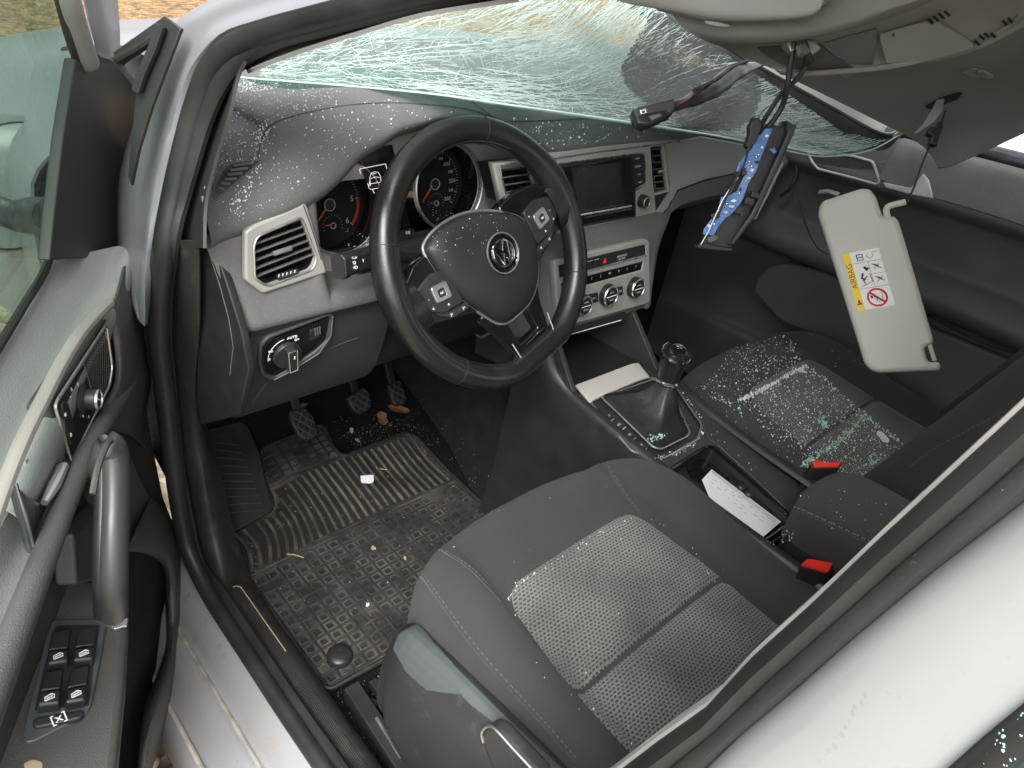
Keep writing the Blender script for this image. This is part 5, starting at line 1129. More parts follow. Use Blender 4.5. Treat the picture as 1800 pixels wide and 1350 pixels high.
# ================================================================== footrest and pedals
fr = thing('footrest', 'black ribbed plastic footrest left of the pedals', 'footrest', (-.56, .4, 0))
plF = Plane(at(425, 830, z=.055), (.12, -.36, 1), (0, 1, 0))
fpx = [(352, 770), (366, 755), (425, 740), (438, 752), (458, 800), (476, 880), (482, 896), (420, 930), (402, 936), (372, 850)]
mk('rest_plate', plate(plF, fpx, .012, 0, .003, r=.006), m_sill, fr, ang=50)
for k in range(11):
    t = k / 10; a = (362 + 42 * t, 775 + 140 * t); b = (a[0] + lerp(58, 66, t), a[1] - lerp(8, 22, t) + 16)
    if k < 10: mk('rib', tube([on(a[0], a[1], plF.O + plF.N * .001, plF.N), on(b[0], b[1] - 18 + 18, plF.O + plF.N * .0005, plF.N)], .0017, 6), m_sill, fr)
def pedal(label, P, depth, tiltn, arm_to):
    c0 = at(sum(p[0] for p in P) / len(P), sum(p[1] for p in P) / len(P), y=depth)
    t = thing('pedal', label, 'pedal', c0, 'foot pedals'); q = Plane(c0, tiltn)
    pdl = mk('pad', plate(q, P, .014, 0, .004, r=.008), m_rubber2, t, ang=50)
    p2 = [q.px(*p, .001) for p in P]; x0, x1 = min(p.x for p in p2), max(p.x for p in p2); y0, y1 = min(p.y for p in p2), max(p.y for p in p2); poly = [(p.x, p.y) for p in p2]
    st_ = .0135
    for sgn in (-1, 1):
        for k in range(-12, 13):
            cpts = []
            for m in range(0, 61):
                xx = lerp(x0, x1, m / 60); yy = (y0 + y1) / 2 + sgn * (xx - (x0 + x1) / 2) * 1.25 + k * st_ * 1.6
                if inpoly(xx, yy, [((a[0] - c_[0]) * .9 + c_[0], (a[1] - c_[1]) * .9 + c_[1]) for a in poly for c_ in [((x0 + x1) / 2, (y0 + y1) / 2)]]): cpts.append((xx, yy))
            if len(cpts) > 4: mk('tread_rib', tube([q.w(*cpts[0], .0008), q.w(*cpts[-1], .0008)], .0013, 5), MATS.get('tread_worn') or mat('tread_worn', (.075, .07, .065), .5, var=(60, .3)), pdl)
    top_ = c0 + V((0, .015, .03)); mk('arm', sweep([top_ + V((0, .012, -.02)), top_ + V(arm_to) * .5 + V((0, .03, 0)), top_ + V(arm_to)], [(.006, -.009), (.006, .009), (-.006, .009), (-.006, -.009)], (0, -1, .3)), m_black, t, bev=.002)
pedal('black rubber clutch pedal above the mat tab', [(510, 722), (535, 716), (552, 730), (561, 764), (546, 776), (528, 770), (512, 742)], .44, (.05, -.75, .66), (-.01, .12, .25))
pedal('middle black brake pedal with diamond tread', [(610, 698), (640, 680), (650, 690), (655, 714), (635, 730), (622, 722)], .46, (.05, -.75, .66), (-.01, .12, .25))
pedal('narrow accelerator pedal beside dry leaves', [(683, 676), (704, 666), (713, 690), (716, 708), (698, 714), (690, 706)], .47, (.1, -.72, .69), (.0, .12, .25))
# ================================================================== open driver door
DH = V((-.735, .27, 0)); DD = V((-.53, -.848, 0)).normalized(); DN = V((.848, -.53, 0)).normalized()
dd = thing('driver_door', 'open driver door with grey trim, window switches and pull handle', 'car door', (-.86, .05, .1))
plD = Plane(DH, DN)
def dp(px, py, h=0): return on(px, py, DH + DN * h, DN)
# carrier panel (vertical body of the door)
mk('door_shell', plate(plD, [(222, 480), (234, 480), (248, 570), (262, 740), (288, 870), (318, 950), (320, 1010), (314, 1080), (306, 1200), (286, 1262), (264, 1350), (250, 1440), (-260, 1700), (-230, 1300), (-20, 930), (60, 800), (130, 670), (190, 560)], .06, -.012, .008), m_doord, dd, ang=50)
mk('door_skin', plate(plD, [(90, 470), (222, 440), (262, 740), (300, 1010), (270, 1400), (-260, 1750), (-330, 800), (0, 620)], .012, -.085, .004), m_paint, dd, ang=50)
m_door2 = mat('door_dark_soft', (.055, .054, .051), .55, bump=(700, .45, .0006, 'v'), var=(6, .15), dirt=[(60, .6, .2, (.12, .115, .105), .35)])
# soft shoulder: rolls from the glass line over to the face
rows = [[dp(88, 462, -.050), dp(42, 540, -.050), dp(0, 608, -.050), (dp(-70, 720, -.05)), dp(-160, 870, -.05)],
        [dp(92, 454, -.040), dp(52, 535, -.040), dp(8, 606, -.040), dp(-62, 720, -.04), dp(-150, 870, -.04)],
        [dp(150, 446, -.022), dp(112, 520, -.022), dp(66, 600, -.022), dp(-2, 716, -.022), dp(-80, 870, -.022)],
        [dp(205, 436, -.002), dp(170, 512, -.002), dp(118, 606, -.002), dp(50, 736, -.002), dp(-20, 890, -.002)],
        [dp(226, 444, .014), dp(196, 528, .016), dp(140, 622, .016), dp(76, 752, .016), dp(14, 900, .016)],
        [dp(234, 470, .016), dp(204, 552, .022), dp(152, 640, .022), dp(95, 778, .024), dp(34, 915, .024)],
        [dp(238, 490, .006), dp(206, 566, .016), dp(156, 660, .016), dp(104, 810, .018), dp(44, 935, .016)]]
sh = mk('shoulder', shell(grid(smoothrows(rows, 5, 5), flip=True), .003), m_door, dd, ang=80)
# front end of the panel next to the pillar: a soft vertical ridge
rows = [[dp(230, 446, -.03), dp(246, 540, -.03), dp(257, 610, -.03), dp(266, 668, -.03), (dp(258, 730, -.03)), dp(268, 800, -.03)],
        [dp(228, 447, .006), dp(242, 540, .006), dp(252, 612, .008), dp(258, 666, .010), dp(246, 720, .012), dp(240, 770, .010)],
        [dp(220, 470, .018), dp(230, 550, .026), dp(236, 618, .030), dp(236, 668, .032), dp(222, 716, .034), dp(206, 758, .032)],
        [dp(206, 520, .022), dp(212, 575, .029), dp(215, 630, .032), dp(212, 672, .034), dp(196, 710, .036), dp(176, 750, .034)],
        [dp(188, 545, .018), dp(199, 590, .024), dp(203, 640, .026), dp(200, 676, .028), dp(182, 712, .028), dp(160, 752, .026)]]
mk('front_ridge', shell(grid(smoothrows(rows, 5, 4), flip=True), .003), m_door2, dd, ang=80)
mk('screw_cap', lathe([(0, .001), (.005, .001), (.0062, .002), (.007, .001), (.007, -.001)], dp(127, 478, -.028), (.5, -.3, .8), 20), m_doord, dd)
# beige metal trim strip along the shoulder
mk('trim_strip', tube(crm([dp(a, b, .022) for a, b in [(191, 534), (168, 556), (135, 596), (105, 645), (76, 702), (46, 762), (18, 828), (-8, 900), (-40, 990)]], 5), .0064, 10, up=DN, flat=.9), mat('warm_trim', (.33, .31, .28), .45, metal=.3, var=(14, .08)), dd)
# mirror-control panel
pn = [(187, 571), (197, 646), (192, 678), (126, 812), (97, 714), (101, 704)]
cp_ = mk('control_panel', plate(plD, [(187, 558), (203, 645), (197, 684), (128, 828), (88, 716), (95, 700)], .02, .022, .003, r=.004), m_doord, dd, ang=50)
mk('panel_face', plate(plD, pn, .004, .0245, .0008, r=.004), m_black, cp_)
qn = fillet([plD.px(*p, .026) for p in pn], .006); mk('panel_rim', tube([plD.w(p.x, p.y, .026) for p in qn], .0016, 8, closed=True, up=DN), m_satin, cp_)
gr = []
gpoly = [(184, 582), (193, 646), (188, 672), (170, 706), (160, 668), (146, 638)]
for k in range(26):
    y = 584 + k * 5
    xs_ = [x for x in range(140, 200) if inpoly(x, y, gpoly)]
    if len(xs_) > 3: gr.append(tube([plD.w(*plD.px(xs_[0], y, .025).xy, .025), plD.w(*plD.px(xs_[-1], y - 1, .025).xy, .025)], .0006, 4))
for k in range(16):
    x = 146 + k * 3.4; ys_ = [y for y in range(578, 710) if inpoly(x, y, gpoly)]
    if len(ys_) > 3: gr.append(tube([plD.w(*plD.px(x, ys_[0], .025).xy, .025), plD.w(*plD.px(x, ys_[-1], .025).xy, .025)], .0006, 4))
mk('speaker_grille', join(*gr), mat('grille', (.05, .048, .045), .6), cp_, kind='stuff')
mk('grille_edge', tube([plD.w(*plD.px(a, b, .0255).xy, .0255) for a, b in [(144, 634), (152, 652), (158, 676), (165, 700)]], .0007, 5), m_satin, cp_)
kc2 = plD.px(144, 702, .026)
kn2 = mk('mirror_knob', lathe([(0, 0), (.014, 0), (.015, .003), (.013, .006), (.0105, .007), (.0105, .015), (.0095, .017), (0, .017)], plD.w(kc2.x, kc2.y, .024), DN, 32), m_black, cp_)
mk('knob_ring', lathe([(.0078, .0165), (.0085, .0182), (.0098, .0182), (.0106, .0162), (.0078, .0165)], plD.w(kc2.x, kc2.y, .024), DN, 32), m_satin, kn2)
mk('knob_mark', tube([plD.w(kc2.x - .003, kc2.y + .003, .0415), plD.w(kc2.x + .002, kc2.y - .002, .0415)], .0007, 5), m_white, kn2)
lk = mk('lock_switch', plate(plD, [(110, 708), (116, 702), (122, 712), (136, 764), (128, 784), (120, 770)], .006, .028, .0015, r=.004), m_black, cp_)
for t_, q in (('o', (115, 728)), ('a', (125, 763))): mk('lock_mark', textvf(t_, .008, plD.M(*plD.px(*q, .0285).xy, .0285)), m_white, lk, smooth=False)
for t_, q in (('L', (126, 684)), ('R', (137, 676)), ('-', (124, 697)), ('0', (146, 731)), ('=', (156, 733))): mk('knob_print', textvf(t_, .006, plD.M(*plD.px(*q, .0252).xy, .0252)), m_white, cp_, smooth=False)
# inner release: bowl and bright lever
mk('release_bowl', plate(plD, [(88, 716), (122, 812), (112, 860), (88, 868), (58, 862), (42, 832), (44, 800), (70, 740)], .01, .012, .003, r=.006), m_black, dd, ang=50)
mk('bowl_lip', tube(crm([dp(a, b, .015) for a, b in [(42, 808), (48, 828), (58, 840), (84, 844)]], 4), .002, 6), m_silver, dd)
rl_ = [(27, 848), (38, 858), (56, 874), (72, 880), (84, 872), (108, 815), (114, 812), (122, 826), (100, 882), (66, 974), (60, 972)]
mk('release_lever', plate(plD, rl_, .007, .030, .003, r=.003), mat('lever_chrome', (.20, .22, .24), .22, metal=.9, var=(30, .1)), dd, ang=50)
mk('lever_edge', tube([dp(a, b, .0305) for a, b in [(28, 850), (62, 970)]], .0013, 6), m_chrome, dd); mk('lever_arm', tube([dp(a, b, .033) for a, b in [(113, 818), (96, 852), (78, 884)]], [.004, .0055, .003], 10), m_satin, dd)
# diagonal arm rail
ra = crm([dp(a, b, h) for a, b, h in [(232, 668, .024), (212, 704, .034), (184, 742, .040), (147, 812, .042), (112, 892, .042), (82, 969, .042), (48, 1057, .042), (14, 1146, .042), (-25, 1250, .042), (-60, 1350, .042)]], 5)
mk('arm_rail', tube(ra, [.007 + .002 * ss(0, 12, i) + .0025 * ss(12, 40, i) for i in range(len(ra))], 14, up=DN, flat=1.0), m_door2, dd, ang=80)
mk('mid_panel', shell(grid(smoothrows([[dp(a, b, h) for a, b, h in L] for L in [[(60, 800, .004), (20, 880, .004), (-20, 960, .004), (-70, 1080, .004), (-130, 1220, .004)], [(90, 840, .012), (52, 920, .014), (14, 1000, .016), (-40, 1110, .018), (-90, 1230, .018)], [(120, 870, .03), (86, 950, .034), (50, 1040, .036), (8, 1140, .036), (-40, 1260, .036)]]], 4, 4), flip=True), .003), mat('door_mid_grey', (.13, .131, .126), .5, bump=(700, .45, .0006, 'v'), var=(6, .12)), dd, ang=80)
# ledge with the window switches
plG = Plane(at(120, 1180, z=.372), (.10, -.10, 1), (0, 1, 0))
lg = mk('ledge', plate(plG, [(104, 1012), (226, 1000), (226, 1092), (220, 1200), (205, 1350), (196, 1420), (-120, 1420), (-30, 1300), (50, 1130)], .035, 0, .008, r=.004), m_ledge, dd, ang=50)
mk('recess_wall', prism([dp(90, 940, .0), dp(180, 860, .0), dp(182, 1010, .0), dp(96, 1030, .0)], DN * .02), m_doord, dd, bev=.004)
mk('recess_seam', tube([on(a, b, plG.O + plG.N * .001, plG.N) for a, b in [(102, 1018), (130, 1021), (174, 1028)]], .001, 5), m_black, dd)
sp_ = [(86, 1098), (94, 1089), (176, 1087), (187, 1095), (180, 1140), (160, 1240), (150, 1256), (120, 1272), (60, 1303), (44, 1306), (38, 1296)]
ws = mk('window_switch_panel', plate(plG, sp_, .006, .004, .0015, r=.004), mat('switch_panel', (.065, .072, .075), .35, var=(20, .12), dirt=[(200, .64, .08, (.16, .16, .15), .5)]), dd, ang=50)
mk('switch_well', plate(plG, [(98, 1099), (176, 1098), (166, 1160), (156, 1242), (60, 1250), (78, 1170)], .002, .0046, .0006, r=.003), m_black, ws)
for P in ([(84, 1143), (120, 1139), (120, 1162), (82, 1168)], [(130, 1138), (166, 1134), (164, 1158), (127, 1162)], [(70, 1215), (107, 1210), (105, 1236), (64, 1241)], [(117, 1210), (153, 1203), (150, 1230), (113, 1236)]):
    k = mk('window_switch', plate(plG, P, .016, .017, .003, r=.003), m_black, ws, ang=50)
    bk = mk('switch_ramp', plate(plG, [(P[0][0] + 8, P[0][1] - 34), (P[1][0] + 4, P[1][1] - 36), P[1], P[0]], .006, .0095, .002, r=.002), m_black, ws, ang=50)
    c = sum((plG.px(*p, .0172) for p in P), V()) / 4; ic = []
    for L in ([(a_ * .72, b_ * .72) for a_, b_ in ((-.0055, -.003), (.0055, -.003), (.006, .001), (.003, .0035), (-.0045, .002), (-.0055, -.003))], [(a_ * .72, b_ * .72) for a_, b_ in ((-.004, -.0005), (.004, .0))]): ic.append(tube([plG.w(c.x + a, c.y + b, .0174) for a, b in L], .0006, 4))
    mk('window_icon', join(*ic), m_white, k)
lo_ = mk('lockout_button', plate(plG, [(58, 1264), (66, 1260), (140, 1247), (149, 1250), (142, 1262), (64, 1279), (57, 1275)], .008, .0085, .002, r=.003), m_black, ws, ang=50)
mk('lockout_icon', textvf('[x]', .012, plG.M(*plG.px(103, 1262, .0088).xy, .0088)), m_white, lo_, smooth=False)
mk('worn_patch', plate(plG, [(40, 1342), (58, 1334), (76, 1340), (74, 1352), (48, 1358)], .0012, .0006, .0004, r=.003), m_tan, dd)
# upright pull handle
ph = crm([dp(a, b, h) for a, b, h in [(168, 870, .045), (176, 815, .060), (190, 784, .070), (202, 800, .074), (204, 860, .076), (202, 930, .078), (200, 1000, .078), (200, 1040, .076), (201, 1076, .070)]], 5)
hb = mk('pull_handle', tube(ph, [.009 + .003 * ss(0, 14, i) for i in range(len(ph))], 16, up=DN, flat=1.15), mat('handle_grey', (.04, .0395, .039), .45, var=(10, .1)), dd, ang=80)
mk('handle_inlay', tube([p - CX * .0085 - CZ * .003 for p in ph[12:]], .0085, 12, up=DN), m_black, hb)
mk('handle_cap', tube(crm([dp(a, b, .078) for a, b in [(163, 868), (172, 822), (186, 786), (194, 775)]], 5), .0028, 8), m_doord, hb)
mk('handle_foot', plate(plG, [(174, 1080), (200, 1096), (226, 1084), (224, 1098), (202, 1106), (180, 1094)], .004, .004, .001, r=.002), m_satin, hb)
# map pocket: carpeted trough and its outer rim
mk('map_pocket', plate(plD, [(222, 940), (262, 974), (292, 985), (300, 1010), (300, 1140), (284, 1195), (264, 1245), (252, 1350), (246, 1440), (190, 1440), (205, 1350), (222, 1200), (226, 1080)], .012, -.0005, .002), m_carpetc, dd)
inn = [(226, 962), (258, 968), (284, 984), (294, 1010), (295, 1070), (294, 1135), (279, 1190), (259, 1242), (248, 1330), (240, 1440)]
oo_ = [(262, 878), (292, 906), (314, 952), (323, 1006), (325, 1050), (317, 1160), (303, 1240), (288, 1290), (264, 1350), (244, 1450)]
mk('pocket_rim', shell(grid(smoothrows([[dp(a[0] + (b[0] - a[0]) * f, a[1] + (b[1] - a[1]) * f, h * min(1, .35 + .1 * k)) for k, (a, b) in enumerate(zip(inn, oo_))] for f, h in [(-.04, -.002), (0, .014), (.22, .030), (.5, .034), (.8, .026), (1, .006), (1.02, -.03)]], 4, 3), flip=True), .003), m_doord, dd, ang=80)
mk('lower_panel', shell(grid(smoothrows([[dp(a, b, h) for a, b, h in L] for L in [[(228, 800, .006), (250, 850, .004), (268, 885, .004)], [(226, 880, .002), (244, 910, .004), (262, 925, .006)], [(224, 968, .0), (240, 966, .004), (258, 968, .008)]]], 4, 4)), -.003), m_ledge, dd, ang=80)
# upper frame: sail panel, window frame, glass
mk('sail_panel', plate(plD, [(133, 103), (160, 122), (178, 94), (202, 108), (250, 152), (251, 180), (247, 267), (236, 335), (234, 448), (88, 458), (97, 367), (113, 233)], .012, -.018, .002, r=.002), mat('sail_black', (.026, .026, .026), .55, var=(5, .18), dirt=[(26, .58, .18, (.055, .055, .052), .5), (160, .66, .07, (.12, .12, .11), .4)]), dd, ang=50)
m_fr = mat('frame_satin_grey', (.20, .195, .185), .5, var=(10, .12), bump=(300, .2, .0006))
mk('window_frame', tube(crm([dp(a, b, -.016) for a, b in [(-520, -330), (-110, -290), (10, -225), (76, -140), (108, -60), (120, 0), (138, 62), (152, 104), (158, 118)]], 4), [.0125] * 30 + [.0115, .010, .006], 12), m_fr, dd)
mk('window_channel', tube(crm([dp(a, b, -.022) for a, b in [(92, -60), (106, 0), (124, 66), (140, 112)]], 4), .006, 8), m_seal, dd)
rows = [[dp(a, b, h) for a, b, h in L] for L in [[(132, -50, -.02), (146, 0, -.02), (160, 60, -.02), (176, 96, -.02)], [(160, -50, -.010), (172, 0, -.010), (184, 60, -.010), (190, 100, -.010)], [(196, -50, -.022), (201, 0, -.022), (205, 60, -.022), (204, 108, -.022)]]]
mk('window_frame', shell(grid(smoothrows(rows, 4, 4), flip=True), .004), m_paint, dd, ang=80)
mk('glass_seal', tube(crm([dp(a, b, -.036) for a, b in [(131, 104), (113, 233), (97, 367), (84, 462), (40, 540), (0, 606), (-80, 740)]], 5), .0045, 8), m_seal, dd)
def glassmat(name, tint, rough=.02, dirt=.12, coat=(.5, .55, .5), scale=130):
    m = bpy.data.materials.new(name); m.use_nodes = True; nt = m.node_tree; nt.nodes.clear(); L = nt.links.new
    o = nt.nodes.new('ShaderNodeOutputMaterial'); t = nt.nodes.new('ShaderNodeBsdfTransparent'); t.inputs[0].default_value = (*tint, 1)
    g = nt.nodes.new('ShaderNodeBsdfGlossy'); g.inputs['Roughness'].default_value = rough
    lw = nt.nodes.new('ShaderNodeLayerWeight'); pw_ = nt.nodes.new('ShaderNodeMath'); pw_.operation = 'POWER'; pw_.inputs[1].default_value = 4; L(lw.outputs['Facing'], pw_.inputs[0]); fr_ = nt.nodes.new('ShaderNodeMath'); fr_.operation = 'MULTIPLY_ADD'; fr_.inputs[1].default_value = .32; fr_.inputs[2].default_value = .04; L(pw_.outputs[0], fr_.inputs[0])
    m1 = nt.nodes.new('ShaderNodeMixShader'); L(fr_.outputs[0], m1.inputs[0]); L(t.outputs[0], m1.inputs[1]); L(g.outputs[0], m1.inputs[2])
    df = nt.nodes.new('ShaderNodeBsdfDiffuse'); df.inputs[0].default_value = (*coat, 1)
    tl = nt.nodes.new('ShaderNodeBsdfTranslucent'); tl.inputs[0].default_value = (*coat, 1); ad = nt.nodes.new('ShaderNodeMixShader'); ad.inputs[0].default_value = .5; L(df.outputs[0], ad.inputs[1]); L(tl.outputs[0], ad.inputs[2])
    ge = nt.nodes.new('ShaderNodeNewGeometry'); n = nt.nodes.new('ShaderNodeTexNoise'); n.inputs['Scale'].default_value = scale; n.inputs['Detail'].default_value = 8; L(ge.outputs['Position'], n.inputs['Vector'])
    r = nt.nodes.new('ShaderNodeMapRange'); r.inputs[1].default_value = .48; r.inputs[2].default_value = .72; r.inputs[3].default_value = dirt * .35; r.inputs[4].default_value = dirt * 2.2; L(n.outputs[0], r.inputs[0])
    m2 = nt.nodes.new('ShaderNodeMixShader'); L(r.outputs[0], m2.inputs[0]); L(m1.outputs[0], m2.inputs[1]); L(ad.outputs[0], m2.inputs[2]); L(m2.outputs[0], o.inputs[0]); return m
mk('window_glass', plate(plD, [(134, 104), (113, 233), (97, 367), (84, 462), (40, 540), (0, 606), (-200, 900), (-700, 700), (-520, -325), (-110, -285), (6, -220), (70, -138), (104, -58), (114, 0)], .004, -.038, .0005), glassmat('side_glass', (.56, .66, .59), .02, .05), dd, smooth=False)
# exterior mirror, seen through the glass
em = thing('wing_mirror', 'silver wing mirror seen through the driver door glass', 'wing mirror', dp(20, 320, -.22))
cM = dp(10, 320, -.20); 
hs_ = lathe([(.012, -.085), (.06, -.075), (.10, -.045), (.118, -.005), (.120, .02), (.113, .03)], cM, DN * .75 + V((-.1, -.75, .05)), 40)
hs_ = ([cM + V((v - cM).to_tuple()) * 1.0 for v in hs_[0]], hs_[1]); hs_ = ([V((cM.x + (v.x - cM.x), cM.y + (v.y - cM.y), cM.z + (v.z - cM.z) * .78)) for v in hs_[0]], hs_[1])
mk('housing', hs_, m_paint, em)
mk('mirror_foot', tube([cM + DN * .02 + V((0, .03, -.06)), dp(95, 380, -.06)], [.03, .022], 12), m_black, em)
ax_ = (DN * .75 + V((-.1, -.75, .05))).normalized(); plm = Plane(cM + ax_ * .026, ax_)
mk('mirror_glass', plate(plm, [(.111 * cos(a), .086 * sin(a)) for a in [2 * pi * k / 40 for k in range(40)]], .004, .004, .001, px=False), mat('mirror', (.8, .82, .8), .03, metal=1.), em)
# ================================================================== passenger door
pdr = thing('passenger_door', 'closed passenger door with dark trim and pale wet shoulder', 'car door', (.74, -.1, .1))
def pw(px, py, x): return at(px, py, x=x)
m_pd = mat('passenger_dark', (.085, .085, .086), .5, bump=(700, .5, .0006, 'v'), var=(7, .2), dirt=[(220, .69, .05, (.14, .13, .12), .5)])
m_pdg = mat('passenger_shoulder', (.13, .125, .117), .45, bump=(500, .3, .0006, 'v'), var=(9, .12), dirt=[(300, .62, .06, (.28, .27, .25), .5)])
YS = [.42, .30, .2, .12, .05, -.03, -.12, -.22, -.34, -.5, -.7]
def row(pts): return [V((x, 0, z)) for x, z in pts]
prof = [(.735, .76), (.722, .755), (.712, .735), (.705, .71), (.697, .685), (.690, .668), (.700, .655), (.715, .64), (.722, .60), (.722, .56), (.716, .53), (.690, .512), (.668, .50), (.660, .485), (.664, .465), (.69, .45), (.718, .44), (.724, .40), (.724, .30), (.715, .22), (.700, .205), (.694, .19), (.70, .1), (.71, .0)]
ZADD = [(-.7, .02), (-.34, .012), (-.1, 0), (.1, -.008), (.42, -.03)]
rows = []
for y in YS:
    dz = tab(ZADD, y); k = ss(.28, .10, y)            # armrest fades out towards the front
    rows.append([V((lerp(.715, x, k) if .43 < z < .55 else x, y, z + dz)) for x, z in prof])
pdp = mk('door_panel', shell(grid(smoothrows(rows, 3, 3), flip=False), -.004), m_pd, pdr, ang=70)
rows = []
for y in (-.085, -.11, -.15, -.2, -.26, -.34, -.5, -.7):
    dz = tab(ZADD, y); k = ss(.06, -.14, y)
    rows.append([V((x - .003, y, z + dz)) for x, z in [(.735, .764), (.722, .758), (.710, .737), (.702, .71), (lerp(.702, .695, k), lerp(.708, .688, k)), (lerp(.704, .690, k), lerp(.704, .678, k))]])
psh = mk('shoulder', shell(grid(smoothrows(rows, 3, 3), flip=False), -.003), m_pdg, pdr, ang=70)
plO = Plane((.664, .1, .4), (-1, -.05, .12))
mk('lower_pocket', plate(plO, [(1322, 512), (1330, 486), (1350, 468), (1382, 462), (1450, 478), (1540, 522), (1640, 578), (1820, 650), (1820, 820), (1500, 640), (1430, 590), (1370, 566)], .03, 0, .008, r=.01), m_pd, pdr, ang=50)
m_ring = mat('pale_chrome_sheen', (.52, .52, .50), .35, spec=.6, var=(30, .1))  # pale non-metal: the bright reflection of chrome is put into the colour
lp2 = [(1420, 266), (1428, 285), (1438, 297), (1490, 310), (1542, 324), (1547, 318), (1534, 284), (1502, 275), (1460, 268)]
plP = Plane((.695, 0, .69), (-1, -.02, .25))
mk('tweeter_grille', plate(plP, lp2, .004, .001, .0008, r=.003), mat('tweeter_mesh', (.03, .029, .027), .6, bump=(260, .9, .002), dirt=[(260, .58, .06, (.12, .11, .1), .7)]), pdr)
qn = fillet([plP.px(*p, .002) for p in lp2], .006); mk('tweeter_ring', tube([plP.w(p.x, p.y, .003) for p in qn], .0028, 8, closed=True, up=plP.N), m_ring, pdr)
mk('handle_recess', plate(plP, [(1540, 285), (1560, 282), (1622, 300), (1620, 318), (1606, 330), (1556, 320)], .004, .004, .001, r=.003), m_pd, pdr)
mk('release_lever', plate(plP, [(1552, 320), (1600, 330), (1612, 318), (1622, 304), (1632, 316), (1641, 350), (1600, 342), (1556, 330)], .010, .014, .003, r=.003), m_ring, pdr, ang=50)
mk('pull_cup', tube([pw(1440, 338, .69), pw(1455, 336, .688), pw(1475, 342, .688)], .006, 8, flat=.6), m_silver, pdr)
mk('window_rail', tube([V((.755, y, .775 + tab(ZADD, y))) for y in (.34, .1, -.1, -.3, -.7)], .017, 12, up=(0, 0, 1), flat=1.1), mat('wet_rail', (.045, .047, .055), .3, var=(20, .3), dirt=[(200, .6, .08, (.25, .26, .3), .5)]), pdr)
mk('outer_skin', shell(grid([[V((x, y, z + tab(ZADD, y))) for y in (.45, .1, -.3, -.9)] for x, z in [(.772, .775), (.80, .762), (.835, .70), (.85, .45), (.84, .1)]]), .004), m_paint, pdr, ang=60)
mk('door_front_seal', tube(crm([pw(1392, 268, .70), pw(1400, 300, .695), pw(1390, 330, .69), pw(1372, 345, .69)], 4), .004, 8), m_seal, pdr)
pm = thing('passenger_wing_mirror', 'dark passenger wing mirror seen past the broken windscreen corner', 'wing mirror', at(1520, 205, x=.95))
pmp = Plane(at(1520, 205, x=.95), (-.5, -.85, .1))
mk('mirror_shell', plate(pmp, [(1470, 188), (1500, 196), (1560, 216), (1568, 224), (1530, 226), (1500, 222), (1482, 205)], .05, .0, .008, r=.006), m_black, pm, ang=50)
mk('mirror_glass', plate(pmp, [(1484, 196), (1510, 203), (1552, 218), (1530, 221), (1504, 217), (1490, 205)], .003, .002, .001, r=.004), m_gloss, pm)
# drop of the passenger footwell: dark carpeted side and bulkhead
fw = mk('footwell_lining', shell(grid([[V((x, y, z)) for x, y in [(.60, .80), (.66, .6), (.68, .45), (.69, .36)]] for z in (.0, .2, .45, .62)]), .004), m_carpetc); fw['kind'] = 'structure'
ft = mk('transmission_tunnel', shell(grid([[V((x + (.085 * ss(.0, .38, y) if x < 0 else 0), y, z + .10 * ss(.2, .7, y))) for y in (.8, .6, .45, .3, .2, .1, 0, -.1, -.6, -1.2)] for x, z in [(-.18, .0), (-.165, .08), (-.14, .16), (-.10, .21), (.08, .21), (.115, .16), (.14, .08), (.155, 0)]], flip=True), .004), m_carpetc, ang=60); ft['kind'] = 'structure'
# ================================================================== crushed headliner and what hangs from it
hl = thing('headliner', 'crushed beige headliner drooping towards the passenger side with its overhead console', 'headliner', (.1, -.3, .8))
# driver half with rolled front edge
rows = [[D(1110, -150, 1.10), D(1250, -150, 1.08), D(1420, -150, 1.02), D(1560, -150, .95), D(1680, -150, .90), D(1850, -150, .82)],
        [D(1130, -60, 1.10), D(1250, -60, 1.08), D(1420, -60, 1.02), D(1560, -60, .95), D(1680, -60, .90), D(1830, -80, .82)],
        [D(1165, 0, 1.11), D(1260, 0, 1.08), D(1420, 0, 1.03), D(1550, -10, .97), D(1650, -25, .92), D(1800, -60, .84)],
        [D(1196, 44, 1.12), D(1280, 52, 1.09), D(1400, 46, 1.05), D(1510, 26, 1.00), D(1580, 8, .95), D(1660, -16, .90)],
        [D(1232, 68, 1.13), D(1290, 70, 1.10), D(1400, 63, 1.06), D(1505, 40, 1.01), D(1588, 16, .96), D(1650, -8, .91)],
        [D(1258, 79, 1.15), D(1310, 79, 1.12), D(1400, 72, 1.08), D(1508, 48, 1.03), D(1592, 22, .98), D(1648, -2, .93)],
        [D(1262, 74, 1.20), D(1312, 72, 1.17), D(1400, 66, 1.13), D(1508, 42, 1.08), D(1590, 18, 1.02), D(1644, -8, .97)]]
mk('driver_panel', shell(grid(smoothrows(rows, 4, 4), flip=True), .006), m_beige, hl, ang=80)
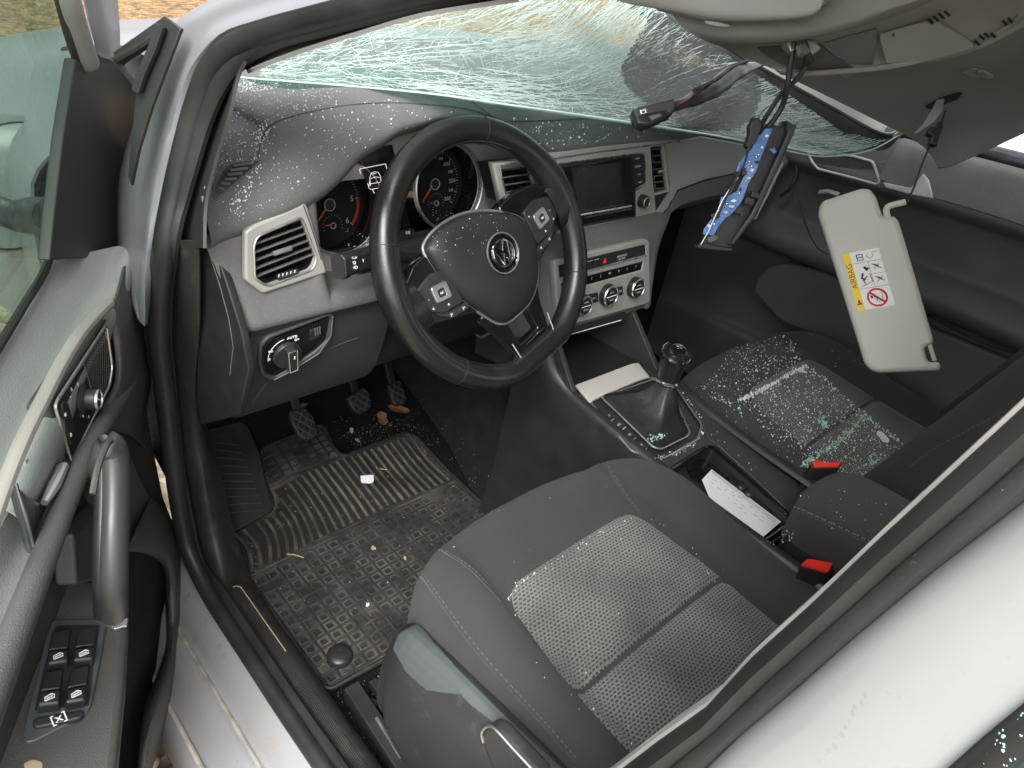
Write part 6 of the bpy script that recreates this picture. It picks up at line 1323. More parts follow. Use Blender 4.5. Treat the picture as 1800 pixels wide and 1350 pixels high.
# folded-up driver sun visor lying against it
rows = [[D(1000, -120, 1.075), D(1250, -120, 1.05), D(1400, -110, 1.00), D(1446, -60, .985), D(1450, -30, .98)],
        [D(1030, -40, 1.07), D(1250, -40, 1.045), D(1390, -40, 1.00), D(1442, -20, .985), D(1449, -4, .982)],
        [D(1090, 2, 1.085), D(1240, 16, 1.055), D(1380, 14, 1.01), D(1436, 4, .99), D(1446, 4, .986)],
        [D(1150, 14, 1.095), D(1245, 34, 1.065), D(1370, 33, 1.02), D(1424, 26, 1.0), D(1442, 14, .99)],
        [D(1154, 18, 1.11), D(1248, 40, 1.08), D(1370, 38, 1.035), D(1426, 30, 1.015), D(1445, 16, 1.0)]]
vis0 = thing('driver_sun_visor', 'beige driver sun visor folded against the headliner at the top edge', 'sun visor', (-.1, -.2, .95))
mk('visor_blade', shell(grid(smoothrows(rows, 4, 4), flip=True), .012), m_beigep, vis0, ang=80)
mk('visor_clip', plate(Plane(D(1262, 40, 1.06), -CZ + V((0, 0, -.3)), -CY), [(1238, 36), (1260, 38), (1284, 44), (1278, 48), (1258, 46), (1242, 42)], .006, .006, .001, r=.002), m_beigep, vis0)
# overhead console trough
rows = [[D(1262, 80, 1.17), D(1330, 76, 1.14), D(1420, 66, 1.10), D(1520, 42, 1.04), D(1600, 12, .98), D(1680, -30, .92), D(1800, -90, .85)],
        [D(1290, 92, 1.19), D(1345, 90, 1.16), D(1440, 84, 1.12), D(1550, 62, 1.07), D(1640, 32, 1.01), D(1730, -10, .95), D(1830, -60, .88)],
        [D(1330, 110, 1.20), D(1372, 110, 1.18), D(1460, 104, 1.14), D(1580, 86, 1.09), D(1670, 60, 1.04), D(1760, 22, .98), D(1850, -30, .90)],
        [D(1366, 124, 1.20), D(1400, 124, 1.19), D(1480, 120, 1.15), D(1600, 104, 1.10), D(1690, 80, 1.05), D(1775, 40, .99), D(1860, -10, .92)],
        [D(1384, 131, 1.19), D(1412, 131, 1.17), D(1490, 126, 1.135), D(1606, 110, 1.085), D(1700, 86, 1.035), D(1784, 46, .98), D(1870, 0, .91)],
        [D(1390, 136, 1.20), D(1416, 135, 1.18), D(1492, 130, 1.145), D(1608, 115, 1.095), D(1706, 92, 1.045), D(1790, 52, .99), D(1880, 6, .92)]]
con_r = smoothrows(rows, 4, 3)
och = mk('overhead_console', shell(grid(con_r, flip=True), .005), m_beigep, hl, ang=80)
O_ = [och]
def lay(P, off=.002, thick=.004, objs=None, rnd=0):
    """a flat piece laid on built surfaces: outline in the photograph"""
    h = [cast(a, b, objs or O_) for a, b in P]; h = [q for q in h if q[0] is not None]
    n = sum((q[1] for q in h), V()).normalized(); P3 = [q[0] + n * off for q in h]
    if rnd: P3 = fillet(P3, rnd)
    return prism(P3, n * thick)
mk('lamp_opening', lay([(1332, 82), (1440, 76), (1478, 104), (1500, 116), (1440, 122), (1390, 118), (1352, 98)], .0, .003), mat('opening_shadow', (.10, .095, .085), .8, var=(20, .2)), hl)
mk('bin_recess', lay([(1445, 74), (1540, 48), (1542, 60), (1534, 110), (1500, 108), (1470, 96)], .001, .003), mat('bin_cloth_grey', (.16, .155, .145), .8, var=(12, .1)), hl)
mk('bin_door', lay([(1548, 56), (1640, 30), (1690, 60), (1716, 78), (1640, 100), (1562, 112)], .003, .004, rnd=.006), m_beigep, hl)
mk('bin_latch', lay([(1569, 63), (1575, 62), (1575, 70), (1569, 71)], .008, .003), m_black, hl)
mk('bin_gap', drape([(1572, 50), (1568, 74), (1564, 94)], [och], .0012, off=.008), m_black, hl)
mk('bin_screw', lathe([(0, .002), (.0025, .0018), (.003, 0)], cast(1565, 102, [och])[0] + cast(1565, 102, [och])[1] * .006, cast(1565, 102, [och])[1], 12), m_black, hl)
for bx, by, nn in ((1630, 24, 4), (1716, 68, 4), (1764, 28, 2)):
    for k in range(nn):
        x, y = bx + k * 9.5, by - k * 4.6; mk('vent_slot', lay([(x, y), (x + 3.5, y - 2), (x + 12, y + 6), (x + 8.5, y + 8)], .0075, .0015), m_black, hl)
# rolled seam between console and passenger panel
mk('console_edge', tube(crm([cast(a, b, [och])[0] for a, b in [(1396, 131), (1460, 127), (1540, 120), (1610, 108), (1690, 84), (1745, 62), (1782, 38), (1796, 24)] if cast(a, b, [och])[0]], 4), .0045, 8), m_beige, hl)
# bracket with torn sheet metal above the hanging lamp
mk('lamp_bracket', plate(Plane(D(1425, 80, 1.10), -CZ, -CY), [(1380, 72), (1404, 66), (1436, 72), (1444, 84), (1430, 94), (1398, 92)], .02, 0, .003), m_beigep, hl)
mk('bracket_metal', plate(Plane(D(1400, 82, 1.09), -CZ, -CY), [(1384, 70), (1402, 70), (1404, 84), (1390, 90)], .006, 0, .001), m_satin, hl)
mk('bracket_metal', plate(Plane(D(1420, 82, 1.085), -CZ + V((.3, 0, .4)), -CY), [(1404, 78), (1420, 74), (1424, 90), (1408, 92)], .008, 0, .001), mat('torn_sheet', (.4, .38, .34), .4, metal=.7), hl)
# passenger side panel, folded down
rows = [[D(1388, 137, 1.36), D(1470, 128, 1.30), D(1560, 118, 1.24), D(1650, 100, 1.17), D(1740, 66, 1.09), D(1800, 22, 1.02), D(1900, -40, .95)],
        [D(1460, 172, 1.40), D(1530, 158, 1.34), D(1610, 140, 1.28), D(1690, 118, 1.21), D(1770, 86, 1.14), D(1830, 60, 1.08), D(1920, 20, 1.0)],
        [D(1540, 212, 1.44), D(1600, 194, 1.39), D(1670, 172, 1.33), D(1740, 150, 1.27), D(1810, 124, 1.20), D(1870, 110, 1.14), D(1950, 80, 1.06)],
        [D(1612, 250, 1.48), D(1650, 236, 1.44), D(1710, 214, 1.38), D(1770, 192, 1.32), D(1830, 172, 1.26), D(1900, 160, 1.20), D(1980, 130, 1.12)],
        [D(1640, 278, 1.48), D(1664, 268, 1.45), D(1720, 244, 1.40), D(1780, 220, 1.34), D(1840, 200, 1.28), D(1910, 185, 1.22), D(1990, 160, 1.14)],
        [D(1648, 294, 1.47), D(1670, 292, 1.45), D(1724, 268, 1.40), D(1784, 240, 1.34), D(1846, 214, 1.28), D(1914, 195, 1.22), D(1996, 170, 1.14)]]
ppn = mk('passenger_panel', shell(grid(smoothrows(rows, 4, 4), flip=True), .006), m_beige, hl, ang=80)
OP = [ppn]
mk('grab_recess', lay([(1690, 124), (1710, 118), (1735, 124), (1748, 132), (1738, 136), (1706, 132)], .001, .002, OP, .004), m_beigep, hl)
mk('grab_insert', lay([(1718, 121), (1728, 119), (1746, 130), (1740, 134)], .003, .003, OP, .002), m_beigep, hl)
mk('clip_recess', lay([(1478, 127), (1498, 127), (1500, 132), (1490, 136), (1482, 134)], .001, .002, OP, .002), m_beigep, hl)
mk('visor_hole', lay([(1626, 186), (1650, 172), (1680, 162), (1692, 162), (1684, 172), (1662, 180), (1640, 190)], .001, .0025, OP, .003), m_black, hl)
mk('torn_flap', shell(grid([[D(1646, 178, 1.28), D(1660, 176, 1.28)], [D(1636, 198, 1.27), D(1656, 196, 1.26)], [D(1620, 222, 1.26), D(1640, 216, 1.26)], [D(1604, 236, 1.26), D(1612, 234, 1.26)]]), .003), m_beigep, hl, ang=60)
# ------------------------------------------------------------------ hanging passenger visor
pv = thing('sun_visor', 'beige passenger sun visor with airbag sticker hanging by a wire', 'sun visor', D(1540, 500, 1.22))
n_ = (CAMP - D(1540, 490, 1.22)).normalized(); plV = Plane(D(1540, 490, 1.22), n_ + V((.05, .0, .05)), -CY)
blade = [(1440, 362), (1447, 352), (1515, 330), (1530, 332), (1540, 345), (1551, 378), (1558, 381), (1572, 379), (1580, 388), (1596, 440), (1642, 598), (1640, 606), (1625, 611), (1630, 632), (1636, 638), (1650, 636), (1655, 644), (1652, 652), (1545, 656), (1530, 651), (1520, 640), (1438, 378)]
vb = mk('visor_blade', plate(plV, blade, .022, 0, .008, r=.004), m_visor, pv, ang=60)
mk('pivot_arm', tube(crm([plV.w(*plV.px(a, b, -.008).xy, -.008) for a, b in [(1562, 386), (1558, 374), (1560, 365), (1570, 360), (1592, 355)]], 5), .0052, 10), m_visor, pv)
mk('clip_pin', tube([plV.w(*plV.px(a, b, -.008).xy, -.008) for a, b in [(1634, 606), (1643, 634)]], .0034, 8), m_visor, pv)
# sticker
tl, tr, br_, bl = (1480, 447), (1544, 435), (1574, 536), (1508, 547)
lab = mk('airbag_label', plate(plV, [tl, tr, br_, bl], .0006, .0008, .0001, r=.002), mat('label_white', (.74, .74, .72), .5), pv, smooth=False)
def lq(u, v, h=.0012):           # label coordinates: u along the long side, v across
    a = V((lerp(lerp(tl[0], tr[0], v), lerp(bl[0], br_[0], v), u), lerp(lerp(tl[1], tr[1], v), lerp(bl[1], br_[1], v), u), 0)); return plV.w(*plV.px(a.x, a.y, h).xy, h)
mk('label_band', prism([lq(0, 0, .0009), lq(0, .2, .0009), lq(1, .2, .0009), lq(1, 0, .0009)], plV.N * .0003), m_yellow, lab, smooth=False)
def lmat(u, v, rot=0):
    o = lq(u, v, .00135); X_ = (lq(u + .01, v) - lq(u, v)).normalized(); Z_ = plV.N; Y_ = Z_.cross(X_); X_, Y_ = -X_, -Y_
    M_ = Matrix(((X_.x, Y_.x, Z_.x, o.x), (X_.y, Y_.y, Z_.y, o.y), (X_.z, Y_.z, Z_.z, o.z), (0, 0, 0, 1))); return M_ @ Matrix.Rotation(rot, 4, 'Z')
mk('label_word', textvf('AIRBAG', .0125, lmat(.40, .105)), m_black, lab, smooth=False)
def ltri(P, m, nm): return mk(nm, prism([lq(*p, .0013) for p in P], plV.N * .0003), m, lab, smooth=False)
ltri([(.80, .04), (.80, .17), (.89, .17), (.89, .04)][:0] or [(.90, .03), (.90, .175), (.80, .10)], m_black, 'warning_triangle')
mk('triangle_mark', textvf('!', .0075, lmat(.868, .10)), m_yellow, lab, smooth=False)
def lline(P, r=.0005, m=None, nm='label_line'): return mk(nm, tube([lq(*p, .0013) for p in P], r, 5), m or m_ink, lab)
lline([(.2, .2), (.2, 1)], .0003); lline([(.64, .2), (.64, 1)], .0003); lline([(.2, .62), (.64, .62)], .0003); lline([(.42, .62), (.42, 1)], .0003)
lc = V((.82, .6)); ring = [(lc.x + .145 * cos(a), lc.y + .25 * sin(a)) for a in [2 * pi * k / 28 for k in range(29)]]
lline(ring, .0017, m_lred, 'ban_ring'); lline([(lc.x - .1, lc.y - .17), (lc.x + .1, lc.y + .17)], .0016, m_lred, 'ban_bar')
lline([(.76, .55), (.80, .52), (.84, .60), (.88, .56)], .0010, m_black); lline([(.74, .75), (.88, .72), (.90, .60)], .0006); lline([(.78, .45), (.82, .47)], .0016, m_black)
lline([(.06, .36), (.06, .52), (.16, .52), (.16, .36), (.06, .36)], .0008, m_black, 'label_book'); lline([(.11, .36), (.11, .52)], .0007, m_black, 'label_book')
lline([(.06, .68), (.10, .62), (.15, .70), (.12, .80), (.07, .78)], .0005); lline([(.05, .80), (.05, .96)], .0004)
lline([(.28, .48), (.34, .54), (.30, .58)], .0022, m_black, 'label_seat'); lline([(.38, .40), (.46, .34), (.50, .42)], .0018, m_black, 'label_seat'); lline([(.44, .50), (.50, .36), (.56, .40)], .0012, m_lred); lline([(.40, .58), (.54, .60), (.58, .42), (.60, .30)], .0007)
for u0 in (.28, .50): lline([(u0 - .03, .70), (u0 + .06, .92)], .0007, m_black); lline([(u0 + .06, .72), (u0 - .02, .90)], .0006, m_ink); lline([(u0 - .02, .76), (u0 + .02, .86)], .0009, m_lred)
# wire and plug that the visor hangs from
wr = crm([D(1662, 195, 1.26), D(1655, 215, 1.25), D(1642, 240, 1.245), D(1622, 285, 1.235), D(1606, 330, 1.228), D(1594, 356, 1.222)], 5)
wi = thing('visor_wire', 'thin dark wire with plug between headliner and hanging visor', 'wire', D(1625, 280, 1.235))
mk('wire', tube(wr, .0014, 6), m_cable, wi); mk('wire', tube([p + V((.003, 0, 0)) for p in wr[8:22]], .001, 6), m_cable, wi)
mk('plug', plate(Plane(D(1646, 233, 1.24), -CZ, -CY), [(1654, 212), (1659, 214), (1658, 226), (1648, 256), (1636, 252), (1640, 238), (1632, 234), (1638, 222), (1648, 224)], .014, .006, .002), m_black, wi)
# ------------------------------------------------------------------ hanging interior lamp unit
lu = thing('interior_lamp_unit', 'black interior lamp unit with blue circuit board dangling by its cables', 'lamp unit', D(1310, 340, 1.16))
nL = (CAMP - D(1310, 340, 1.16)).normalized(); plU = Plane(D(1310, 340, 1.16), nL + CX * .35, -CY)
mk('housing', plate(plU, [(1238, 424), (1252, 402), (1290, 320), (1338, 228), (1352, 216), (1372, 222), (1384, 212), (1402, 221), (1396, 236), (1330, 380), (1290, 432), (1284, 440), (1232, 436)], .022, -.008, .003), m_black, lu, ang=50)
mk('lamp_lens', plate(plU, [(1375, 282), (1380, 286), (1352, 344), (1330, 386), (1322, 386), (1324, 380), (1350, 330)], .016, -.012, .004), m_beigep, lu, ang=50)
mk('side_wall', plate(plU, [(1384, 212), (1402, 221), (1396, 236), (1330, 380), (1290, 432), (1282, 430), (1320, 376), (1384, 236)], .03, .004, .003), m_black, lu, ang=50)
pcb = [(1236, 412), (1238, 402), (1252, 384), (1262, 372), (1268, 346), (1282, 344), (1296, 336), (1306, 314), (1312, 304), (1294, 302), (1298, 290), (1312, 270), (1322, 262), (1328, 240), (1338, 236), (1346, 226), (1358, 226), (1352, 242), (1344, 262), (1338, 276), (1330, 300), (1316, 322), (1306, 350), (1296, 366), (1284, 378), (1274, 384), (1262, 400), (1254, 414)]
pc = mk('circuit_board', plate(plU, pcb, .003, .010, .0005), m_blue, lu, smooth=False)
for q in [(1266, 362), (1272, 364), (1278, 358), (1264, 370), (1284, 362), (1312, 286), (1318, 284), (1330, 276), (1334, 272), (1322, 292), (1312, 318), (1256, 394), (1250, 402), (1300, 340)]:
    c = plU.px(*q, .011); mk('solder_dot', lathe([(0, .0016), (.0014, .001), (.0018, 0)], plU.w(c.x, c.y, .0105), plU.N, 10), m_solder, pc)
for P in ([(1250, 378), (1258, 374), (1264, 382), (1254, 390)], [(1322, 336), (1336, 340), (1334, 350), (1320, 346)], [(1312, 346), (1328, 350), (1324, 362), (1308, 358)], [(1298, 362), (1308, 366), (1302, 378), (1292, 374)], [(1306, 300), (1314, 300), (1312, 308), (1304, 308)]):
    mk('component', plate(plU, P, .009, .014, .001), m_black, lu)
for k, q in enumerate([(1246, 396), (1262, 380), (1276, 372), (1290, 352), (1302, 332), (1316, 312), (1322, 298), (1332, 284), (1340, 258), (1348, 238), (1308, 296), (1286, 362)]):
    w_, h_ = 3 + (k * 5) % 4, 2 + (k * 3) % 3; mk('component', plate(plU, [(q[0] - w_, q[1] + h_), (q[0], q[1] - h_), (q[0] + w_, q[1] - h_ + 2), (q[0] + 1, q[1] + h_ + 2)], .004, .0125, .0004), (m_white, m_black, m_satin)[k % 3], lu)
mk('board_socket', plate(plU, [(1352, 262), (1362, 260), (1366, 268), (1360, 270)], .006, .012, .001), m_blue, lu)
mk('chip', plate(plU, [(1298, 368), (1308, 372), (1304, 380), (1294, 376)], .003, .008, .0005), mat('chip_grey', (.06, .055, .05), .6), lu)
mk('wire_frame', tube([plU.w(*plU.px(a, b, .014).xy, .014) for a, b in [(1232, 430), (1246, 406), (1270, 352), (1292, 318), (1298, 312)]], .0012, 6), m_satin, lu)
mk('bottom_flange', plate(plU, [(1226, 432), (1240, 427), (1262, 432), (1290, 436), (1286, 442), (1250, 440), (1228, 437)], .02, .006, .002), m_black, lu)
mk('inner_slot', plate(plU, [(1242, 418), (1256, 412), (1264, 416), (1260, 424), (1246, 428)], .006, .006, .002, r=.002), mat('slot_grey', (.09, .09, .09), .5), lu)
mk('connector', plate(plU, [(1318, 222), (1326, 206), (1336, 208), (1340, 222), (1330, 250), (1316, 262), (1312, 256), (1318, 238)], .016, .014, .002), m_black, lu)
for P, r_ in (([(1396, 72, 1.09), (1390, 110, 1.10), (1384, 150, 1.11), (1376, 184, 1.13), (1362, 208, 1.14), (1350, 224, 1.145)], .0046), ([(1412, 70, 1.085), (1420, 90, 1.09), (1420, 106, 1.10), (1408, 130, 1.11), (1388, 152, 1.12), (1374, 164, 1.13), (1350, 200, 1.14), (1334, 226, 1.14)], .0038), ([(1316, 258, 1.13), (1308, 290, 1.135), (1290, 320, 1.14), (1270, 362, 1.14), (1262, 380, 1.14)], .0016), ([(1352, 186, 1.14), (1340, 196, 1.14), (1332, 210, 1.14)], .0008)):
    mk('cable', tube(crm([D(*q) for q in P], 6), r_, 8), m_cable, lu)
mk('cable_knot', tube([D(1420, 92, 1.09), D(1421, 106, 1.098), D(1416, 116, 1.105)], [.004, .0075, .004], 8), m_cable, lu)
# ------------------------------------------------------------------ mirror-base sensor with torn cable cover
sn = thing('mirror_base_sensor', 'black torn mirror base and cable cover hanging on the cracked windscreen', 'sensor', D(1180, 180, 1.04))
cv = crm([D(1338, 112, 1.34), D(1312, 120, 1.28), D(1284, 132, 1.23), D(1262, 150, 1.18), D(1240, 164, 1.13), D(1210, 178, 1.07), D(1180, 188, 1.03)], 4)
mk('cable_cover', tube(cv, [.008 + .010 * ss(0, 8, i) - .008 * ss(14, 24, i) + .0010 * sin(i * 4.7) for i in range(len(cv))], 10, up=CX, flat=.7), m_black, sn, ang=80)
mk('cable_cover_edge', tube([p - CY * .010 - CZ * .008 for p in cv[4:20]], .0035, 5), m_cable, sn)
mk('sensor_body', plate(Plane(D(1150, 195, 1.02), -CZ, -CY), [(1112, 192), (1124, 186), (1150, 180), (1184, 172), (1192, 184), (1180, 200), (1160, 206), (1132, 220), (1116, 210)], .03, .01, .004), m_black, sn, ang=40)
mk('sensor_body', plate(Plane(D(1150, 200, 1.00), -CZ + V((.2, 0, .3)), -CY), [(1118, 202), (1136, 196), (1172, 190), (1176, 200), (1164, 208), (1140, 218), (1122, 216)], .016, .008, .003), m_black, sn, ang=40)
mk('sensor_clip', plate(Plane(D(1130, 194, .99), -CZ, -CY), [(1125, 193), (1136, 190), (1138, 198), (1127, 201)], .003, .010, .0006, holes=[[(1129, 195), (1134, 194), (1134, 197), (1130, 198)]]), m_solder, sn, smooth=False)
mk('sensor_fin', plate(Plane(D(1150, 204, .995), -CZ, -CY), [(1140, 204), (1160, 198), (1166, 203), (1146, 212)], .01, .012, .002), mat('fin_grey', (.07, .07, .07), .5), sn)
mk('red_wire', tube(crm([D(1192, 184, 1.02), D(1208, 176, 1.04), D(1222, 164, 1.075), D(1236, 154, 1.10)], 5), .0016, 6), mat('dull_red_wire', (.16, .03, .025), .5), sn)
# ================================================================== shattered windscreen
ws_ = thing('windscreen', 'shattered green windscreen sagging into the cabin over the dashboard', 'windscreen', (0, .1, .78))
T_ = [(408, 128, 1.08), (450, 103, 1.10), (600, 54, 1.10), (735, 6, 1.10), (880, -55, 1.15), (1030, -70, 1.25), (1158, 8, 1.36), (1250, 70, 1.38), (1335, 122, 1.41), (1460, 192, 1.45), (1556, 240, 1.48), (1600, 212, 1.50)]
K_ = [(410, 135, 1.02), (480, 141, .975), (600, 150, .945), (760, 165, .925), (900, 185, .96), (1030, 203, 1.03), (1150, 221, 1.08), (1270, 240, 1.14), (1370, 262, 1.21), (1450, 275, 1.30), (1530, 264, 1.39), (1590, 232, 1.47)]
rows = [[D(*t) for t in T_]]
for f, sag in ((.25, .035), (.5, .05), (.75, .035)):
    rows.append([D(lerp(t[0], k[0], f), lerp(t[1], k[1], f), lerp(t[2], k[2], f) + sag * (0 if i in (0, 11) else 1)) for i, (t, k) in enumerate(zip(T_, K_))])
rows.append([D(*k) for k in K_])
rows.append([D(k[0] + 2, k[1] - 3, k[2] + .03) for k in K_]); rows.append([D(k[0] + 6, k[1] - 16, k[2] + .07) for k in K_]); rows.append([D(k[0] + 10, k[1] - 36, k[2] + .11) for k in K_])
gr_ = smoothrows(rows, 6, 4)
m_ws = glassmat('windscreen_glass', (.62, .80, .72), .06, .17, (.60, .75, .69), 26)
wg = mk('glass', grid(gr_), m_ws, ws_, ang=80)
WG = [wg]
def decal(P, objs, step, off, cut=None):
    xs_ = [p[0] for p in P]; ys_ = [p[1] for p in P]; vid = {}; vs = []; fs = []
    def vert(i, j):
        if (i, j) not in vid:
            h, n = cast(min(xs_) + i * step, min(ys_) + j * step, objs)
            if h is None: return None
            vid[i, j] = len(vs); vs.append(h + n * off)
        return vid[i, j]
    for i in range(int((max(xs_) - min(xs_)) / step) + 1):
        for j in range(int((max(ys_) - min(ys_)) / step) + 1):
            cx_, cy_ = min(xs_) + (i + .5) * step, min(ys_) + (j + .5) * step
            if inpoly(cx_, cy_, P):
                q = [vert(i, j), vert(i + 1, j), vert(i + 1, j + 1), vert(i, j + 1)]
                if None not in q: fs.append(q)
    return vs, fs
def dotmat(name, col, cover, scale):
    m = bpy.data.materials.new(name); m.use_nodes = True; nt = m.node_tree; b = nt.nodes['Principled BSDF']; L = nt.links.new; b.inputs['Base Color'].default_value = (*col, 1); b.inputs['Roughness'].default_value = .5
    g = nt.nodes.new('ShaderNodeNewGeometry'); v = nt.nodes.new('ShaderNodeTexVoronoi'); v.inputs['Scale'].default_value = scale; L(g.outputs['Position'], v.inputs['Vector'])
    n = nt.nodes.new('ShaderNodeTexNoise'); n.inputs['Scale'].default_value = 35; n.inputs['Detail'].default_value = 6; L(g.outputs['Position'], n.inputs['Vector'])
    s = nt.nodes.new('ShaderNodeMath'); s.operation = 'ADD'; L(v.outputs['Distance'], s.inputs[0]); L(n.outputs[0], s.inputs[1])
    r = nt.nodes.new('ShaderNodeMapRange'); r.inputs[1].default_value = cover; r.inputs[2].default_value = cover + .35; r.inputs[3].default_value = .95; r.inputs[4].default_value = .25; L(s.outputs[0], r.inputs[0]); L(r.outputs[0], b.inputs['Alpha']); return m
m_frit = dotmat('dotted_frit', (.022, .026, .025), 1.05, 300)
mk('frit_patch', decal([(1146, 24), (1092, 116), (1096, 146), (1130, 178), (1180, 214), (1220, 232), (1290, 228), (1326, 206), (1340, 160), (1326, 116), (1250, 70), (1196, 30)], WG, 5, .001), m_frit, ws_)
# black edge band with bonded rubber and bright broken glass edge
eb = [(1120, -22), (1158, 8), (1250, 70), (1335, 122), (1400, 160), (1460, 192), (1520, 224), (1556, 240), (1580, 232), (1598, 216)]
E3 = crm([D(*q) for q in T_[5:]], 6); 
B3 = [p + CX * -.004 + CY * .016 for p in E3]
mk('edge_band', shell(grid([[p - CZ * .004 for p in E3], [p + CX * -.010 + CY * .014 - CZ * .006 for p in E3], [p + CX * -.020 + CY * .030 - CZ * .004 for p in E3]]), .003), m_seal, ws_, ang=70)
mk('edge_rubber', tube([p - CZ * .004 for p in E3], .0055, 8), m_seal, ws_)
mk('edge_glass', tube([p - CY * .006 for p in E3[16:]], .0024, 6), mat('edge_green', (.45, .6, .52), .2), ws_)
mk('corner_sealant', tube([D(1572, 240, 1.47), D(1590, 228, 1.48), D(1602, 206, 1.49)], [.004, .008, .006], 8), mat('sealant_tan', (.4, .33, .2), .7, var=(80, .3)), ws_)
# crack network: real fractures, each a thin white sliver in the glass surface
CTRL = [(430, 125, 2), (500, 110, -14), (500, 140, 5), (620, 60, -20), (650, 110, -4), (640, 150, 6), (760, 30, -22), (780, 90, -3), (800, 160, 8), (900, 20, -24), (930, 80, -8), (930, 180, 7), (1020, 10, -44), (1040, 70, -34), (1040, 130, -14), (1060, 190, 5), (1110, 60, -40), (1130, 140, -25), (1150, 210, 4), (1220, 100, -22), (1240, 180, -20), (1280, 235, 6), (1330, 180, -22), (1380, 220, -18), (1430, 215, -14), (1440, 262, 4), (1510, 240, -16), (1550, 255, -14)]
def fld(x, y):
    s = w_ = 0
    for a, b, c in CTRL:
        k = 1 / (((x - a) / 1.2) ** 2 + (y - b) ** 2 + 60); k *= k; s += c * k; w_ += k
    return s / w_
rnd = random.Random(11)
ZONE = [(412, 130), (450, 106), (600, 58), (735, 10), (800, 0), (1140, 0), (1160, 12), (1250, 74), (1335, 126), (1460, 196), (1556, 244), (1590, 228), (1530, 262), (1450, 273), (1370, 260), (1270, 238), (1150, 219), (1030, 201), (900, 183), (760, 163), (600, 148), (480, 139)]
def crack(x, y, ln, wob, wd, da=0):
    P = []; a0 = rnd.gauss(0, wob)
    n = max(2, int(ln / 9))
    for k in range(n):
        if not inpoly(x, y, ZONE): break
        h, nn = cast(x, y, WG)
        if h is None: break
        P.append(h + nn * rnd.uniform(-.0005, .0012)); a = radians(fld(x, y) + a0 + da + rnd.gauss(0, 3.5)); st_ = ln / n
        x += cos(a) * st_; y += sin(a) * st_
    if len(P) < 2: return None
    m = len(P); return tube(P, [wd * (.35 + .65 * sin(pi * (i + .5) / m)) * rnd.uniform(.75, 1.25) for i in range(m)], 4, caps=False)
def rz(): 
    while True:
        x, y = rnd.uniform(410, 1600), rnd.uniform(0, 276)
        if inpoly(x, y, ZONE): return x, y
L1, L2, L3 = [], [], []
for k in range(260):
    x, y = rz(); c = crack(x, y, rnd.uniform(60, 420), 7, rnd.choice((.0003, .0004, .0005, .0007, .0012))); 
    if c: L1.append(c)
for k in range(1400):
    x, y = rz(); c = crack(x, y, rnd.uniform(10, 60), 16, rnd.uniform(.0002, .00055))
    if c: L2.append(c)
for k in range(800):
    x, y = rz(); c = crack(x, y, rnd.uniform(6, 36), 20, rnd.uniform(.0002, .00045), rnd.choice((28, 42, 60, -55)))
    if c: L3.append(c)
# the fold along the lower contour and the steep upper right are the densest
for k in range(120):
    t = rnd.random() ** .8; i = rnd.random() * (len(K_) - 1.01); a, b = K_[int(i)], K_[int(i) + 1]; f = i - int(i); x = lerp(a[0], b[0], f); y = lerp(a[1], b[1], f) - rnd.random() ** 2 * 34 - 1
    c = crack(x, y, rnd.uniform(40, 200), 4, rnd.uniform(.0003, .0007)); 
    if c: L1.append(c)
for k in range(380):
    x, y = rnd.uniform(860, 1180), rnd.uniform(0, 110); c = crack(x, y, rnd.uniform(30, 170), 8, rnd.uniform(.0003, .0008))
    if c: L2.append(c)
for k in range(150):
    x, y = rnd.uniform(1340, 1590), rnd.uniform(170, 275); c = crack(x, y, rnd.uniform(20, 120), 7, rnd.uniform(.0003, .0008))
    if c: L2.append(c)
m_crack = mat('fracture_white', (.74, .80, .775), .35, spec=.6)
nt_ = m_crack.node_tree; tr_ = nt_.nodes.new('ShaderNodeBsdfTranslucent'); tr_.inputs[0].default_value = (.86, .93, .90, 1); mx_ = nt_.nodes.new('ShaderNodeMixShader'); mx_.inputs[0].default_value = .55
nt_.links.new(nt_.nodes['Principled BSDF'].outputs[0], mx_.inputs[1]); nt_.links.new(tr_.outputs[0], mx_.inputs[2]); nt_.links.new(mx_.outputs[0], nt_.nodes['Material Output'].inputs[0])
for nm, L in (('long_cracks', L1), ('short_cracks', L2), ('cross_cracks', L3)): mk(nm, join(*L), m_crack, ws_, kind='stuff')
mk('fold_edge', tube(crm([D(k[0], k[1], k[2] - .001) for k in K_], 6), .0013, 6), mat('fold_glass', (.55, .74, .66), .2), ws_)
# ================================================================== glass crumbs, dirt, leaves
rnd = random.Random(5)
def scatter(polys, n, s0, s1, objs, rr=rnd, power=1.6):
    out = []; xs_ = [p[0] for p in polys]; ys_ = [p[1] for p in polys]; t = 0
    while len(out) < n and t < n * 12:
        t += 1; x, y = rr.uniform(min(xs_), max(xs_)), rr.uniform(min(ys_), max(ys_))
        if not inpoly(x, y, polys): continue
        h, nn = cast(x, y, objs)
        if h is None: continue
        out.append(chip(h, nn, lerp(s0, s1, rr.random() ** power), rr))
    return out
def along(P, n, wd, s0, s1, objs, rr=rnd):
    Q = crm([V((a, b, 0)) for a, b in P], 10); out = []
    for k in range(n):
        i = rr.random() * (len(Q) - 1.01); q = lerp(Q[int(i)], Q[int(i) + 1], i - int(i)); h, nn = cast(q.x + rr.gauss(0, wd), q.y + rr.gauss(0, wd), objs)
        if h is not None: out.append(chip(h, nn, lerp(s0, s1, rr.random()), rr))
    return out
def stuff(name, L, m, label, cat):
    o = mk(name, join(*L), m, smooth=False, kind='stuff'); return tag(o, label, cat, kind='stuff')
DTOP = [pad, fb, fb2]
L = scatter([(398, 142), (520, 148), (620, 158), (560, 190), (482, 215), (462, 250), (452, 285), (400, 320), (352, 340), (365, 280), (380, 230)], 1000, .0006, .0030, DTOP, power=2.4)
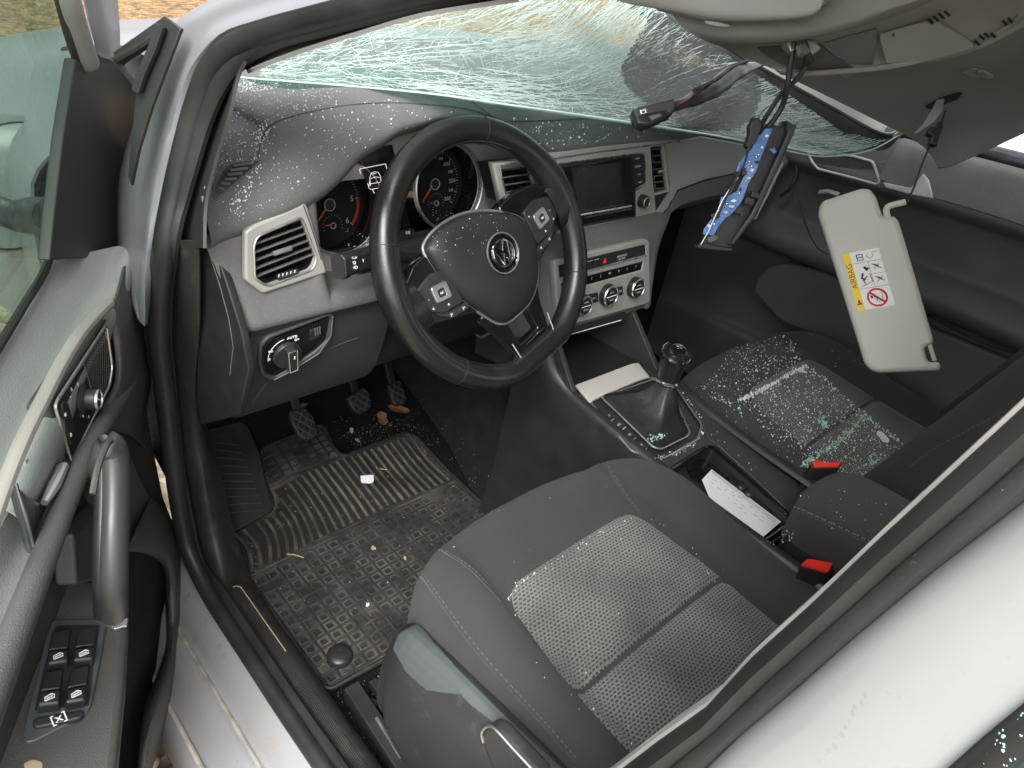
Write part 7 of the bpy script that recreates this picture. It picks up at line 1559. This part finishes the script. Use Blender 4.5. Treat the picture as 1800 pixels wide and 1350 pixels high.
L += scatter([(398, 138), (470, 142), (520, 150), (440, 164), (394, 164)], 220, .0008, .0035, DTOP)
L += scatter([(460, 222), (600, 172), (720, 176), (850, 200), (760, 218), (640, 260), (560, 320), (450, 390), (380, 400), (352, 372), (420, 330)], 420, .0006, .0034, DTOP, power=2.6)
L += along([(470, 225), (458, 250), (454, 276), (440, 320), (424, 342), (416, 372)], 130, 7, .001, .004, DTOP)
L += scatter([(880, 204), (1000, 214), (1130, 228), (1180, 236), (1060, 248), (970, 262), (900, 232)], 130, .001, .0042, DTOP, power=2)
L += scatter([(600, 390), (660, 420), (650, 438), (610, 434)], 26, .0008, .003, [o for o in cl.children_recursive if o.type == 'MESH' and o.name.startswith(('dial', 'cluster'))] or DTOP)
L += scatter([(750, 360), (800, 376), (790, 396), (756, 388)], 30, .0008, .003, [o for o in cl.children_recursive if o.type == 'MESH' and o.name.startswith(('dial', 'cluster'))] or DTOP)
stuff('dashboard_glass_crumbs', L, m_shard, 'white windscreen splinters scattered over the grey dashboard top', 'broken glass')
L = scatter([(760, 390), (850, 374), (900, 380), (860, 430), (790, 470), (760, 440)], 70, .0006, .0018, [padw])
L = [c for c in L]
stuff('wheel_glass_dust', L, m_shard, 'fine glass dust on the steering wheel cover', 'broken glass')
IP = [(1300, 706), (1416, 646), (1470, 690), (1532, 735), (1600, 790), (1606, 820), (1570, 862), (1500, 850), (1430, 812), (1360, 770)]
L = scatter(IP, 1700, .0010, .0044, ALLP, power=2.2) + scatter([(1290, 600), (1370, 584), (1392, 620), (1406, 640), (1300, 698), (1240, 676), (1270, 640)], 560, .0010, .0044, ALLP, power=2.2)
L += scatter([(1200, 670), (1300, 710), (1400, 790), (1430, 820), (1400, 820), (1300, 760), (1230, 712)], 60, .001, .003, ALLP)
L += along([(1298, 704), (1330, 690), (1360, 674), (1390, 656), (1418, 642)], 240, 2.0, .0025, .006, ALLP)
L += along([(1418, 644), (1450, 668), (1490, 706), (1530, 738), (1580, 776)], 110, 2.5, .002, .006, ALLP)
L += along([(1236, 682), (1262, 700), (1290, 714)], 40, 3, .0015, .004, ALLP); L += along([(1374, 586), (1392, 610), (1408, 636)], 50, 3, .0015, .004, ALLP)
L += scatter([(1430, 560), (1520, 640), (1480, 660), (1420, 600)], 14, .001, .003, ALLP)
stuff('seat_glass_crumbs', L, m_shard, 'clear glass crumbs strewn over the passenger seat', 'broken glass')
L = along([(1298, 705), (1330, 691), (1360, 675), (1390, 657), (1418, 643)], 110, 1.4, .0022, .0052, ALLP) + along([(1412, 818), (1440, 800), (1470, 778), (1500, 752), (1530, 730)], 210, 3.4, .0022, .0062, ALLP) + along([(1436, 730), (1446, 742), (1452, 748)], 22, 3, .004, .009, ALLP) + along([(1534, 800), (1540, 830)], 30, 5, .003, .008, ALLP) + scatter(IP, 130, .002, .006, ALLP) + along([(1298, 705), (1300, 722), (1304, 734)], 18, 1.5, .002, .005, ALLP)
stuff('green_glass_rows', L, m_shardg, 'rows of green glass crumbs caught in the passenger seat seams', 'broken glass')
SD = [(760, 900), (1000, 790), (1060, 800), (1240, 980), (1420, 1050), (1300, 1110), (1180, 1250), (1080, 1340), (960, 1200), (880, 1060), (760, 980)]
L = scatter(SD, 60, .0007, .0026, ALLD, power=2.2) + along([(892, 1056), (920, 1020), (980, 984), (1050, 940), (1112, 910)], 44, 2, .0008, .0032, ALLD) + along([(1214, 960), (1240, 1000), (1262, 1028)], 10, 2, .001, .003, ALLD) + scatter([(1380, 840), (1600, 890), (1540, 960), (1440, 920)], 26, .0008, .0024, [arm])
stuff('driver_seat_splinters', L, m_shard, 'a few white splinters on the driver seat and armrest', 'broken glass')
CONS = [o for o in con.children_recursive if o.type == 'MESH' and o.name.startswith(('top_plate', 'gear_surround', 'console_flank'))]
L = scatter([(1110, 780), (1240, 730), (1300, 790), (1400, 900), (1390, 930), (1350, 960), (1200, 810), (1150, 810)], 90, .0009, .0034, CONS) + along([(1160, 804), (1200, 792), (1228, 770), (1236, 748), (1214, 712), (1196, 690)], 90, 2, .0012, .0045, CONS)
L += scatter([(1345, 955), (1392, 926), (1400, 940), (1370, 968)], 34, .0008, .0028, [o for o in ar.children if o.type == 'MESH'] + CONS)
stuff('console_glass_crumbs', L, m_shard, 'glass crumbs round the gear surround and console edge', 'broken glass')
L = along([(1138, 770), (1156, 770), (1172, 764)], 40, 3, .0015, .005, [o for o in gl.children if o.name.startswith('boot')]); stuff('boot_debris', L, m_shardg, 'green glass crumbs and leaf bits on the gear boot', 'broken glass')
# dirt on the floor
FLR = [fl, ft] + [o for o in fm.children if o.name.startswith('mat_base')]
MATB = [o for o in fm.children if o.name.startswith('mat_base')]
L = scatter([(430, 790), (600, 720), (760, 700), (820, 780), (880, 840), (830, 860), (640, 800), (560, 780), (470, 800)], 330, .0007, .0032, FLR, power=2.4) + scatter([(600, 760), (720, 730), (780, 780), (640, 810)], 420, .0008, .0042, FLR, power=2.2) + scatter([(560, 1230), (720, 1160), (760, 1260), (720, 1350), (640, 1350)], 260, .001, .004, FLR) + scatter([(400, 930), (440, 950), (470, 1020), (430, 1010)], 60, .001, .004, FLR)
stuff('floor_grit', L, mat('tan_grit', (.28, .22, .15), .9, var=(300, .5)), 'tan grit and crumbs on the driver footwell carpet', 'dirt')
L = scatter([(430, 930), (480, 800), (760, 780), (830, 870), (720, 1100), (590, 1200), (520, 1150)], 420, .0008, .0034, MATB, power=2.4) + scatter([(500, 850), (700, 830), (640, 900), (480, 930)], 160, .001, .004, MATB, power=2)
stuff('mat_grit', L, mat('pale_grit', (.42, .36, .27), .9, var=(300, .5)), 'pale grit and glass specks on the rubber floor mat', 'dirt')
def leaf(px, py, s, objs, a0, curl=.5):
    h, n = cast(px, py, objs); n = (n + V((rnd.uniform(-.3, .3), rnd.uniform(-.3, .3), .3))).normalized(); t = n.orthogonal().normalized(); t = Matrix.Rotation(a0, 3, n) @ t; b = n.cross(t); rows = []
    for i in range(9):
        u = i / 8; w_ = sin(pi * u) ** .7 * (.30 + .07 * sin(u * 9 + a0) + rnd.uniform(-.03, .03)); rows.append([h + t * ((u - .5) * s) + b * (v * w_ * s) + n * (.003 + curl * s * ((v * w_) ** 2 + .25 * (u - .5) ** 2)) for v in (-1, -.5, 0, .5, 1)])
    return shell(grid(rows), .0006)
for q, s, a, nm in (((672, 738), .045, .4, 'curled brown leaf left of the accelerator pedal'), ((700, 722), .055, 1.6, 'torn brown leaf just below the accelerator pedal'), ((534, 714), .018, 2.2, 'tiny yellow leaf scrap on the clutch pedal'), ((744, 800), .02, .7, 'small tan leaf scrap at the right end of the ribbed mat')):
    top('dry_leaf', leaf(*q, s, FLR, a, 1.1), m_leaf, nm, 'leaf', ang=80)
for q, a, nm in (((618, 758), .3, 'pale leaf sliver on the carpet left of the brown leaves'), ((628, 776), 1.2, 'pale leaf sliver near the mat tab notch')): top('leaf_sliver', leaf(*q, .015, FLR, a), m_tan, nm, 'leaf', ang=80)
for P, nm in (([(505, 978), (518, 979), (534, 984)], 'pale dry straw lying across the mat ribs'), ([(660, 826), (684, 830)], 'short dry straw on the ribbed part of the mat')):
    top('straw', drape(P, MATB, .0011, off=.006), m_tan, nm, 'straw')
def tagchip(P, h, nm, lab):
    q = [cast(a, b, MATB)[0] + V((0, 0, h)) for a, b in P]; top(nm, prism(fillet(q, .003), (0, 0, .0012)), m_paper, lab, 'scrap')
tagchip([(633, 842), (656, 840), (657, 852), (650, 855), (635, 854)], .008, 'white_tag', 'small white plastic tag on the ribbed floor mat')
for q, s, nm in (((657, 966), .010, 'whitish crumb in the middle of the mat grid'), ((646, 1066), .008, 'small white crumb on the rear mat grid'), ((713, 984), .008, 'tan crumb on the mat near the seat')):
    h, n = cast(*q, MATB); top('crumb', join(*[chip(h + V((rnd.uniform(-1, 1) * s * .3, rnd.uniform(-1, 1) * s * .3, .004)), n, s * rnd.uniform(.5, .9), rnd) for k in range(5)]), m_paper if 'white' in nm else m_tan, nm, 'crumb', smooth=False)
# bits on the passenger seat
for q, s, m_, nm in (((1550, 770), .03, m_paper, 'pale torn scrap on the rear of the passenger seat'), ((1375, 671), .012, m_leaf, 'brown leaf bit in the front glass row'), ((1466, 768), .014, m_leaf, 'brown leaf bit by the middle glass row'), ((1512, 746), .013, m_leaf, 'brown leaf bit at the right end of the middle glass row'), ((1478, 742), .012, m_tan, 'tan leaf bit above the middle glass row'), ((1498, 810), .014, m_tan, 'tan seed on the rear passenger cushion'), ((1410, 655), .02, m_paper, 'white glass sliver at the front seam')):
    top('seat_scrap', leaf(*q, s, ALLP, rnd.uniform(0, 3), .3), m_, nm, 'scrap', ang=80)
# water drops
m_water = glassmat('water', (.96, .96, .96), .03, 0.)
def drop(p, n, s, el=1., a=0):
    t = n.orthogonal().normalized(); t = Matrix.Rotation(a, 3, n) @ t; b = n.cross(t); rows = []
    for r, h in ((1, -.05), (.95, .09), (.8, .18), (.45, .24)): rows.append([p + t * (cos(u) * s * r * el) + b * (sin(u) * s * r) + n * (h * s) for u in [2 * pi * k / 10 for k in range(10)]])
    vs, fs = grid(rows, cu=True); vs.append(p + n * s * .26); m = len(vs) - 1; fs += [[30 + i, 30 + (i + 1) % 10, m] for i in range(10)]; return vs, fs
def drops(polys, n, s0, s1, objs, power=2.5):
    out = []; xs_ = [p[0] for p in polys]; ys_ = [p[1] for p in polys]; t = 0
    while len(out) < n and t < n * 12:
        t += 1; x, y = rnd.uniform(min(xs_), max(xs_)), rnd.uniform(min(ys_), max(ys_))
        if not inpoly(x, y, polys): continue
        h, nn = cast(x, y, objs)
        if h is not None: out.append(drop(h, nn, lerp(s0, s1, rnd.random() ** power), rnd.uniform(.8, 1.5), rnd.uniform(0, 3)))
    return out
bodyp = lambda *n: [o for o in body.children if o.name.split('.')[0] in n]
L = drops([(1300, 1340), (1780, 920), (1800, 960), (1800, 1200), (1660, 1340)], 12, .0004, .0010, bodyp('b_pillar')) 
for k in range(13):
    t = k / 12; h, n = cast(lerp(1435, 1522, t) + rnd.uniform(-4, 4), lerp(1350, 1225, t) + rnd.uniform(-4, 4), bodyp('b_pillar'))
    if h: L.append(drop(h, n, rnd.uniform(.0005, .0014), 1.2))
L += drops([(1500, 1080), (1780, 880), (1800, 800), (1780, 790), (1600, 950)], 24, .0004, .0011, bodyp('pillar_seal'))
stuff('pillar_raindrops', L, m_water, 'raindrops on the pillar beside the driver seat', 'raindrops')
L = []
for q, s in (((362, 1093), .005), ((352, 1080), .003), ((342, 1126), .004), ((386, 1136), .005), ((395, 1153), .006), ((358, 1140), .004), ((328, 1052), .005), ((332, 1044), .004)):
    h, n = cast(*q, bodyp('sill'))
    if h: L.append(drop(h, n, s, rnd.uniform(1., 1.5), rnd.uniform(0, 3)))
L += drops([(325, 1050), (340, 1050), (520, 1340), (480, 1340), (330, 1110)], 40, .0006, .002, bodyp('sill'))
stuff('sill_raindrops', L, m_water, 'rainwater drops lying on the painted door sill', 'raindrops')
L = drops([(1630, 300), (1800, 340), (1800, 400), (1650, 350)], 60, .0007, .0022, [psh]) + drops([(1390, 270), (1420, 300), (1540, 340), (1540, 350), (1400, 330)], 50, .0007, .002, [pdp, psh])
stuff('passenger_door_raindrops', L, m_water, 'raindrops on the passenger door shoulder', 'raindrops')
L = drops([(140, 130), (230, 170), (215, 440), (100, 440)], 12, .0004, .001, [o for o in dd.children if o.name.startswith('sail')]) + drops([(100, 460), (210, 450), (150, 560), (20, 640)], 6, .0004, .0008, [sh])
stuff('driver_door_raindrops', L, m_water, 'tiny raindrops on the driver door trim', 'raindrops')
L = scatter([(1690, 1340), (1800, 1250), (1800, 1350)], 18, .0006, .002, bodyp('rear_door_glass_edge', 'rear_door_seal'))
if L: stuff('rear_window_crumbs', L, m_shardg, 'green glass crumbs in the rear window seal', 'broken glass')
mk('side_trim_lip', shell(decal([(694, 1140), (702, 1116), (736, 1098), (762, 1132), (816, 1190), (905, 1278), (1000, 1366), (970, 1366), (862, 1266), (826, 1236), (812, 1220), (790, 1218), (752, 1212), (716, 1180)], [stp], 1.5, .0022), -.0015), LIPM, seatD, ang=80)
# seams and creases of the dashboard
crs = mat('crease_dark', (.05, .049, .047), .7)
for P in ([(452, 282), (456, 262), (466, 232), (486, 214), (540, 198), (620, 184), (700, 181), (780, 186)], [(780, 186), (830, 194), (868, 208), (892, 230)], [(828, 178), (850, 194), (878, 214)], [(878, 214), (960, 212), (1040, 208)]):
    mk('pad_crease', drape(P, DTOP, .0010, off=0), crs, dash)
dv = [(377, 326), (392, 300), (412, 288), (452, 283), (455, 288), (384, 346), (376, 338)]
sv = mk('side_defroster', decal(dv, [pad], 2, .0015), m_dashd, dash)
mk('defroster_opening', decal([(383, 328), (396, 305), (416, 294), (447, 289), (386, 341)], [pad], 2, .003), m_black, sv)
for k in range(6):
    t = k / 5; a, b = (lerp(383, 410, t), lerp(332, 296, t)), (lerp(394, 446, t), lerp(335, 290, t)); mk('defroster_slat', drape([a, b], [pad], .0017, off=.004, smooth=4), m_dash, sv)
mk('defroster_rim', drape(dv + [dv[0]], [pad], .0012, off=.001, smooth=4), m_dash, sv)
mk('lower_seam', drape([(470, 672), (456, 690), (440, 714)], [fbl], .001), crs, dash)
mk('lower_seam', drape([(560, 622), (600, 604), (630, 594)], [fbl], .0008), crs, dash)
# footwell odds: fuse cover edge under the column
mk('trim_seam', drape([(533, 360), (550, 408), (572, 482)], [vf], .0008), crs, dash)
mk('panel_edge', drape([(1405, 352), (1415, 390), (1428, 422), (1440, 438), (1456, 447)], [pdp], .0018, off=0), m_dashd, pdr)
mk('panel_edge', drape([(1600, 530), (1637, 557), (1700, 590), (1762, 616), (1800, 618)], [pdp], .0022, off=0), m_dashd, pdr)
